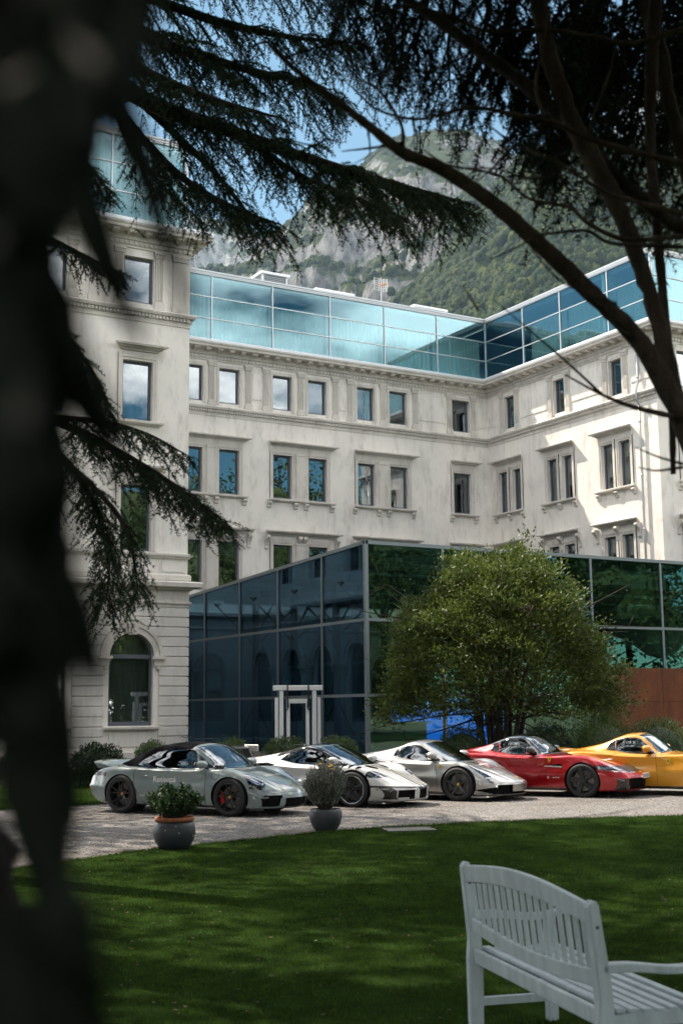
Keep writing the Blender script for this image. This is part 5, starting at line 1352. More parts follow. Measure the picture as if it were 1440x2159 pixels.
def place_car(root, car, px, heading):
    "front right tyre foot at pixel px"
    g = on_ground(*px); a = rad(heading); xw = car.P['ax'][1]; yw = -car.P['track'][1]
    c, s_ = math.cos(a), math.sin(a)
    root.location = (g[0]-(xw*c-yw*s_), g[1]-(xw*s_+yw*c), 0.0); root.rotation_euler = (0, 0, a)
def badge(root, car, x, z, mat, s=.045, kind='S'):
    h, n = car.hit(kind, x, z, -1)
    mb = MB(); pl = [(-.7, .9), (.7, .9), (.75, .1), (.45, -.6), (0, -1), (-.45, -.6), (-.75, .1)]
    if kind == 'S':
        mb.prism([(a*s, b*s*1.25) for a, b in pl], 0, .006, lambda a, b, e: (x+a, h[1]-e+.001, z+b)); o = mb.build('shield_badge', mat, root)
        k = MB(); k.prism([(a*s*.9, b*s*.9) for a, b in ((-.15, -.6), (.0, -.55), (.05, -.2), (.25, -.4), (.35, -.35), (.2, 0), (.3, .3), (.15, .65), (-.05, .55), (-.1, .2), (-.35, .3), (-.4, .15), (-.15, -.1))], .006, .008, lambda a, b, e: (x+a, h[1]-e+.001, z+b)); k.build('badge_emblem', MAT['letter_dark'], o)
    else:
        mb.prism([(a*s, b*s*1.25) for a, b in pl], 0, .008, lambda a, b, e: (h[0]+b*.9*1, a, h[2]+e-b*.25)); mb.build('shield_badge', mat, root)

def remap(P, keys, src, dst):
    for k in keys: P[k] = [(float(np.interp(a, src, dst)), b) for a, b in P[k]]
def base_car(label, P, paint_mat, glassm, regions, seams, group='sports cars parked in a row on the gravel', body_name='body'):
    up = lambda z: z if z < .86 else .86+(z-.86)*P.get('lift', 1.0)      # taller cabin
    P = dict(P); P['zc'] = [(a, up(b)) for a, b in P['zc']]; P['zr'] = [(a, up(b)) for a, b in P['zr']]
    regions = [(nm, kd, [(a, up(b)) for a, b in pl] if kd in ('S', 'A') else pl, mt, of, cd) for nm, kd, pl, mt, of, cd in regions]
    root = thing('sports_car', label, 'car', group=group); car = Car(P)
    for (nm, kind, poly, mat, off, cond) in regions: car.snap(kind, poly)
    car.recentre(); taken = np.zeros(len(car.Fq), bool); objs = {}
    for (nm, kind, poly, mat, off, cond) in regions:
        m_ = car.mask(kind, poly, cond) & ~taken
        if nm.startswith('_'): continue
        taken |= m_; objs.setdefault(nm, []).extend(car.piece(nm, m_, mat, root, off))
    car.piece(body_name, ~taken, paint_mat, root, split=False)
    mb = MB()
    for (kind, pts, r) in seams: car.seam(mb, kind, pts, r)
    if mb.v: mb.build('panel_gaps', MAT['seam'], root)
    return root, car, objs
UP = lambda z: (lambda c, n: c[:, 2] > z)
PAINT = {'green': paint('pale_grey_green_paint', (.17, .215, .215), 0, .35), 'white': paint('pearl_white_paint', (.45, .45, .44), .0, .3), 'silver': paint('satin_warm_silver_paint', (.34, .335, .32), .75, .34), 'red': paint('candy_red_paint', (.36, .004, .007), .35, .28), 'yellow': paint('amber_yellow_paint', (.60, .255, .008), .1, .3)}

# --- 1: pale grey green convertible with black soft top
P1 = dict(lift=1.07, x0=-2.30, x1=2.23, ax=(-1.225, 1.225), rw=(.352, .342), Ra=(.385, .375), track=(.765, .755), zm=.50,
  zc=[(-2.30, .60), (-2.24, .70), (-2.12, .80), (-1.95, .855), (-1.72, .895), (-1.45, .965), (-1.1, 1.115), (-.75, 1.225), (-.4, 1.285), (-.1, 1.298), (.15, 1.285), (.34, 1.255), (.62, 1.11), (.98, .885), (1.08, .845), (1.4, .775), (1.75, .675), (2.0, .575), (2.15, .49), (2.23, .42)],
  w=[(-2.30, .74), (-2.1, .84), (-1.75, .905), (-1.3, .932), (-.95, .925), (-.5, .885), (0, .865), (.55, .87), (.9, .893), (1.225, .912), (1.55, .895), (1.85, .83), (2.1, .73), (2.23, .66)],
  zs=[(-2.30, .56), (-2.2, .70), (-2.0, .80), (-1.7, .855), (-1.3, .872), (-.9, .855), (-.4, .832), (.2, .825), (.7, .84), (1.05, .852), (1.35, .835), (1.65, .765), (1.9, .655), (2.1, .52), (2.23, .42)],
  sr=[(-2.3, .8), (-1.3, .84), (-.5, .925), (.4, .925), (.9, .84), (1.3, .78), (1.9, .74), (2.23, .7)],
  yb=[(-2.30, .5), (-1.8, .60), (-1.3, .68), (-.8, .755), (-.2, .765), (.6, .755), (1.0, .62), (1.4, .50), (2.23, .36)],
  zg=[(-2.30, .58), (-2.1, .77), (-1.7, .865), (-1.3, .892), (-.9, .872), (-.4, .85), (.2, .84), (.75, .845), (1.05, .832), (1.4, .775), (1.75, .675), (2.0, .56), (2.23, .42)],
  yr=[(-2.30, .35), (-1.8, .42), (-1.3, .46), (-.8, .52), (-.3, .555), (.25, .56), (.45, .57), (.9, .55), (1.1, .42), (1.4, .33), (2.23, .24)],
  zr=[(-2.30, .595), (-2.1, .79), (-1.7, .885), (-1.4, .955), (-1.0, 1.09), (-.6, 1.19), (-.2, 1.225), (.1, 1.22), (.33, 1.19), (.62, 1.05), (.92, .88), (1.08, .842), (1.4, .776), (1.75, .677), (2.0, .57), (2.23, .42)],
  zb=[(-2.30, .34), (-2.0, .22), (-1.6, .17), (0, .15), (1.6, .14), (2.0, .13), (2.23, .15)],
  bow_f=.50, bow_f0=.9, bow_r=.30, bow_r0=-1.5, nose_z=.33, nose_r=.10, tail_z=.50, tail_r=.10)
glass1 = [(-1.02, .872), (-.86, 1.0), (-.55, 1.135), (-.2, 1.185), (.12, 1.185), (.28, 1.165), (.52, 1.03), (.80, .865), (.3, .850), (-.4, .862)]
reg1 = [
  ('side_window', 'S', glass1, MAT['car_glass_dark'], (0, -.004, 0), UP(.855)),
  ('windscreen', 'T', [(.345, 0), (.335, .3), (.30, .53), (.62, .60), (.84, .70), (.95, .62), (1.03, .35), (1.05, 0)], MAT['car_glass'], (0, 0, 0), UP(.83)),
  ('soft_top', 'A', [(.24, 1.40), (.235, 1.19), (.13, 1.17), (-.2, 1.17), (-.55, 1.12), (-.86, .99), (-1.02, .872), (-.4, .852), (.2, .846), (-1.15, .875), (-1.45, .915), (-1.62, .925), (-1.60, 1.4)], MAT['soft_top'], (0, 0, .003), lambda c, n: (c[:, 2] > .845) & ((n[:, 2] < .985) | (c[:, 2] > .95))),
  ('rear_lamp', 'B', [(.62, .70), (.98, .70), (.98, .77), (.62, .77)], MAT['tail_dark'], (-.002, 0, 0), None),
  ('rear_lamp', 'S', [(-2.25, .70), (-1.90, .715), (-1.95, .76), (-2.25, .765)], MAT['tail_dark'], (0, .002, 0), None),
  ('headlight', 'T', [(1.685+.205*math.cos(q), .665+.105*math.sin(q)-.03*math.cos(q)) for q in np.linspace(0, 2*math.pi, 19)[:-1]], MAT['lamp_glass'], (.002, .002, .004), UP(.56)),
  ('bonnet_stripe', 'T', [(1.07, .10), (2.06, .10), (2.06, .30), (1.07, .42)], M('grey_bonnet_stripe', (.10, .125, .13), .3, coat=1), (0, 0, .0), lambda c, n: (c[:, 2] > .5)),
  ('side_intake', 'F', [(.44, .19), (.68, .18), (.72, .35), (.68, .385), (.47, .385), (.42, .35)], MAT['mesh_black'], (-.035, 0, 0), None),
  ('front_intake', 'F', [(0, .17), (.39, .17), (.37, .31), (0, .31)], MAT['mesh_black'], (-.04, 0, 0), None),
  ('front_lip', 'F', [(0, .10), (.84, .10), (.84, .15), (0, .16)], MAT['trim_black'], (.004, 0, 0), None),
  ('sill_trim', 'S', [(-1.0, .10), (1.0, .10), (1.0, .19), (-1.0, .19)], MAT['trim_black'], (0, .002, 0), None),
  ('marker_lamp', 'S', [(1.62, .505), (1.84, .48), (1.82, .535), (1.62, .555)], MAT['gloss_black'], (0, -.003, 0), None),
]
sm1 = [('S', [(-.86, .862), (-.93, .75), (-.90, .55), (-.78, .32), (-.70, .21)], .004), ('S', [(.70, .84), (.715, .5), (.70, .21)], .004), ('T', [(1.08, .47), (1.6, .38), (2.03, .30)], .003), ('T', [(1.05, 0), (1.03, .35), (.98, .60)], .006), ('S', [(-.70, .205), (.70, .205)], .003), ('T', [(-1.05, .86), (-1.45, .70), (-1.72, .3), (-1.74, 0)], .004), ('F', [(0, .435), (.35, .43), (.6, .415)], .003)]
c1, C1, o1 = base_car('pale grey green convertible with a closed black canvas roof and white door lettering', P1, PAINT['green'], None, reg1, sm1)
add_wheels(c1, C1, ((.362, .30, .262), (.350, .25, .255)), 'y10', MAT['rim_black'], MAT['cal_red'], MAT['badge_gold'])
for sd in (-1, 1): mirror_part(c1, C1, (.60, .93), sd, PAINT['green'], 1.05)
cabin(c1, -.28, .70, .42, MAT['leather_dark'], ztop=.98)
for ob in o1.get('headlight', []):                                       # lamp bowl behind the cover
    sd = 1 if np.mean([v.co.y for v in ob.data.vertices]) > 0 else -1
    h, _ = C1.hit('T', 1.72, .66*sd); mb = MB(); mb.lathe([(0, -.05), (.06, -.045), (.11, -.015), (.125, .0)], 18, lambda x, y, z: (1.71+x*1.35+z*.5, sd*.665+y, h[2]-.01-x*.45+z)); mb.build('lamp_bowl', MAT['lamp_in'], ob, True)
    mb = MB()
    for a, b in ((.06, .035), (-.04, .04), (.06, -.035), (-.04, -.04)): mb.lathe([(0, .02), (.02, .015), (.028, 0)], 10, lambda x, y, z: (1.71+a+x+z*.4, sd*.665+b+y, h[2]-.035-a*.45+z))
    mb.build('lamp_lens', MAT['lamp_blue'], ob)
# ducktail wing
mb = MB(); vs = []; n = 20
for i in range(n+1):
    y = -.70+1.40*i/n; e = 1-(abs(y)/.70)**4*.5; xr = -2.17+.16*(abs(y)/.7)**2
    vs += [(xr+.42, y, .865), (xr+.05, y, .93+.03*e), (xr-.02, y, .945+.03*e), (xr-.02, y, .915+.02*e), (xr+.08, y, .83), (xr+.40, y, .835)]
mb.add(vs, [(6*i+k, 6*i+(k+1) % 6, 6*i+6+(k+1) % 6, 6*i+6+k) for i in range(n) for k in range(6)]+[tuple(range(6)), tuple(6*n+k for k in range(5, -1, -1))]); mb.build('rear_spoiler', PAINT['green'], c1, True)
mb = MB(); mb.prism([(-2.20, .79), (-1.80, .845), (-1.80, .862), (-2.12, .862)], -.66, .66, lambda a, b, e: (a+.14*(e/.66)**2, e, b)); mb.build('spoiler_gap', MAT['mesh_black'], c1)
mb = MB()
for sd in (-1, 1):
    h, _ = C1.hit('S', -2.02, .45, sd); mb.box(-2.07, -1.97, h[1]-.004, h[1]+.004, .435, .465)
mb.build('side_reflector', MAT['amber'], c1)
C1.text('Renisett\u00e9', 'S', -.22, .645, .158, MAT['letter_white'], c1, sx=.86); C1.text('LUXURY TOURS', 'S', -.20, .545, .036, MAT['letter_grey'], c1)
C1.text('K', 'S', 1.72, .345, .075, MAT['letter_white'], c1); C1.text('KIRESPORT', 'S', 1.89, .345, .032, MAT['letter_grey'], c1); C1.text('DRIVEX', 'S', -.70, .345, .045, MAT['letter_grey'], c1)
C1.text('Renisett\u00e9', 'T', 1.62, .0, .14, MAT['letter_grey'], c1, flip=False)
mb = MB()
h, _ = C1.hit('S', -.66, .70, -1); mb.prism([(-.11, 0), (-.08, .016), (.08, .016), (.11, 0), (.08, -.016), (-.08, -.016)], 0, .012, lambda a, b, e: (-.70+a, h[1]-e, .705+b)); mb.build('door_handle', PAINT['green'], c1, bevel=.004)
mb = MB(); hh = [C1.hit('S', .93+.085*math.cos(q), .745+.075*math.sin(q), -1)[0] for q in np.linspace(0, 2*math.pi, 25)]; mb.tube([p for p in hh if p is not None], .003, 4); mb.build('filler_cap', MAT['seam'], c1)
badge(c1, C1, 2.05, 0.0, MAT['badge_gold'], .035, 'T')
place_car(c1, C1, (488, 1722.5), -59.0)
# --- 2: white coupe with black roof and stripes, big rear wing
P2 = dict(lift=1.12, x0=-2.38, x1=2.45, ax=(-1.325, 1.325), rw=(.352, .345), Ra=(.388, .385), track=(.82, .83), zm=.47,
  zc=[(-2.38, .60), (-2.3, .76), (-2.1, .86), (-1.7, .93), (-1.2, 1.01), (-.8, 1.085), (-.4, 1.155), (-.05, 1.19), (.25, 1.175), (.5, 1.12), (.85, .985), (1.18, .835), (1.28, .80), (1.6, .72), (1.9, .625), (2.15, .515), (2.35, .435), (2.45, .40)],
  w=[(-2.38, .80), (-2.1, .90), (-1.7, .965), (-1.3, .985), (-.9, .975), (-.4, .92), (0, .90), (.5, .91), (.95, .955), (1.325, .972), (1.7, .955), (2.0, .90), (2.25, .84), (2.45, .80)],
  zs=[(-2.38, .56), (-2.2, .78), (-1.9, .86), (-1.4, .90), (-1.0, .875), (-.5, .81), (0, .775), (.5, .77), (.9, .80), (1.25, .815), (1.55, .785), (1.85, .68), (2.1, .55), (2.3, .445), (2.45, .385)],
  sr=[(-2.38, .8), (-1.3, .82), (-.5, .925), (.4, .925), (.9, .86), (1.325, .80), (2.0, .78), (2.45, .75)],
  yb=[(-2.38, .5), (-1.8, .58), (-1.3, .62), (-.8, .74), (-.2, .775), (.6, .765), (1.1, .66), (1.5, .50), (2.45, .34)],
  zg=[(-2.38, .58), (-2.1, .82), (-1.7, .90), (-1.3, .925), (-.9, .90), (-.4, .83), (.2, .795), (.7, .79), (1.15, .78), (1.5, .72), (1.85, .625), (2.15, .505), (2.45, .39)],
  yr=[(-2.38, .4), (-1.8, .46), (-1.3, .50), (-.8, .54), (-.3, .56), (.2, .55), (.45, .56), (.9, .58), (1.2, .46), (1.5, .34), (2.45, .22)],
  zr=[(-2.38, .595), (-2.1, .845), (-1.7, .915), (-1.3, .975), (-.9, 1.05), (-.5, 1.105), (-.1, 1.135), (.2, 1.115), (.45, 1.06), (.8, .935), (1.12, .80), (1.28, .785), (1.6, .71), (1.9, .62), (2.15, .51), (2.45, .395)],
  zb=[(-2.38, .30), (-1.9, .16), (0, .13), (1.7, .12), (2.1, .115), (2.45, .12)],
  bow_f=.46, bow_f0=1.2, bow_r=.22, bow_r0=-1.6, nose_z=.34, nose_r=.07, tail_z=.5, tail_r=.08)
remap(P2, ('zc', 'yr', 'zr'), [-2.45, -1.0, .5, 3], [-2.45, -.52, .50, 3])
MID = lambda pl: [(float(np.interp(a, [-2.45, -1.0, .5, 3], [-2.45, MX, .52, 3])), b) for a, b in pl]; MX = -.52
reg2 = [
  ('side_window', 'S', MID([(-.98, .905), (-.80, .985), (-.5, 1.06), (-.1, 1.098), (.2, 1.078), (.46, 1.01), (.80, .86), (.96, .79), (.3, .80), (-.4, .835)]), MAT['car_glass_dark'], (0, .0, 0), UP(.80)),
  ('windscreen', 'T', MID([(.33, 0), (.32, .3), (.26, .50), (.6, .56), (1.04, .66), (1.10, .60), (1.22, .35), (1.25, 0)]), MAT['car_glass'], (0, 0, 0), UP(.79)),
  ('black_roof', 'T', MID([(1.12, .60), (1.10, .72), (.9, .74), (.4, .68), (-.2, .64), (-.85, .62), (-1.05, .50), (-1.05, 0), (.34, 0), (.33, .3), (.27, .50)]), MAT['gloss_black'], (0, 0, 0), lambda c, n: (c[:, 2] > .80+.16*np.clip((.60-c[:, 0])/.35, 0, 1)) & (np.abs(c[:, 1]) < .80)),
  ('black_roof', 'S', MID([(-1.12, .92), (-.92, .985), (-.55, 1.08), (-.1, 1.125), (.22, 1.105), (.5, 1.03), (1.0, .80), (1.08, .80), (.55, 1.06), (.2, 1.16), (-.1, 1.2), (-1.0, 1.1)]), MAT['gloss_black'], (0, 0, 0), UP(.80)),
  ('flank_intake', 'S', [(-1.10, .835), (-1.0, .72), (-.74, .75), (-.52, .81), (-.72, .85)], MAT['mesh_black'], (0, -.05, 0), None),
  ('headlight', 'T', [(1.60, .92), (1.72, .60), (1.93, .56), (1.96, .63), (1.84, .78), (1.80, .96)], MAT['gloss_black'], (0, 0, .002), lambda c, n: (c[:, 2] > .58)),
  ('bonnet_stripe', 'T', [(1.30, .045), (2.44, .045), (2.44, .085), (1.30, .085)], MAT['gloss_black'], (0, 0, .0), lambda c, n: (c[:, 2] > .385)),
  ('bonnet_vent', 'T', [(1.27, .22), (1.50, .16), (1.56, .26), (1.44, .36), (1.30, .38)], MAT['mesh_black'], (0, 0, -.03), UP(.5)),
  ('nose_band', 'F', [(0, .355), (.99, .40), (.99, .435), (0, .383)], MAT['trim_black'], (.004, 0, 0), None),
  ('nose_blade', 'F', [(.68, .16), (.80, .17), (.86, .42), (.76, .42)], MAT['trim_black'], (.010, 0, 0), None),
  ('front_intake', 'F', [(.27, .175), (.64, .18), (.70, .315), (.30, .305)], MAT['mesh_black'], (-.06, 0, 0), None),
  ('front_intake', 'F', [(0, .16), (.15, .16), (.17, .30), (0, .30)], MAT['mesh_black'], (-.04, 0, 0), None),
  ('front_splitter', 'F', [(0, .07), (1.0, .07), (1.0, .125), (0, .125)], MAT['carbon'], (.02, 0, 0), None),
  ('sill_trim', 'S', [(-1.0, .08), (1.0, .08), (1.0, .20), (-1.0, .20)], MAT['carbon'], (0, .004, 0), None),
]
sm2 = [('S', [(-.18, .82), (-.42, .66), (-.44, .4), (-.36, .22)], .004), ('S', [(.82, .785), (.86, .5), (.84, .22)], .004), ('T', [(1.27, .62), (1.7, .50), (2.18, .36)], .003), ('T', [(1.25, 0), (1.22, .35), (1.08, .64)], .006)]
c2, C2, o2 = base_car('white coupe with black roof, thin black bonnet stripes and a fixed black rear wing', P2, PAINT['white'], None, reg2, sm2)
add_wheels(c2, C2, ((.356, .31, .268), (.350, .265, .268)), 'five', MAT['rim_black'], MAT['cal_grey'], MAT['rim_grey'], ring=MAT['bright'])
for sd in (-1, 1): mirror_part(c2, C2, (.80, .90), sd, PAINT['white'], 1.1)
cabin(c2, .05, .80, .36, MAT['leather_dark'], ztop=.94)
mb = MB()
for k in range(3):
    for sd in (-1, 1):
        pts = [C2.hit('T', 1.05+k*.17+q*.10, sd*(.90-.075*q))[0] for q in np.linspace(0, 1, 6)]
        if all(p is not None for p in pts): mb.tube([p+np.array([0, 0, .002]) for p in pts], [.008, .019, .022, .022, .019, .008], 5)
mb.build('wing_louvre', MAT['mesh_black'], c2)
for sd in (-1, 1):
    mb = MB(); 
    for q in np.linspace(0, 1, 7): 
        h, _ = C2.hit('T', 1.72+.10*q*.3+.05, sd*(.62+.26*q)); 
        if h is not None: mb.lathe([(0, .012), (.016, .010), (.022, .002)], 8, lambda x, y, z: (h[0]+x, h[1]+y, h[2]+z))
    mb.build('lamp_lens', MAT['lamp_blue'], c2)
mb = MB(); mb.prism([(1.55, .10), (2.18, .10), (2.34, .105), (2.34, .125), (1.55, .14)], -.93, .93, lambda a, b, e: (a+.13-.46*(e/.985)**2*(a > 2.0), e, b-.02)); mb.build('splitter_blade', MAT['carbon'], c2, bevel=.006)
# rear wing on two uprights
mb = MB(); vs = []; n = 16
for i in range(n+1):
    y = -.86+1.72*i/n; vs += [(-2.42, y, 1.115), (-2.14, y, 1.085), (-2.10, y, 1.098), (-2.16, y, 1.118), (-2.42, y, 1.140)]
mb.add(vs, [(5*i+k, 5*i+(k+1) % 5, 5*i+5+(k+1) % 5, 5*i+5+k) for i in range(n) for k in range(5)]+[tuple(range(5)), tuple(5*n+k for k in range(4, -1, -1))]); w_ = mb.build('rear_wing', MAT['carbon'], c2)
for sd in (-1, 1):
    mb = MB(); mb.prism([(-2.20, .82), (-1.98, .86), (-2.12, 1.09), (-2.30, 1.10)], sd*.55-.02, sd*.55+.02, lambda a, b, e: (a, e, b)); mb.build('wing_upright', MAT['carbon'], c2, bevel=.006)
    mb = MB(); mb.box(-2.45, -2.08, sd*.87-.008, sd*.87+.008, 1.02, 1.16); mb.build('wing_endplate', PAINT['white'] if sd > 0 else MAT['carbon'], c2, bevel=.005)
C2.text('K', 'S', 1.86, .36, .08, MAT['letter_dark'], c2); C2.text('KIRESPORT', 'S', 2.0, .36, .03, MAT['letter_grey'], c2)
place_car(c2, C2, (748, 1703), -60.0)

# --- 3: warm silver spider
P3 = dict(lift=1.13, x0=-2.28, x1=2.45, ax=(-1.325, 1.325), rw=(.352, .345), Ra=(.385, .378), track=(.81, .83), zm=.46,
  zc=[(-2.28, .60), (-2.2, .78), (-2.0, .87), (-1.6, .945), (-1.2, 1.03), (-.8, 1.125), (-.45, 1.19), (-.1, 1.206), (.2, 1.19), (.42, 1.14), (.8, .985), (1.15, .83), (1.26, .79), (1.55, .715), (1.85, .64), (2.1, .545), (2.32, .45), (2.45, .39)],
  w=[(-2.28, .80), (-2.0, .90), (-1.6, .965), (-1.2, .975), (-.8, .95), (-.3, .905), (.1, .895), (.6, .91), (1.0, .955), (1.325, .968), (1.65, .945), (1.95, .88), (2.25, .79), (2.45, .72)],
  zs=[(-2.28, .56), (-2.1, .78), (-1.8, .87), (-1.3, .915), (-.9, .89), (-.5, .83), (0, .79), (.5, .775), (.9, .805), (1.25, .825), (1.55, .775), (1.85, .66), (2.1, .54), (2.3, .445), (2.45, .375)],
  sr=[(-2.28, .8), (-1.3, .83), (-.5, .925), (.4, .925), (.9, .86), (1.325, .80), (2.0, .76), (2.45, .72)],
  yb=[(-2.28, .5), (-1.8, .58), (-1.3, .64), (-.8, .75), (-.2, .775), (.6, .765), (1.05, .66), (1.5, .50), (2.45, .32)],
  zg=[(-2.28, .58), (-2.0, .84), (-1.6, .915), (-1.3, .94), (-.9, .91), (-.4, .85), (.2, .80), (.7, .79), (1.1, .785), (1.5, .715), (1.85, .625), (2.1, .53), (2.45, .38)],
  yr=[(-2.28, .4), (-1.8, .46), (-1.2, .52), (-.8, .55), (-.3, .565), (.2, .56), (.4, .57), (.9, .58), (1.2, .46), (1.5, .34), (2.45, .22)],
  zr=[(-2.28, .595), (-2.0, .86), (-1.6, .935), (-1.2, 1.005), (-.8, 1.08), (-.45, 1.13), (-.1, 1.15), (.15, 1.135), (.38, 1.085), (.75, .94), (1.10, .795), (1.26, .775), (1.55, .705), (1.85, .635), (2.1, .535), (2.45, .385)],
  zb=[(-2.28, .30), (-1.9, .17), (0, .13), (1.7, .12), (2.1, .115), (2.45, .12)],
  bow_f=.56, bow_f0=1.0, bow_r=.22, bow_r0=-1.6, nose_z=.34, nose_r=.07, tail_z=.5, tail_r=.08)
remap(P3, ('zc', 'yr', 'zr'), [-2.45, -1.0, .5, 3], [-2.45, -.30, .52, 3])
MX = -.30
reg3 = [
  ('quarter_window', 'S', MID([(-1.0, .915), (-.92, 1.02), (-.76, 1.075), (-.80, .90)]), MAT['gloss_black'], (0, .0, 0), UP(.88)),
  ('side_window', 'S', MID([(-.79, .90), (-.74, 1.06), (-.45, 1.105), (-.1, 1.12), (.15, 1.102), (.38, 1.045), (.72, .89), (.90, .80), (.3, .815), (-.4, .862)]), MAT['car_glass'], (0, .0, 0), UP(.80)),
  ('windscreen', 'T', MID([(.31, 0), (.30, .3), (.26, .52), (.6, .58), (.98, .66), (1.06, .60), (1.18, .35), (1.22, 0)]), MAT['car_glass'], (0, 0, 0), UP(.785)),
  ('flank_intake', 'S', [(-1.02, .86), (-.98, .77), (-.72, .765), (-.55, .82), (-.74, .865)], MAT['mesh_black'], (0, -.05, 0), None),
  ('headlight', 'T', [(1.44, .78), (1.62, .66), (1.86, .62), (2.10, .64), (2.06, .71), (1.88, .73), (1.64, .76)], MAT['lamp_glass'], (.002, .002, .004), lambda c, n: c[:, 2] > .5),
  ('bonnet_stripe', 'T', [(1.28, .10), (1.80, .06), (1.80, .09), (1.28, .16)], MAT['gloss_black'], (0, 0, 0), UP(.5)),
  ('bonnet_stripe', 'T', [(1.28, .20), (1.80, .12), (1.80, .15), (1.28, .26)], MAT['gloss_black'], (0, 0, 0), UP(.5)),
  ('front_intake', 'F', [(.0, .145), (.70, .15), (.84, .23), (.70, .31), (.42, .275), (.18, .235), (0, .235)], MAT['mesh_black'], (-.06, 0, 0), None),
  ('front_splitter', 'F', [(0, .07), (1.0, .07), (1.0, .11), (0, .11)], MAT['carbon'], (.012, 0, 0), None),
  ('sill_trim', 'S', [(-1.0, .08), (1.0, .08), (1.0, .19), (-1.0, .19)], MAT['carbon'], (0, .004, 0), None),
]
sm3 = [('S', [(-.22, .84), (-.42, .66), (-.42, .4), (-.34, .22)], .004), ('S', [(.80, .795), (.86, .5), (.84, .21)], .004), ('T', [(1.26, .60), (1.6, .56), (1.95, .46), (2.08, .30), (2.10, 0)], .003), ('T', [(1.22, 0), (1.18, .35), (1.02, .64)], .006), ('T', [(-.14, 0), (-.14, .54)], .004), ('T', [(.24, 0), (.24, .54)], .003)]
c3, C3, o3 = base_car('warm silver spider with five pointed grey wheels and yellow wheel caps', P3, PAINT['silver'], None, reg3, sm3)
add_wheels(c3, C3, ((.356, .31, .262), (.350, .255, .265)), 'pair', MAT['rim_grey'], MAT['cal_grey'], MAT['badge_yellow'])
for sd in (-1, 1): mirror_part(c3, C3, (.66, .93), sd, PAINT['silver'], 1.1, arm_mat=PAINT['silver'])
cabin(c3, .05, .74, .36, MAT['leather_pale'], ztop=.95)
def lamp_inside(car, objs, x0, x1, y):
    for ob in objs.get('headlight', []):
        sd = 1 if np.mean([v.co.y for v in ob.data.vertices]) > 0 else -1; mb = MB(); l2 = MB()
        for q in np.linspace(0, 1, 6):
            xx = x0+(x1-x0)*q; h, _ = car.hit('T', xx, sd*y)
            if h is None: continue
            mb.box(xx-.05, xx+.05, sd*y-.055, sd*y+.055, h[2]-.06, h[2]-.035); l2.lathe([(0, -.006), (.018, -.010), (.026, -.03)], 9, lambda a, b, c: (xx+a, sd*y+b, h[2]+c))
        mb.build('lamp_bowl', MAT['lamp_in'], ob); l2.build('lamp_lens', MAT['lamp_blue'], ob)
lamp_inside(C3, o3, 1.60, 2.0, .69)
mb = MB()
mb.prism([(1.5, .09), (2.20, .09), (2.36, .10), (2.36, .125), (1.5, .13)], -.90, .90, lambda a, b, e: (a+.12-.54*(e/.975)**2*(a > 2.0), e, b-.015)); mb.build('splitter_blade', PAINT['silver'], c3, bevel=.006)
badge(c3, C3, .93, .70, MAT['badge_yellow'], .045); badge(c3, C3, 2.28, 0, MAT['badge_yellow'], .03, 'T')
C3.text('Renisett\u00e9', 'T', 1.52, 0, .13, MAT['letter_white'], c3)
C3.text('K', 'S', 1.80, .36, .08, MAT['letter_white'], c3); C3.text('KIRESPORT', 'S', 1.95, .36, .03, MAT['letter_white'], c3)
place_car(c3, C3, (969, 1690), -60.0)

# --- 4: red long bonnet car with black roof
def gt_profile(L0, L1):
    return dict(lift=1.12, x0=L0, x1=L1, ax=(-1.36, 1.36), rw=(.358, .356), Ra=(.392, .392), track=(.835, .84), zm=.50,
  zc=[(-2.30, .66), (-2.22, .84), (-2.0, .93), (-1.65, 1.0), (-1.2, 1.12), (-.85, 1.225), (-.5, 1.283), (-.2, 1.292), (.05, 1.262), (.4, 1.12), (.78, .945), (.9, .915), (1.3, .865), (1.7, .78), (2.05, .675), (2.25, .60), (2.36, .54), (2.42, .49)],
  w=[(-2.30, .82), (-2.0, .91), (-1.6, .975), (-1.3, .985), (-.9, .965), (-.4, .925), (.1, .92), (.6, .93), (1.0, .968), (1.36, .985), (1.7, .975), (2.05, .92), (2.3, .84), (2.42, .80)],
  zs=[(-2.30, .60), (-2.15, .80), (-1.9, .885), (-1.4, .945), (-.9, .915), (-.4, .86), (.2, .845), (.7, .87), (1.1, .895), (1.45, .87), (1.8, .78), (2.1, .66), (2.3, .575), (2.42, .48)],
  sr=[(-2.30, .8), (-1.3, .83), (-.5, .925), (.3, .925), (.8, .88), (1.36, .82), (2.0, .78), (2.42, .76)],
  yb=[(-2.30, .5), (-1.8, .58), (-1.3, .66), (-.9, .76), (-.3, .785), (.3, .775), (.7, .70), (1.1, .58), (1.6, .48), (2.42, .36)],
  zg=[(-2.30, .63), (-2.1, .85), (-1.7, .93), (-1.3, .965), (-.9, .935), (-.4, .88), (.2, .865), (.65, .885), (1.0, .885), (1.4, .84), (1.8, .755), (2.1, .655), (2.42, .485)],
  yr=[(-2.30, .4), (-1.8, .46), (-1.3, .52), (-.9, .56), (-.4, .575), (-.1, .575), (.1, .585), (.5, .60), (.85, .50), (1.2, .40), (1.7, .32), (2.42, .22)],
  zr=[(-2.30, .655), (-2.1, .87), (-1.7, .965), (-1.3, 1.06), (-.9, 1.165), (-.5, 1.225), (-.2, 1.232), (.02, 1.205), (.38, 1.06), (.72, .912), (.9, .90), (1.3, .86), (1.7, .778), (2.1, .655), (2.42, .488)],
  zb=[(-2.30, .32), (-1.9, .18), (0, .14), (1.7, .14), (2.1, .14), (2.42, .15)],
  bow_f=.34, bow_f0=1.4, bow_r=.25, bow_r0=-1.6, nose_z=.42, nose_r=.09, tail_z=.58, tail_r=.08)
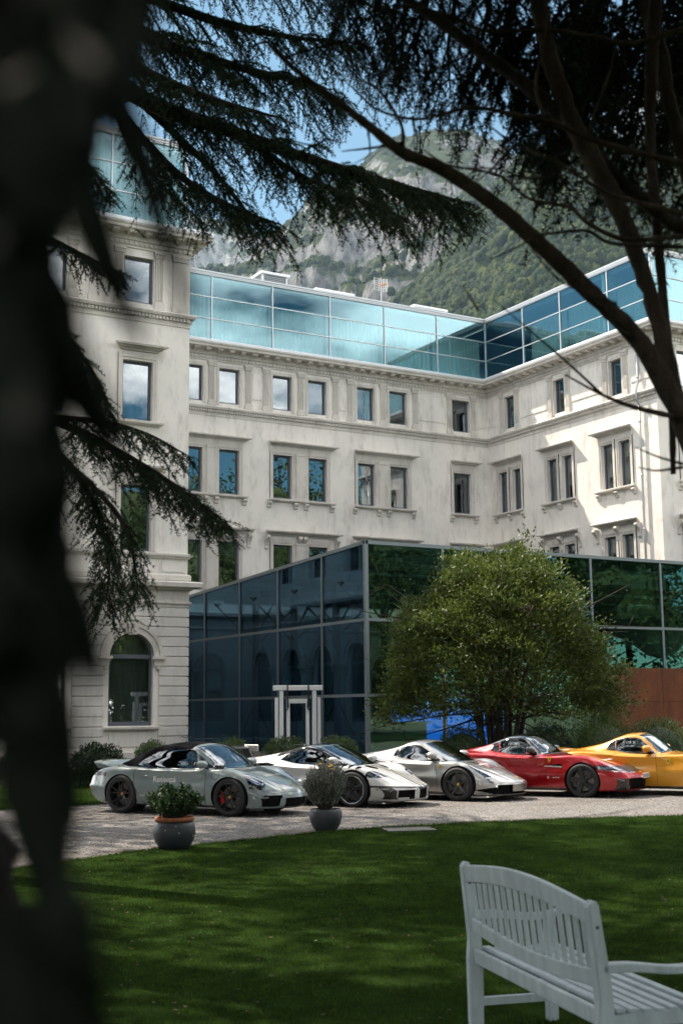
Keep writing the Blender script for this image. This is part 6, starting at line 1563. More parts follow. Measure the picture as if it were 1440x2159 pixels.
GTS, GTD = [-2.3, -1.16, .87, 1.5, 3], [-2.3, -.80, .55, 1.42, 3]
GT = lambda pl: [(float(np.interp(a, GTS, GTD)), b) for a, b in pl]
P4 = gt_profile(-2.30, 2.42); remap(P4, ('zc', 'yr', 'zr'), GTS, GTD)
for k in ('zc', 'w', 'zs', 'sr', 'yb', 'zg', 'yr', 'zr', 'zb'): P4[k][-1] = (2.50, P4[k][-1][1]-(.03 if k in ('zc', 'zs', 'zg', 'zr') else 0))
P4['x1'] = 2.50
reg4 = [
  ('quarter_window', 'S', GT([(-1.16, .955), (-1.10, 1.09), (-.90, 1.145), (-.86, .94)]), MAT['gloss_black'], (0, 0, 0), UP(.92)),
  ('side_window', 'S', GT([(-.84, .94), (-.87, 1.15), (-.5, 1.20), (-.2, 1.206), (.0, 1.175), (.34, 1.02), (.54, .885), (.2, .88), (-.4, .895)]), MAT['car_glass_dark'], (0, 0, 0), UP(.885)),
  ('windscreen', 'T', GT([(-.03, 0), (-.05, .35), (-.09, .54), (.3, .60), (.62, .69), (.72, .62), (.83, .35), (.87, 0)]), MAT['car_glass'], (0, 0, 0), UP(.89)),
  ('black_roof', 'S', GT([(-1.20, 1.10), (-1.14, 1.06), (-1.08, 1.10), (-.9, 1.155), (-.5, 1.21), (-.2, 1.216), (.02, 1.185), (.36, 1.03), (.60, .905), (.78, .905), (.2, 1.25), (-1.2, 1.30)]), MAT['gloss_black'], (0, 0, 0), UP(.90)),
  ('black_roof', 'T', GT([(-1.12, 0), (-1.12, .62), (-.5, .62), (0, .62), (.60, .74), (.70, .70), (.3, .60), (-.08, .54), (-.04, 0)]), MAT['gloss_black'], (0, 0, 0), lambda c, n: (c[:, 2] > .905+.25*np.clip((.21-c[:, 0])/.35, 0, 1))),
  ('cowl', 'T', GT([(.86, 0), (.83, .35), (.72, .62), (.80, .66), (.92, .4), (.96, 0)]), MAT['trim_black'], (0, 0, 0), UP(.85)),
  ('headlight', 'F', [(.50, .545), (.60, .56), (.96, .60), (.96, .68), (.80, .675), (.52, .655)], MAT['lamp_glass'], (.004, 0, .002), None),
  ('headlight', 'S', [(1.88, .615), (2.20, .56), (2.2, .66), (1.90, .68)], MAT['lamp_glass'], (0, .0, .0), None),
  ('nose_panel', 'F', [(0, .535), (.49, .545), (.51, .66), (0, .675)], MAT['carbon'], (.003, 0, .002), None),
  ('front_intake', 'F', [(0, .20), (.66, .20), (.74, .40), (.62, .415), (0, .415)], MAT['mesh_black'], (-.06, 0, 0), None),
  ('bumper_blade', 'F', [(.67, .17), (.80, .17), (.84, .40), (.75, .415)], MAT['gloss_black'], (.006, 0, 0), None),
  ('front_splitter', 'F', [(0, .08), (1.0, .08), (1.0, .15), (0, .15)], MAT['carbon'], (.012, 0, 0), None),
  ('side_vent', 'S', [(.62, .665), (.92, .655), (.92, .705), (.80, .71)], MAT['gloss_black'], (0, -.012, 0), None),
  ('sill_trim', 'S', [(-1.0, .08), (1.0, .08), (1.0, .20), (-1.0, .20)], MAT['carbon'], (0, .004, 0), None),
]
sm4 = [('S', [(-.62, .90), (-.86, .7), (-.84, .4), (-.74, .23)], .004), ('S', [(.30, .87), (.34, .5), (.33, .22)], .004), ('T', [(.70, .66), (1.4, .60), (1.9, .55), (2.2, .46)], .003), ('T', [(.55, 0), (.52, .35), (.41, .70)], .006), ('T', [(-.50, 0), (-.50, .54)], .003)]
c4, C4, o4 = base_car('metallic red car with black roof, long bonnet and a white front number plate', P4, PAINT['red'], None, reg4, sm4)
add_wheels(c4, C4, ((.362, .315, .275), (.360, .275, .275)), 'blade', MAT['rim_black'], MAT['cal_grey'], MAT['rim_grey'])
for sd in (-1, 1): mirror_part(c4, C4, (.14, 1.0), sd, MAT['gloss_black'], 1.1)
cabin(c4, -.52, .14, .42, MAT['leather_dark'], ztop=1.04)
for ob in o4.get('headlight', []):
    vs = np.array([v.co for v in ob.data.vertices]); c_ = vs.mean(0); sd = 1 if c_[1] > 0 else -1; mb = MB()
    mb.box(c_[0]-.14, c_[0]-.03, c_[1]-.15, c_[1]+.15, c_[2]-.03, c_[2]+.02); mb.build('lamp_bowl', MAT['lamp_in'], ob)
    mb = MB()
    for q in (-.09, -.03, .03, .09): mb.box(c_[0]-.03, c_[0]-.02, c_[1]+q-.015, c_[1]+q+.015, c_[2]-.02, c_[2]+.01)
    mb.build('lamp_lens', MAT['lamp_blue'], ob)
mb = MB(); C4.seam(mb, 'S', [(.50, .66), (.92, .648)], .014); mb.build('vent_blade', MAT['chrome'], c4)
mb = MB(); C4.seam(mb, 'S', [(1.78, .60), (2.05, .56), (2.2, .54)], .010); C4.seam(mb, 'F', [(.82, .55), (.55, .53), (.3, .525), (.02, .522)], .010); mb.build('lamp_trim_strip', MAT['chrome'], c4)
mb = MB(); C4.seam(mb, 'T', [(1.02, .50), (1.5, .44), (1.95, .38)], .006); mb.build('bonnet_line', MAT['badge_yellow'], c4)
mb = MB()
for s_ in (-.36, -.12, .12, .36): mb.box(2.22, 2.25, s_-.075, s_+.075, .23, .36)
mb.build('radar_panel', MAT['rim_grey'], c4)
badge(c4, C4, .62, .80, MAT['badge_yellow'], .05); badge(c4, C4, 2.36, 0, MAT['badge_yellow'], .03, 'T')
C4.text('Renisett\u00e9', 'T', 1.66, 0, .16, MAT['letter_white'], c4); C4.text('K', 'S', .60, .42, .085, MAT['letter_white'], c4); C4.text('KIRESPORT', 'S', .78, .42, .034, MAT['letter_white'], c4)
h, _ = C4.hit('F', 0, .44)
mb = MB(); mb.box(h[0]+.0, h[0]+.012, -.26, .26, .395, .505); pl = mb.build('number_plate', M('plate_white', (.78, .78, .76), .4), c4, bevel=.003)
mb = MB(); mb.box(h[0]+.0125, h[0]+.0145, -.255, -.205, .40, .50); mb.build('plate_blue_band', M('plate_blue', (.01, .05, .35), .4), pl)
tm = text_mesh('S DC 830', .088)
for v in tm.vertices: v.co = Vector((h[0]+.0145, v.co.x*1.0+.025, .45+v.co.y))
link('plate_lettering', tm, MAT['letter_dark'], pl)
place_car(c4, C4, (1232, 1682.5), -58.0)

# --- 5: yellow grand tourer
P5 = gt_profile(-2.30, 2.38); remap(P5, ('zc', 'yr', 'zr'), GTS, GTD); P5['zc'] = [(a, b+(.0 if a > -1.7 else .0)) for a, b in P5['zc'] if a < 2.3]+[(2.38, .50)]
for k in ('w', 'zs', 'sr', 'yb', 'zg', 'yr', 'zr', 'zb'): P5[k] = [(a, b) for a, b in P5[k] if a < 2.3]+[(2.38, P5[k][-1][1])]
reg5 = [
  ('quarter_window', 'S', GT([(-1.16, .955), (-1.05, 1.10), (-.86, 1.155), (-.84, .94)]), MAT['gloss_black'], (0, 0, 0), UP(.92)),
  ('side_window', 'S', GT([(-.82, .94), (-.85, 1.155), (-.5, 1.20), (-.2, 1.206), (.0, 1.175), (.34, 1.02), (.54, .885), (.2, .88), (-.4, .895)]), MAT['car_glass'], (0, 0, 0), UP(.885)),
  ('windscreen', 'T', GT([(-.03, 0), (-.05, .35), (-.09, .54), (.3, .60), (.62, .69), (.72, .62), (.83, .35), (.87, 0)]), MAT['car_glass'], (0, 0, 0), UP(.89)),
  ('headlight', 'T', [(1.55, .84), (1.8, .70), (2.05, .68), (2.0, .78), (1.7, .86)], MAT['lamp_glass'], (0, 0, .003), UP(.5)),
  ('front_intake', 'F', [(0, .20), (.70, .20), (.60, .42), (0, .42)], MAT['mesh_black'], (-.06, 0, 0), None),
  ('front_splitter', 'F', [(0, .08), (1.0, .08), (1.0, .15), (0, .15)], MAT['carbon'], (.012, 0, 0), None),
  ('sill_trim', 'S', [(-1.0, .08), (1.0, .08), (1.0, .20), (-1.0, .20)], MAT['carbon'], (0, .004, 0), None),
]
sm5 = [('S', [(-.56, .91), (-.86, .7), (-.84, .4), (-.74, .23)], .004), ('S', [(.34, .88), (.38, .5), (.36, .22)], .004), ('T', [(.55, 0), (.52, .35), (.41, .70)], .006), ('T', [(-.52, 0), (-.52, .54), (-.54, .60)], .004), ('S', [(-1.52, .83), (-1.46, .76), (-1.50, .70), (-1.62, .70), (-1.66, .77), (-1.60, .83), (-1.52, .83)], .003)]
c5, C5, o5 = base_car('amber yellow car with body coloured roof cut by the right edge of the view', P5, PAINT['yellow'], None, reg5, sm5)
add_wheels(c5, C5, ((.362, .315, .275), (.360, .275, .275)), 'blade', MAT['rim_black'], MAT['cal_grey'], MAT['badge_yellow'])
for sd in (-1, 1): mirror_part(c5, C5, (.12, 1.0), sd, PAINT['yellow'], 1.1)
cabin(c5, -.52, .14, .42, MAT['leather_dark'], ztop=1.04)
mb = MB(); vs = []; n = 16
for i in range(n+1):
    y = -.80+1.6*i/n; e = 1-(abs(y)/.8)**4; xr = -2.28+.22*(abs(y)/.8)**2.2; vs += [(xr+.30, y, .935), (xr-.02, y, .955+.03*e), (xr-.03, y, .93+.03*e), (xr+.03, y, .86), (xr+.28, y, .88)]
mb.add(vs, [(5*i+k, 5*i+(k+1) % 5, 5*i+5+(k+1) % 5, 5*i+5+k) for i in range(n) for k in range(5)]+[tuple(range(5)), tuple(5*n+k for k in range(4, -1, -1))]); mb.build('rear_spoiler', PAINT['yellow'], c5, True)
mb = MB(); h, _ = C5.hit('S', -2.0, .87, -1)
mb.tube([C5.hit('S', a, b, -1)[0] for a, b in ((-2.02, .89), (-1.95, .87), (-1.88, .83))], [.01, .022, .012], 6); mb.build('tail_slot', MAT['mesh_black'], c5)
badge(c5, C5, .62, .74, MAT['badge_yellow'], .06)
C5.text('Renisett\u00e9', 'S', -.60, .62, .20, MAT['letter_dark'], c5, sx=.9)
place_car(c5, C5, (1486, 1680), -58.0)
# ------------------------------------------------------------------ trees
def bark_mat(name, col, col2, sc=9):
    mt, t, b, o = nodes(name)
    n = noise_node(t, sc, 7, .7, 'POS', (1, 1, .22)); n2 = noise_node(t, sc*5, 4, .6, 'POS')
    r = ramp(t, n.outputs['Fac'], [(.35, tuple(c*.45 for c in col)), (.52, col), (.7, col2)]); t.links.new(r.outputs[0], b.inputs['Base Color']); b.inputs['Roughness'].default_value = .95; b.inputs['Specular IOR Level'].default_value = .15
    a = t.nodes.new('ShaderNodeMath'); a.operation = 'ADD'; t.links.new(n.outputs['Fac'], a.inputs[0]); t.links.new(n2.outputs['Fac'], a.inputs[1]); bump(t, b, a.outputs[0], .8, .02); return mt
MAT['bark'] = bark_mat('conifer_bark', (.060, .044, .035), (.105, .08, .064))
MAT['bark_dark'] = bark_mat('dark_bark', (.030, .024, .020), (.055, .045, .038))
MAT['needle'] = leaf_mat('cedar_needles', (.022, .044, .024), (.048, .082, .038), .40, .6, 1.2, spec=.2)
MAT['needle_dark'] = leaf_mat('dark_conifer_needles', (.010, .018, .011), (.022, .036, .018), .2, .6, 1.2, spec=.2)
MAT['tree_leaf'] = leaf_mat('evergreen_leaf', (.036, .062, .012), (.108, .145, .025), .36, .5, 1.1, hue=(.20, .21, .035), spec=.3)
MAT['park_leaf2'] = leaf_mat('garden_tree_leaf', (.018, .038, .010), (.06, .10, .022), .2, .6, 1.1)
MAT['park_leaf'] = leaf_mat('park_tree_leaf', (.022, .040, .012), (.05, .08, .02), .3, .5, .4)

# --- the round evergreen in front of the pavilion
tb = at(1052, 1580, 38.0); TBX, TBY = tb[0], tb[1]
rt = thing('round_evergreen_tree', 'large dome shaped evergreen tree with many stems in front of the glass pavilion', 'tree', (TBX, TBY, .03))
rng = np.random.default_rng(41)
def frame_dir():                                               # sideways axis seen from the lawn
    return np.array([_R0[0], _R0[1], 0]), np.array([-_R0[1], _R0[0], 0])
AX, AY = frame_dir()
stems = MB(); tips = []
for k in range(13):
    a = k*2.4; lean = rng.uniform(.25, 1.0); q = rng.uniform(.05, .5)
    b0 = np.array([q*math.cos(a), q*math.sin(a), 0]); p1 = b0+np.array([.28*lean*math.cos(a), .28*lean*math.sin(a), 1.2]); p2 = np.array([1.1*lean*math.cos(a), 1.1*lean*math.sin(a), 2.7]); p3 = np.array([2.0*lean*math.cos(a), 2.0*lean*math.sin(a), 4.1+.9*(1-lean)])
    stems.tube([b0, p1, p2, p3], [.085, .075, .055, .025], 7)
    for s_ in range(9):
        w = rng.uniform(.15, 1); c = (p1*(1-w)+p2*w) if w < .6 else (p2*(1-w)+p3*w)
        e = rng.normal(size=3)*[1.2, 1.2, .8]+np.array([math.cos(a), math.sin(a), .25]); e = c+e*.9
        stems.tube([c, (c+e)/2+rng.normal(size=3)*.12, e], [.035, .022, .010], 5)
        for z_ in range(2):
            f = e+rng.normal(size=3)*.5+np.array([math.cos(a), math.sin(a), .2])*.35; stems.tube([e, f], [.010, .004], 3)
stems.build('trunk', bark_mat('evergreen_bark', (.06, .05, .04), (.10, .085, .07)), rt, True)
d, _p = sphere_pts(2300, rng); d[:, 2] = np.abs(d[:, 2])*1.25-.28; d /= np.linalg.norm(d, axis=1, keepdims=True)
lump = 1+.09*np.sin(4*d[:, 0]+1.3)*np.cos(3.5*d[:, 1])+.07*np.sin(9*d[:, 0]+5*d[:, 2])+.05*np.sin(13*d[:, 1]+7*d[:, 2]+1)
rr = rng.uniform(.50, 1.0, len(d))**.5*lump
rr *= np.where(rng.random(len(d)) < .06, 1.08, 1.0)
C = np.stack([d[:, 0]*3.42*rr, d[:, 1]*3.2*rr, 2.75+np.where(d[:, 2] > 0, d[:, 2]*3.55, d[:, 2]*4.4)*rr], 1)
C[:, 0] *= 1+.10*np.clip(3.0-C[:, 2], 0, 2)
keep = (C[:, 2] > .75+.5*rng.random(len(C))); low = (C[:, 2] < 3.0) & (rng.random(len(C)) < .22); C = C[keep & ~low]; dd = d[keep & ~low]
lc = LC(); per = 34
for i in range(1):
    n = len(C); off = rng.normal(size=(n, per, 3))*np.array([.17, .17, .11]); P = (C[:, None, :]+off).reshape(-1, 3)
    D = (dd[:, None, :]*.7+rng.normal(size=(n, per, 3))*.7+np.array([0, 0, .25])).reshape(-1, 3)
    lc.add(*leaf_cloud(P, D, rng.uniform(.09, .17, n*per), .058, rng, flat=1.6))
lc.build('crown', MAT['tree_leaf'], rt, 'stuff')
rt.rotation_euler = (0, 0, math.atan2(AX[1], AX[0]))

# --- conifer sprays: limb > branchlet > twig > tuft, all real geometry
def segs(P0, P1, r0, r1):
    "three sided twigs"
    t = P1-P0; t /= np.linalg.norm(t, axis=1, keepdims=True)+1e-9; a = np.cross(t, [.3, .5, .8]); a /= np.linalg.norm(a, axis=1, keepdims=True)+1e-9; b = np.cross(t, a)
    V = []
    for P, r in ((P0, r0), (P1, r1)):
        for k in range(3): w = 2*math.pi*k/3; V.append(P+(np.cos(w)*a+np.sin(w)*b)*np.asarray(r).reshape(-1, 1))
    V = np.stack(V, 1).reshape(-1, 3); o = np.arange(len(P0))[:, None, None]*6
    return V, (o+np.array([[0, 1, 4, 3], [1, 2, 5, 4], [2, 0, 3, 5]])[None]).reshape(-1, 4)
UPV = np.array([0, 0, 1.0])
def conifer_limb(pts, radii, Lmax, rng, wood, ndl, t0=.12, step=.085, droop=.55, needle=.031, dens=1.15, hang=.36, K=8, wid=.0062, side_bias=0.0):
    pts = np.array(pts, float); n = len(pts); tk = np.linspace(0, 1, n); ln = np.linalg.norm(np.diff(pts, axis=0), axis=1).sum()
    S = np.linspace(0, 1, 40); path = np.stack([pchip(tk, pts[:, k], S) for k in range(3)], 1); rad_ = pchip(tk, radii, S)
    mb = MB(); mb.tube(path, list(rad_), 8); wood.append(mb)
    tuP, tuD, s0, s1, r0, r1 = [], [], [], [], [], []
    m_ = max(3, int(ln*(1-t0)/step*dens)); 
    for i in range(m_):
        t = t0+(1-t0)*(i+rng.random())/m_; p = np.array([pchip(tk, pts[:, k], np.array([t]))[0] for k in range(3)]); q = np.array([pchip(tk, pts[:, k], np.array([min(1, t+.02)]))[0] for k in range(3)])-np.array([pchip(tk, pts[:, k], np.array([max(0, t-.02)]))[0] for k in range(3)])
        q /= np.linalg.norm(q)+1e-9; side = np.cross(q, UPV); side /= np.linalg.norm(side)+1e-9
        sg = 1 if (i % 2) else -1
        L = Lmax*(1-.55*t)*rng.uniform(.45, 1.1)*(.45+.55*min(1, (1-t)*6+.2)); 
        d = q*rng.uniform(.35, .9)+side*sg*rng.uniform(.5, 1.0)+UPV*rng.uniform(-.35, .18); d /= np.linalg.norm(d)
        dr = droop*rng.uniform(.5, 1.4); k = max(4, int(L/(.040 if needle < .1 else .09))); u = np.linspace(0, 1, k)
        bp = p+d*L*u[:, None]-UPV*(dr*L*u**2)[:, None]+rng.normal(size=(k, 3))*.006
        s0.append(bp[:-1]); s1.append(bp[1:]); w = .011*(L/.6)**.6*(1-.8*u); r0.append(w[:-1]); r1.append(w[1:])
        for j in range(1, k):
            bd_ = bp[j]-bp[j-1]; bd_ /= np.linalg.norm(bd_)+1e-9; sd = np.cross(bd_, UPV); sd /= np.linalg.norm(sd)+1e-9
            for s_ in (-1, 1):
                if rng.random() < .12: continue
                l2 = rng.uniform(.05, .17)*(1 if needle < .1 else 2)*(1.1-.5*u[j])*(1+.6*(rng.random() < .12)); d2 = bd_*rng.uniform(.4, 1)+sd*s_*rng.uniform(.3, 1)-UPV*hang*rng.uniform(0, 1.3); d2 /= np.linalg.norm(d2)
                k2 = max(2, int(l2/(.018 if needle < .1 else .08))); v = np.linspace(.12, 1, k2); tp = bp[j]+d2*l2*v[:, None]-UPV*(.25*l2*v**2)[:, None]
                s0.append(bp[j][None]); s1.append(tp[-1][None]); r0.append(np.array([.0028])); r1.append(np.array([.0012])); tuP.append(tp); tuD.append(np.repeat(d2[None], k2, 0))
            tuP.append(bp[j][None]); tuD.append(bd_[None])
    wood.append((np.concatenate(s0), np.concatenate(s1), np.concatenate(r0), np.concatenate(r1)))
    P = np.concatenate(tuP); D = np.concatenate(tuD); N = len(P)
    P = np.repeat(P, K, 0); D = np.repeat(D, K, 0)*.75+rng.normal(size=(N*K, 3))*.75+UPV*.22; D /= np.linalg.norm(D, axis=1, keepdims=True)
    A = np.cross(D, rng.normal(size=(N*K, 3))); A /= np.linalg.norm(A, axis=1, keepdims=True)+1e-9; l = needle*rng.uniform(.65, 1.2, (N*K, 1))
    V = np.stack([P-A*wid/2, P+A*wid/2, P+D*l], 1).reshape(-1, 3); ndl.append(V)
def finish_limbs(root, wood, ndl, bark, needle_mat, name='foliage'):
    mb = MB(); V = []; Fq = []; n = 0
    for w in wood:
        if isinstance(w, MB): mb.add(w.v, w.f)
        else:
            v, f = segs(*w); V.append(v); Fq.append(f+n); n += len(v)
    mb.build('limbs', bark, root, True)
    o = link('twigs', np_mesh('twigs', np.concatenate(V), np.concatenate(Fq)), bark, root); o['kind'] = 'stuff'
    V = np.concatenate(ndl); o = link(name, np_mesh(name, V, np.arange(len(V)).reshape(-1, 3)), needle_mat, root); o['kind'] = 'stuff'
def A_(*p): return [at(*q) for q in p]
rng = np.random.default_rng(77)
cb_ = at(-330, 1400, 11.8)
cedar = thing('cedar_tree', 'tall cedar whose dark layered branches reach into the view from the left', 'tree', (cb_[0], cb_[1], 0.0))
CP = Matrix.Translation((-cb_[0], -cb_[1], 0))
wood, ndl = [], []
T = lambda z: np.array([cb_[0], cb_[1], z])
mbt = MB(); mbt.tube([T(-.1), T(.6), T(3), T(8), T(13), T(18), T(22)], [.62, .48, .42, .36, .28, .18, .05], 14)
o = mbt.build('trunk', MAT['bark_dark'], cedar, True); o.matrix_parent_inverse = CP
L_ = lambda pts, r, Lm, **k: conifer_limb(pts, r, Lm, rng, wood, ndl, **k)
# the long main limb
L_([T(7.9)]+A_((-80, 20, 11.8), (150, 118, 11.6), (330, 222, 11.4), (470, 270, 11.3), (640, 330, 11.2), (780, 372, 11.1), (900, 405, 11.0), (1000, 432, 10.9)), [.12, .10, .085, .075, .06, .045, .03, .018, .008], 1.0, t0=.36, step=.062, droop=.55)
L_(A_((640, 330, 11.2), (760, 378, 11.6), (880, 420, 11.9), (985, 442, 12.0)), [.03, .022, .014, .006], .6, t0=.05, step=.06, droop=.55)
L_(A_((520, 290, 11.3), (640, 372, 10.8), (760, 420, 10.5), (860, 462, 10.3)), [.03, .022, .014, .006], .62, t0=.05, step=.06, droop=.65)
# lower secondary limbs hanging below the main one
L_(A_((200, 160, 11.6), (300, 290, 11.2), (400, 385, 10.9), (500, 440, 10.7), (590, 472, 10.5)), [.05, .04, .03, .018, .006], .75, t0=.15, step=.062, droop=.6)
L_(A_((300, 215, 11.5), (420, 330, 11.9), (500, 420, 12.0), (560, 505, 12.1)), [.04, .03, .02, .006], .6, t0=.2, step=.065, droop=.7)
L_(A_((230, 190, 11.5), (290, 330, 12.2), (350, 400, 12.2), (430, 470, 12.2)), [.04, .03, .018, .006], .55, t0=.3, step=.07, droop=.7)
# upper layers
L_([T(8.8)]+A_((-60, -80, 12), (180, 20, 12), (360, 95, 12), (520, 145, 12), (640, 175, 12), (715, 215, 12)), [.10, .09, .07, .05, .035, .02, .006], .95, t0=.4, step=.06, droop=.5)
L_(A_((100, -60, 12.6), (300, -10, 12.6), (480, 50, 12.6), (640, 80, 12.6), (760, 90, 12.6)), [.07, .05, .04, .02, .006], .95, t0=.1, step=.06, droop=.6)
L_(A_((250, -90, 12.2), (450, -60, 12.2), (600, -40, 12.2), (740, -5, 12.2), (830, 30, 12.2)), [.06, .05, .035, .02, .006], .9, t0=.1, step=.06, droop=.75)
L_(A_((160, 60, 11.8), (330, 160, 11.2), (470, 215, 10.8), (600, 250, 10.6)), [.05, .04, .025, .006], .75, t0=.15, step=.062)
L_(A_((150, -10, 12.2), (300, 60, 12.6), (420, 120, 12.8), (540, 190, 12.9)), [.05, .04, .025, .006], .8, t0=.1, step=.062)
# low sweeping limbs
L_([T(3.9)]+A_((-120, 760, 11.4), (60, 860, 11.0), (200, 925, 10.7), (310, 985, 10.5), (400, 1045, 10.3), (468, 1095, 10.2)), [.07, .055, .045, .032, .02, .012, .005], .62, t0=.42, step=.05, droop=.6)
L_([T(3.5)]+A_((-80, 850, 11.2), (90, 930, 10.9), (170, 1010, 10.7), (215, 1110, 10.6), (230, 1210, 10.5), (222, 1275, 10.5)), [.06, .05, .038, .026, .018, .010, .004], .50, t0=.42, step=.05, droop=.8)
L_(A_((120, 960, 10.9), (200, 1030, 10.6), (262, 1110, 10.4), (285, 1200, 10.3), (290, 1250, 10.3)), [.03, .022, .016, .01, .004], .42, t0=.1, step=.055, droop=.8)
L_(A_((100, 880, 10.9), (220, 890, 10.7), (310, 915, 10.6), (395, 960, 10.5)), [.03, .022, .014, .005], .45, t0=.1, step=.055)
L_([T(4.9)]+A_((-100, 560, 11.4), (60, 640, 11.2), (150, 720, 11.1), (205, 800, 11.1), (235, 880, 11.0)), [.06, .05, .035, .022, .012, .005], .42, t0=.45, step=.06, droop=.6)
L_([T(5.9)]+A_((-60, 300, 11.4), (90, 300, 11.2), (170, 330, 11.1), (230, 400, 11.1)), [.05, .04, .03, .018, .005], .45, t0=.45, step=.06, droop=.6)
L_([T(5.4)]+A_((-60, 440, 11.6), (100, 500, 11.4), (190, 545, 11.3), (255, 575, 11.3)), [.05, .04, .025, .014, .004], .35, t0=.5, step=.06, droop=.5)
# layered upper crown, out of the top of the view, throwing the shade
for z in np.arange(10.5, 21.5, 1.0):
    for k in range(8):
        a = k*.785+z*.7+rng.uniform(-.3, .3); R_ = (7.2-.33*(z-10))*rng.uniform(.75, 1.1)
        tip = T(z-.2)+np.array([R_*math.cos(a), R_*math.sin(a), -.4])
        if tip[0]*_F[0]+tip[1]*_F[1] > 0 and (tip[2]-1.9)/math.hypot(tip[0], tip[1]) < .66: continue
        conifer_limb([T(z), T(z)*.5+tip*.5+[0, 0, .35], tip], [.08, .05, .01], 1.7, rng, wood, ndl, t0=.15, step=.34, needle=.22, K=3, wid=.05, droop=.2, hang=.2)
k0 = len(cedar.children)
finish_limbs(cedar, wood, ndl, MAT['bark_dark'], MAT['needle'])
for o in cedar.children: o.matrix_parent_inverse = CP

# --- leaning pine on the right with dead lower branches
rng = np.random.default_rng(99)
base = on_ground(1640, 1960)
pine = thing('leaning_pine', 'leaning dark barked pine with bare dead branches crossing the right of the view', 'tree', (base[0], base[1], 0.0))
PPm = Matrix.Translation((-base[0], -base[1], 0))
mb = MB()
def limb(mb, pts, r, n=9, wob=.012):
    pts = np.array(pts, float); tk = np.linspace(0, 1, len(pts)); S = np.linspace(0, 1, max(12, len(pts)*6)); path = np.stack([pchip(tk, pts[:, k], S) for k in range(3)], 1)+rng.normal(size=(len(S), 3))*wob*np.mean(r)*4
    rr_ = pchip(tk, r, S)*(1+rng.normal(size=len(S))*.05); mb.tube(path, list(rr_), n)
limb(mb, [np.array([base[0], base[1], -.1]), np.array([base[0], base[1], .25])]+A_((1560, 1300, 5.35), (1480, 1000, 5.3), (1425, 850, 5.3), (1393, 700, 5.3), (1350, 560, 5.35), (1300, 430, 5.4), (1245, 330, 5.45), (1195, 230, 5.5), (1160, 120, 5.6), (1130, -20, 5.7), (1110, -300, 6.0)), [.11, .08, .052, .044, .040, .034, .036, .040, .042, .041, .038, .034, .025], 12)
mb.build('trunk', MAT['bark'], pine, True)
mb = MB()
limb(mb, A_((1440, 880, 5.28), (1345, 715, 5.2), (1262, 632, 5.1), (1180, 552, 5.05), (1090, 470, 5.0), (1000, 398, 5.0), (930, 355, 5.0), (850, 320, 5.0), (775, 262, 5.0), (710, 212, 5.0), (640, 160, 5.0), (590, 115, 5.0), (560, 85, 5.0)), [.048, .040, .036, .034, .031, .028, .026, .023, .018, .014, .011, .009, .005])
mb.build('dead_branch', MAT['bark'], pine, True)
mb = MB(); limb(mb, A_((1470, 505, 5.6), (1380, 440, 5.5), (1300, 372, 5.45), (1200, 262, 5.5), (1110, 180, 5.6), (1010, 105, 5.7), (930, 45, 5.8), (860, 0, 5.9), (800, -60, 6)), [.03, .03, .028, .032, .031, .029, .026, .022, .015]); mb.build('dead_branch', MAT['bark_dark'], pine, True)
mb = MB(); limb(mb, A_((1420, 1000, 5.6), (1415, 820, 5.6), (1400, 640, 5.6), (1385, 480, 5.6), (1370, 300, 5.7), (1375, 120, 5.8), (1390, -60, 6)), [.012, .018, .02, .022, .024, .03, .035]); mb.build('dead_branch', MAT['bark'], pine, True)
mb = MB(); limb(mb, A_((1500, 560, 5.9), (1440, 330, 6.0), (1400, 150, 6.0), (1360, 0, 6.2), (1340, -80, 6.2)), [.03, .034, .036, .034, .03]); mb.build('dead_branch', MAT['bark'], pine, True)
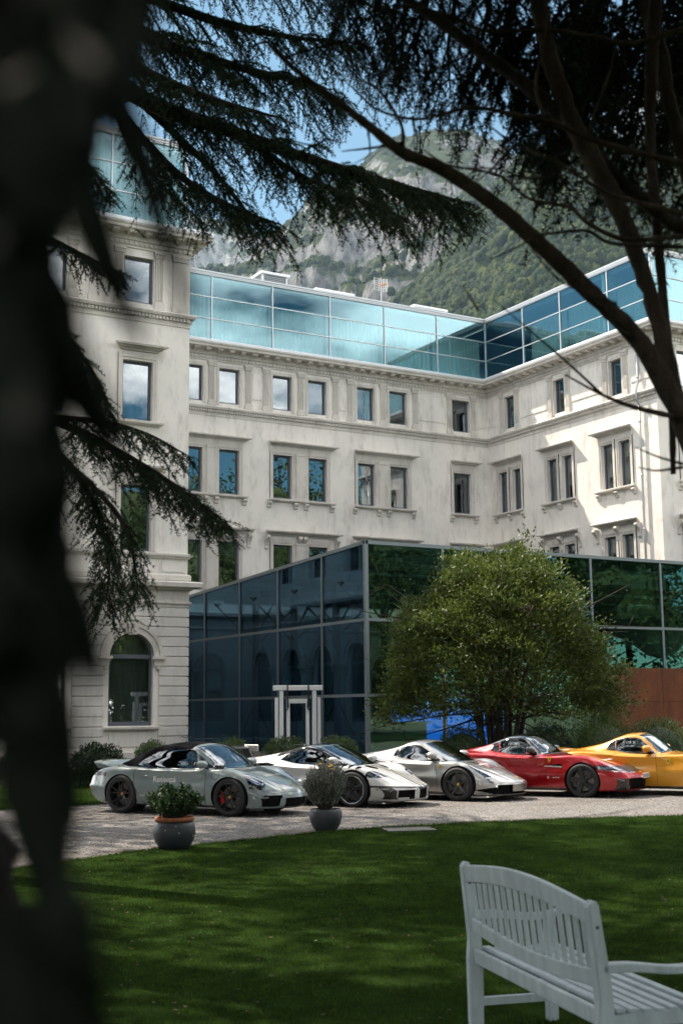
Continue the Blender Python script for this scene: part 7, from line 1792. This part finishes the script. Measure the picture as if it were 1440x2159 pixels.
DB = [
 ([(1450, 345, 5.2), (1330, 318, 5.2), (1240, 290, 5.2), (1150, 252, 5.2), (1080, 240, 5.2), (1000, 225, 5.2), (930, 240, 5.2), (880, 250, 5.2), (800, 232, 5.2), (740, 180, 5.2)], .014),
 ([(1460, 455, 4.9), (1370, 432, 4.9), (1290, 410, 4.9), (1180, 345, 4.9), (1080, 300, 4.9), (1030, 262, 4.9)], .011),
 ([(1440, 60, 5.6), (1330, 90, 5.6), (1240, 75, 5.6), (1140, 62, 5.6), (1040, 66, 5.6), (940, 30, 5.6), (860, 12, 5.6), (760, 38, 5.6), (690, 30, 5.6)], .014),
 ([(1440, 498, 4.9), (1330, 505, 4.9), (1240, 470, 4.9), (1200, 436, 4.9), (1120, 420, 4.9), (1050, 368, 4.9), (940, 345, 4.9), (900, 320, 4.9)], .011),
 ([(1440, 520, 4.7), (1290, 512, 4.7), (1230, 485, 4.7), (1140, 495, 4.7), (1090, 520, 4.7), (1035, 546, 4.7)], .008),
 ([(1180, 345, 4.9), (1165, 372, 4.9), (1110, 376, 4.9), (1050, 355, 4.9), (970, 352, 4.9)], .007),
 ([(1090, 300, 4.9), (1060, 330, 4.9), (1030, 362, 4.9), (1000, 385, 4.9)], .007),
 ([(870, 252, 5.2), (880, 300, 5.2), (875, 330, 5.2)], .005),
 ([(1420, 878, 5.1), (1330, 856, 5.1), (1270, 832, 5.1), (1192, 790, 5.1)], .012),
 ([(1345, 715, 5.2), (1300, 690, 5.0), (1260, 640, 4.8), (1215, 590, 4.7), (1170, 545, 4.6)], .007),
 ([(1440, 985, 4.6), (1385, 992, 4.6), (1345, 985, 4.6)], .006), ([(1440, 978, 4.7), (1385, 962, 4.7), (1338, 942, 4.7)], .006),
 ([(1270, 832, 5.1), (1180, 750, 5.0), (1110, 690, 4.9), (1040, 630, 4.8)], .006),
 ([(1010, 655, 4.2), (1000, 640, 4.2), (975, 600, 4.2)], .006), ([(1300, 640, 4.3), (1180, 590, 4.3), (1080, 470, 4.3), (1050, 455, 4.3)], .005),
 ([(850, 318, 5.0), (845, 260, 5.1), (800, 190, 5.2), (760, 160, 5.3), (735, 110, 5.3)], .009),
 ([(640, 160, 5.0), (655, 230, 5.0), (690, 290, 5.0), (720, 300, 5.0)], .007), ([(690, 290, 5.0), (660, 305, 5.0), (600, 290, 5.0)], .006), ([(640, 160, 5.0), (590, 190, 5.0), (580, 230, 5.0), (560, 260, 5.0)], .006),
 ([(600, 120, 5.0), (700, 90, 5.0), (770, 75, 5.0)], .006), ([(710, 212, 5.0), (700, 150, 5.0), (715, 120, 5.0)], .005), ([(775, 262, 5.0), (780, 320, 5.0), (745, 345, 5.0)], .005), ([(560, 85, 5.0), (530, 100, 5.0), (510, 160, 5.0), (520, 190, 5.0)], .006),
 ([(850, 300, 5.0), (790, 310, 5.0), (720, 318, 5.0)], .008), ([(1240, 290, 5.2), (1255, 230, 5.3), (1290, 130, 5.4), (1310, 60, 5.4)], .009), ([(1150, 252, 5.2), (1130, 180, 5.3), (1150, 60, 5.4), (1145, -20, 5.5)], .010),
 ([(1010, 60, 5.5), (1000, 100, 5.5), (950, 130, 5.5), (890, 150, 5.5), (800, 155, 5.5)], .009),
]
for pts, r in DB:
    mb = MB(); k = len(pts); limb(mb, A_(*pts), [r*(1-.72*i/(k-1)) for i in range(k)], 6); mb.build('dead_twig', MAT['bark'] if r > .0085 else MAT['bark_dark'], pine, True)
wood, ndl = [], []
L_ = lambda pts, r, Lm, **k: conifer_limb(pts, r, Lm, rng, wood, ndl, **k)
# dark hanging foliage at the top
for (a, b, c, d_) in (((880, -120, 7.5), (860, -20, 7.4), (850, 70, 7.3), (840, 150, 7.3)), ((960, -120, 7.6), (960, -10, 7.5), (945, 110, 7.4), (950, 200, 7.4)), ((1040, -90, 7.4), (1030, 20, 7.4), (1010, 110, 7.3), (1020, 185, 7.3)), ((760, -120, 8.2), (745, -50, 8.1), (735, 20, 8.1), (742, 80, 8.1)), ((820, -120, 8), (800, -40, 8), (790, 40, 8), (800, 100, 8)), ((910, -120, 7.2), (900, -10, 7.1), (880, 80, 7.1), (870, 130, 7.1)), ((1080, -60, 7), (1075, 40, 7), (1060, 120, 7), (1062, 165, 7))):
    L_(A_(a, b, c, d_), [.02, .016, .01, .004], .50, t0=.05, step=.040, droop=.9, needle=.030, wid=.005, K=6)
for k in range(24):
    x0 = rng.uniform(1080, 1480); y0 = rng.uniform(-140, 150); L2 = rng.uniform(120, 260); D0 = rng.uniform(6.6, 8.2)
    if x0 < 1150: y0 -= 60
    L_(A_((x0, y0, D0), (x0+rng.uniform(-30, 30), y0+L2*.5, D0), (x0+rng.uniform(-50, 40), y0+L2, D0)), [.02, .014, .004], .60, t0=.05, step=.058, droop=.8, needle=.042, wid=.009, K=5)
for (x0, y0) in ((1165, 250), (1185, 300), (1300, 330), (1380, 390), (1420, 250), (1290, 260), (1350, 330), (1440, 420), (1230, 230)):
    L_(A_((x0+40, y0-60, 6.4), (x0, y0-10, 6.4), (x0-25, y0+40, 6.4)), [.012, .009, .003], .40, t0=.05, step=.06, droop=.7, needle=.038, wid=.007, K=5)
# crown above the view
for k in range(34):
    a = rng.uniform(0, 2*math.pi); z = rng.uniform(6.0, 11.0); c0 = at(1110, -300, 6.0); c0 = np.array([c0[0], c0[1], z]); R_ = rng.uniform(1.4, 3.6)
    tip = c0+np.array([R_*math.cos(a), R_*math.sin(a), .3]); 
    if tip[0]*_F[0]+tip[1]*_F[1] > 0 and (tip[2]-1.9)/math.hypot(tip[0], tip[1]) < .70: continue
    conifer_limb([c0, c0*.5+tip*.5+[0, 0, .2], tip], [.05, .03, .008], 1.0, rng, wood, ndl, t0=.1, step=.22, needle=.16, K=4, wid=.035, droop=.2, hang=.2)
finish_limbs(pine, wood, ndl, MAT['bark_dark'], MAT['needle_dark'])
for o in pine.children: o.matrix_parent_inverse = PPm

# --- the tree the photograph is taken under: trunk close on the left, hanging leaf blades
rng = np.random.default_rng(123)
fb = on_ground(-420, 1700); fb = at(-560, 1500, 1.15)
near = thing('shade_tree', 'very close dark tree at the left edge with long leaves hanging out of focus', 'tree', (fb[0], fb[1], 0))
NPm = Matrix.Translation((-fb[0], -fb[1], 0))
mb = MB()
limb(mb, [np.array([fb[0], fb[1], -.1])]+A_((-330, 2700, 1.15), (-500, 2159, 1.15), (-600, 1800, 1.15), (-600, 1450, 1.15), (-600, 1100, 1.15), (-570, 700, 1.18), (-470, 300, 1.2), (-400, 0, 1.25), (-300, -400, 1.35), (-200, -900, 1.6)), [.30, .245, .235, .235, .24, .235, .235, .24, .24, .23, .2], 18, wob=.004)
mb.build('trunk', bark_mat('shade_black_bark', (.012, .010, .009), (.022, .018, .016)), near, True)  # deep shade beside the camera put into the bark colour
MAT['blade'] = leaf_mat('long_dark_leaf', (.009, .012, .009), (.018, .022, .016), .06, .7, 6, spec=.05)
def blade(pts, w, D_, name='hanging_leaf', thick=.0012):
    "long drooping leaf: tapered, slightly folded along its midrib"
    pts = np.array([at(x, y, D_+dz) for x, y, dz in pts]); tk = np.linspace(0, 1, len(pts)); S = np.linspace(0, 1, 18); path = np.stack([pchip(tk, pts[:, k], S) for k in range(3)], 1)
    vs = []; 
    for i, q in enumerate(S):
        t_ = path[min(i+1, 17)]-path[max(i-1, 0)]; t_ /= np.linalg.norm(t_); a = np.cross(t_, -_F); a /= np.linalg.norm(a); nn = np.cross(a, t_); ww = w*math.sin(math.pi*(.06+.94*q)**.75)**.8+.0015
        for s_, f in ((-1, .25), (0, 0), (1, .25)): vs.append(path[i]+a*s_*ww*.5+nn*(f*ww*.5)+nn*thick)
        for s_, f in ((1, .25), (0, 0), (-1, .25)): vs.append(path[i]+a*s_*ww*.5+nn*(f*ww*.5)-nn*thick)
    mb = MB(); mb.add(vs, [(6*i+k, 6*i+(k+1) % 6, 6*i+6+(k+1) % 6, 6*i+6+k) for i in range(17) for k in range(6)]+[tuple(range(6)), tuple(17*6+k for k in range(5, -1, -1))]); mb.build(name, MAT['blade'], near, True)
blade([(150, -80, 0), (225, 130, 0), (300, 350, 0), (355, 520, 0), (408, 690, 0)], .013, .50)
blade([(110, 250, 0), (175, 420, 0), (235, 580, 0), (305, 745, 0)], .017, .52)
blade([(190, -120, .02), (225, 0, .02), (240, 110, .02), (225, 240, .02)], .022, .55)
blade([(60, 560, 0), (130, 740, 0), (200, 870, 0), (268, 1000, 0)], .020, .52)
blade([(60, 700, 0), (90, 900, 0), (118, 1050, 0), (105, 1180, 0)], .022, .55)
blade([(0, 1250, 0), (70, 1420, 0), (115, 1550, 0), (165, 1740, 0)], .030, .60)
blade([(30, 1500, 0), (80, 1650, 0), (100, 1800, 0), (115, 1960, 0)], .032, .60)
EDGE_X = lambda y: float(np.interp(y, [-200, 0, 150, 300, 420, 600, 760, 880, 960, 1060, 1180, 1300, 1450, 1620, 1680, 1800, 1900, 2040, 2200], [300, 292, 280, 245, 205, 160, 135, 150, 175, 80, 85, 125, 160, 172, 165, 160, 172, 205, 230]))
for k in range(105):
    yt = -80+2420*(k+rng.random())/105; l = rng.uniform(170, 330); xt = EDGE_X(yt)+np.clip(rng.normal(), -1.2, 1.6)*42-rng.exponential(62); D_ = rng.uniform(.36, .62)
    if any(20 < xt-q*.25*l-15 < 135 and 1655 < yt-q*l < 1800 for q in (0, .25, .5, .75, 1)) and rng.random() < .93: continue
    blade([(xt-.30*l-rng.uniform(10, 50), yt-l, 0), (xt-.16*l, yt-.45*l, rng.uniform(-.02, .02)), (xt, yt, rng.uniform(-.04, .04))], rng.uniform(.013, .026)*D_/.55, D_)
# boughs and crown above and behind the camera
mb = MB(); lc = LC(); top = np.array([fb[0], fb[1], 4.5])
for k in range(15):
    a = k*2*math.pi/15+rng.uniform(-.2, .2); R_ = rng.uniform(3.5, 6.5); z1 = rng.uniform(5.0, 9.0)
    tip = top+np.array([R_*math.cos(a), R_*math.sin(a), z1-4.5]); limb(mb, [top+[0, 0, -.8], (top+tip)/2+[0, 0, .5], tip], [.10, .06, .015], 7)
n = 17000
d, p = sphere_pts(n, rng, .45, 1.0); P = p*np.array([6.2, 6.2, 3.4])+np.array([fb[0]-.5, fb[1]-1.2, 7.6])
vis = (P@np.array([_F[0], _F[1], 0]) > 0) & ((P[:, 2]-1.9)/(np.hypot(P[:, 0], P[:, 1])+1e-6) < .78)
P = P[~vis & (P[:, 2] > 3.6)]; D = rng.normal(size=P.shape)-np.array([0, 0, .8]); lc.add(*leaf_cloud(P, D, rng.uniform(.25, .45, len(P)), .10, rng))
mb.build('boughs', MAT['bark_dark'], near, True); lc.build('crown', MAT['needle_dark'], near, 'stuff')
for o in near.children: o.matrix_parent_inverse = NPm

# --- park trees round the lawn, outside the view, seen in the glass and by the shade they throw; some added to darken the foreground
def park_tree(x, y, h, r, z0, label, seed, n=5200, leaf=.34, mat='park_leaf', group='tall park trees round the lawn', nc=170, sg=.62):
    rng = np.random.default_rng(seed); t = thing('park_tree', label, 'tree', (x, y, 0), rng.uniform(0, 6.28), group)
    mb = MB(); mb.tube([(0, 0, -.1), (0.05, 0, h*.3), (-.05, .1, h*.6), (0, 0, h*.92)], [.34, .27, .17, .04], 9)
    C_ = []
    for k in range(26):
        a = rng.uniform(0, 6.28); zz = rng.uniform(z0+.3, h*.9); q = math.sin(math.pi*min(1, max(.08, (zz-z0)/(h-z0)))**.8)*r*rng.uniform(.6, 1); e = np.array([q*math.cos(a), q*math.sin(a), zz])
        mb.tube([(0, 0, zz-.25*q-.3), e*.5+np.array([0, 0, (zz-.12*q)*.5]), e], [.09, .05, .012], 5); C_.append(e)
    mb.build('trunk', MAT['bark_dark'], t, True)
    d, p = sphere_pts(nc, rng, .5, 1.0); C = np.concatenate([np.array(C_), p*np.array([r, r, (h-z0)/2])+np.array([0, 0, (h+z0)/2])]); per = n//len(C)
    P = (C[:, None]+rng.normal(size=(len(C), per, 3))*np.array([sg, sg, sg*.65])*r/5).reshape(-1, 3); P = P[P[:, 2] > z0-.4]; wz = t.rotation_euler[2]; wx_ = x+P[:, 0]*math.cos(wz)-P[:, 1]*math.sin(wz); wy_ = y+P[:, 0]*math.sin(wz)+P[:, 1]*math.cos(wz); az = np.degrees(np.arctan2(wx_, wy_)); P = P[~((az > 13) & (az < 47.5) & ((P[:, 2]-1.9)/np.hypot(wx_, wy_) < .66))]
    lc = LC(); lc.add(*leaf_cloud(P, rng.normal(size=P.shape)+np.array([0, 0, .2]), rng.uniform(.7, 1.3, len(P))*leaf, leaf*.5, rng)); lc.build('crown', MAT[mat], t, 'stuff')
    if mat == 'park_leaf2':                                      # leafy heart of the crown
        mb = MB()
        for k in range(22):
            d_ = rng.normal(size=3); d_ /= np.linalg.norm(d_); c_ = d_*rng.uniform(.2, .62)*np.array([r, r, (h-z0)/2])+np.array([0, 0, (h+z0)/2]); q = r*rng.uniform(.26, .40)
            mb.lathe([(max(.01, q*math.sin(math.pi*i/6))*(1+.1*math.sin(i*3+k)), -q*math.cos(math.pi*i/6)) for i in range(7)], 9, lambda x_, y_, z_: (c_[0]+x_, c_[1]+y_, c_[2]+z_))
        mb.build('inner_crown', MAT[mat], t)
    return t
for i, (x, y, h, r, z0, n_, lb) in enumerate([
    (4.6, 25.5, 24, 6.3, 16.0, 3400, 'tall tree left of the drive throwing dappled shade over the lawn'),
    (2.0, 33.0, 20, 6.5, 9.0, 6500, 'tall tree beside the left pavilion shading the convertible'),
    (6.0, 24.0, 27, 6.2, 18.0, 6500, 'high crowned tree whose shade falls across the middle of the lawn'),
    (-6, 20, 19, 6, 7, 6500, 'broad tree at the left side of the garden'),
    (11.5, 3.0, 15, 6.5, 6.5, 9000, 'spreading tree right of the bench just out of view'),  # added out of view to darken the bench and near lawn
    (6.5, -3.5, 15, 7.0, 6.5, 9000, 'spreading tree behind the bench and the photographer'),  # crown added overhead, unseen, to keep sky light off the bench
    (3.2, 17.4, 23, 6.6, 13.0, 9000, 'dense tall tree between the cedar and the drive shading the near lawn'),
    (8.5, 28.4, 25, 5.6, 14.0, 8000, 'tall tree beside the tail of the convertible shading the right of the lawn'),
    (-5.5, 5.0, 16, 6.5, 6.0, 9000, 'broad tree at the left of the near lawn out of view')]):  # also added out of view, to close off sky light
    park_tree(x, y, h, r, z0, lb, 200+i, n=n_, **(dict(nc=16, sg=.30) if i == 0 else dict(nc=34, sg=.36) if i == 2 else {}))
for i, (x, y, h, r, z0, lb) in enumerate([(-17, 21, 11, 5, .4, 'low leafed tree left of the drive nearest the hotel'), (-20, 28, 12, 5.5, .4, 'low leafed tree at the far left of the drive'), (-16, 14, 11, 5, .4, 'low leafed tree left of the lawn'), (-24, 35, 13, 6, .4, 'low leafed tree beyond the left pavilion')]):
    park_tree(x, y, h, r, z0, lb, 250+i, n=9000, leaf=.5, mat='park_leaf2', group='low trees left of the drive')
for i, (x, y, h, r) in enumerate([(26, -14, 16, 6), (38, -17, 19, 7), (50, -13, 17, 6.5), (62, -9, 31, 8), (74, -6, 30, 8), (86, -2, 20, 7.5), (60, -26, 31, 9), (44, -30, 25, 8), (78, 8, 17, 6.5), (95, 10, 20, 7), (14, -20, 18, 7), (-14, 4, 17, 6), (-22, 22, 16, 6), (72, 24, 15, 5.5), (0, -18, 17, 6.5)]):
    park_tree(x, y, h, r, .3, ['first', 'second', 'third', 'fourth', 'fifth', 'sixth', 'seventh', 'eighth', 'ninth', 'tenth', 'eleventh', 'twelfth', 'thirteenth', 'fourteenth', 'fifteenth'][i]+' leafy tree along the garden edge behind the photographer', 300+i, n=6500, leaf=.55, mat='park_leaf2', group='park trees behind the photographer')
# ------------------------------------------------------------------ grass
rng = np.random.default_rng(2024)
MAT['grass'] = leaf_mat('lawn_grass', (.017, .036, .008), (.058, .108, .016), .5, .9, 1.1, spec=0.04)
def grass(name, pts, hmin, hmax, w, label):
    N = len(pts); a = rng.uniform(0, 2*math.pi, N); le = rng.uniform(0, .55, N); h = rng.uniform(hmin, hmax, N)
    T_ = np.stack([np.cos(a)*le*h, np.sin(a)*le*h, h], 1); s_ = np.stack([-np.sin(a+.6), np.cos(a+.6), 0*a], 1)*w/2
    V = np.stack([pts-s_, pts+s_, pts+T_], 1).reshape(-1, 3)
    o = link(name, np_mesh(name, V, np.arange(3*N).reshape(-1, 3)), MAT['grass']); tag(o, label, 'grass', None, 'stuff'); return o
def wedge(n, r0, r1, power=1.0):
    u = rng.random(n)**power; r = r0+(r1-r0)*u; ph = rng.uniform(math.radians(30.33-16.5), math.radians(30.33+16.5), n)
    return np.stack([r*np.sin(ph), r*np.cos(ph), np.full(n, .02)], 1)
def patchy(P):
    d = fbm(P[:, 0]*1.3+40, P[:, 1]*1.3+40, 5, 4); return rng.random(len(P)) < .55+.9*(d-.3)
P = wedge(540000, 5.6, 25.0, 1.0); P = P[P[:, 1] < np.interp(P[:, 0], edge_x, edge_y)+.03*rng.normal(size=len(P))]; P = P[patchy(P)]
near_m = np.hypot(P[:, 0], P[:, 1]) < rng.uniform(8.5, 13, len(P))
grass('grass_blades', P[near_m], .014, .036, .0044, 'mown grass of the near lawn in the shade of the trees')
grass('grass_blades', P[~near_m], .014, .034, .0070, 'mown grass of the lawn towards the gravel drive')
# ragged tufts along the gravel edge
x = rng.uniform(4, 18, 16000); y = np.interp(x, edge_x, edge_y)+np.abs(rng.normal(size=len(x)))*-.05+.03*np.sin(x*9)
grass('edge_grass', np.stack([x, y, np.full(len(x), .005)], 1), .03, .07, .007, 'ragged grass tufts along the lawn edge by the gravel')
P = np.stack([rng.uniform(5, 13, 26000), rng.uniform(25.6, 33, 26000), np.full(26000, .015)], 1); e2 = np.interp(P[:, 0], [e[0] for e in EDGE2], [e[1] for e in EDGE2]); P = P[P[:, 1] > e2]
grass('back_grass', P, .03, .07, .014, 'grass strip behind the convertible by the pavilion')
# fallen leaves and needles
MAT['dead_leaf'] = M('fallen_leaf', (.07, .045, .02), .9, var=.5, vscale=30)
P = wedge(520, 5.8, 18, .8); P = P[P[:, 1] < np.interp(P[:, 0], edge_x, edge_y)+.3]; P[:, 2] = .038+.012*rng.random(len(P)); D = rng.normal(size=P.shape)*np.array([1, 1, .18]); lc = LC(); lc.add(*leaf_cloud(P, D, rng.uniform(.02, .055, len(P)), .016, rng, flat=3.0))
tag(lc.build('fallen_leaves', MAT['dead_leaf']), 'small brown leaves scattered over the lawn', 'leaf litter', None, 'stuff')
# fallen petals and daisies, loose stones
P = wedge(5, 6, 15); mb = MB()
for q in P:
    if q[1] < np.interp(q[0], edge_x, edge_y): mb.lathe([(0, .004), (.008, .002), (.011, 0)], 6, lambda x_, y_, z_: (q[0]+x_, q[1]+y_, .045+z_))
tag(mb.build('daisies', M('daisy_white', (.6, .6, .55), .7)), 'few tiny white daisies dotted over the lawn', 'daisies', None, 'stuff')
n = 9000; ph = rng.uniform(rad(14), rad(47), n); r = rng.uniform(16.5, 33, n); Q = np.stack([r*np.sin(ph), r*np.cos(ph), np.full(n, .004)], 1); e1 = np.interp(Q[:, 0], edge_x, edge_y); e2 = np.interp(Q[:, 0], [e[0] for e in EDGE2], [e[1] for e in EDGE2]); Q = Q[(Q[:, 1] > e1) & (Q[:, 1] < e2)]
oc = np.array([(1, 0, 0), (0, 1, 0), (-1, 0, 0), (0, -1, 0), (0, 0, .7), (0, 0, -.7)]); of = np.array([(0, 1, 4), (1, 2, 4), (2, 3, 4), (3, 0, 4), (1, 0, 5), (2, 1, 5), (3, 2, 5), (0, 3, 5)])
sz = rng.uniform(.006, .018, (len(Q), 1, 1)); V = Q[:, None]+oc[None]*sz*rng.uniform(.7, 1.3, (len(Q), 6, 1)); Fq = np.arange(len(Q))[:, None, None]*6+of[None]
tag(link('gravel_stones', np_mesh('gravel_stones', V.reshape(-1, 3), Fq.reshape(-1, 3)), M('loose_stone', (.32, .30, .28), .95, var=.4, vscale=40)), 'loose pale stones lying on the gravel drive', 'gravel', None, 'stuff')
# ------------------------------------------------------------------ air
hz = MB(); hz.box(-3200, 4600, -400, 5200, -1.5, 2300); H = hz.build('haze'); tag(H, kind='stuff')
hm = bpy.data.materials.new('thin_summer_haze'); hm.use_nodes = True; ht = hm.node_tree; ht.nodes.clear()
ho = ht.nodes.new('ShaderNodeOutputMaterial'); hv = ht.nodes.new('ShaderNodeVolumePrincipled'); hv.inputs['Color'].default_value = (.55, .78, 1, 1); hv.inputs['Density'].default_value = 0.42e-4; hv.inputs['Anisotropy'].default_value = .2
ht.links.new(hv.outputs[0], ho.inputs['Volume']); H.data.materials.append(hm)
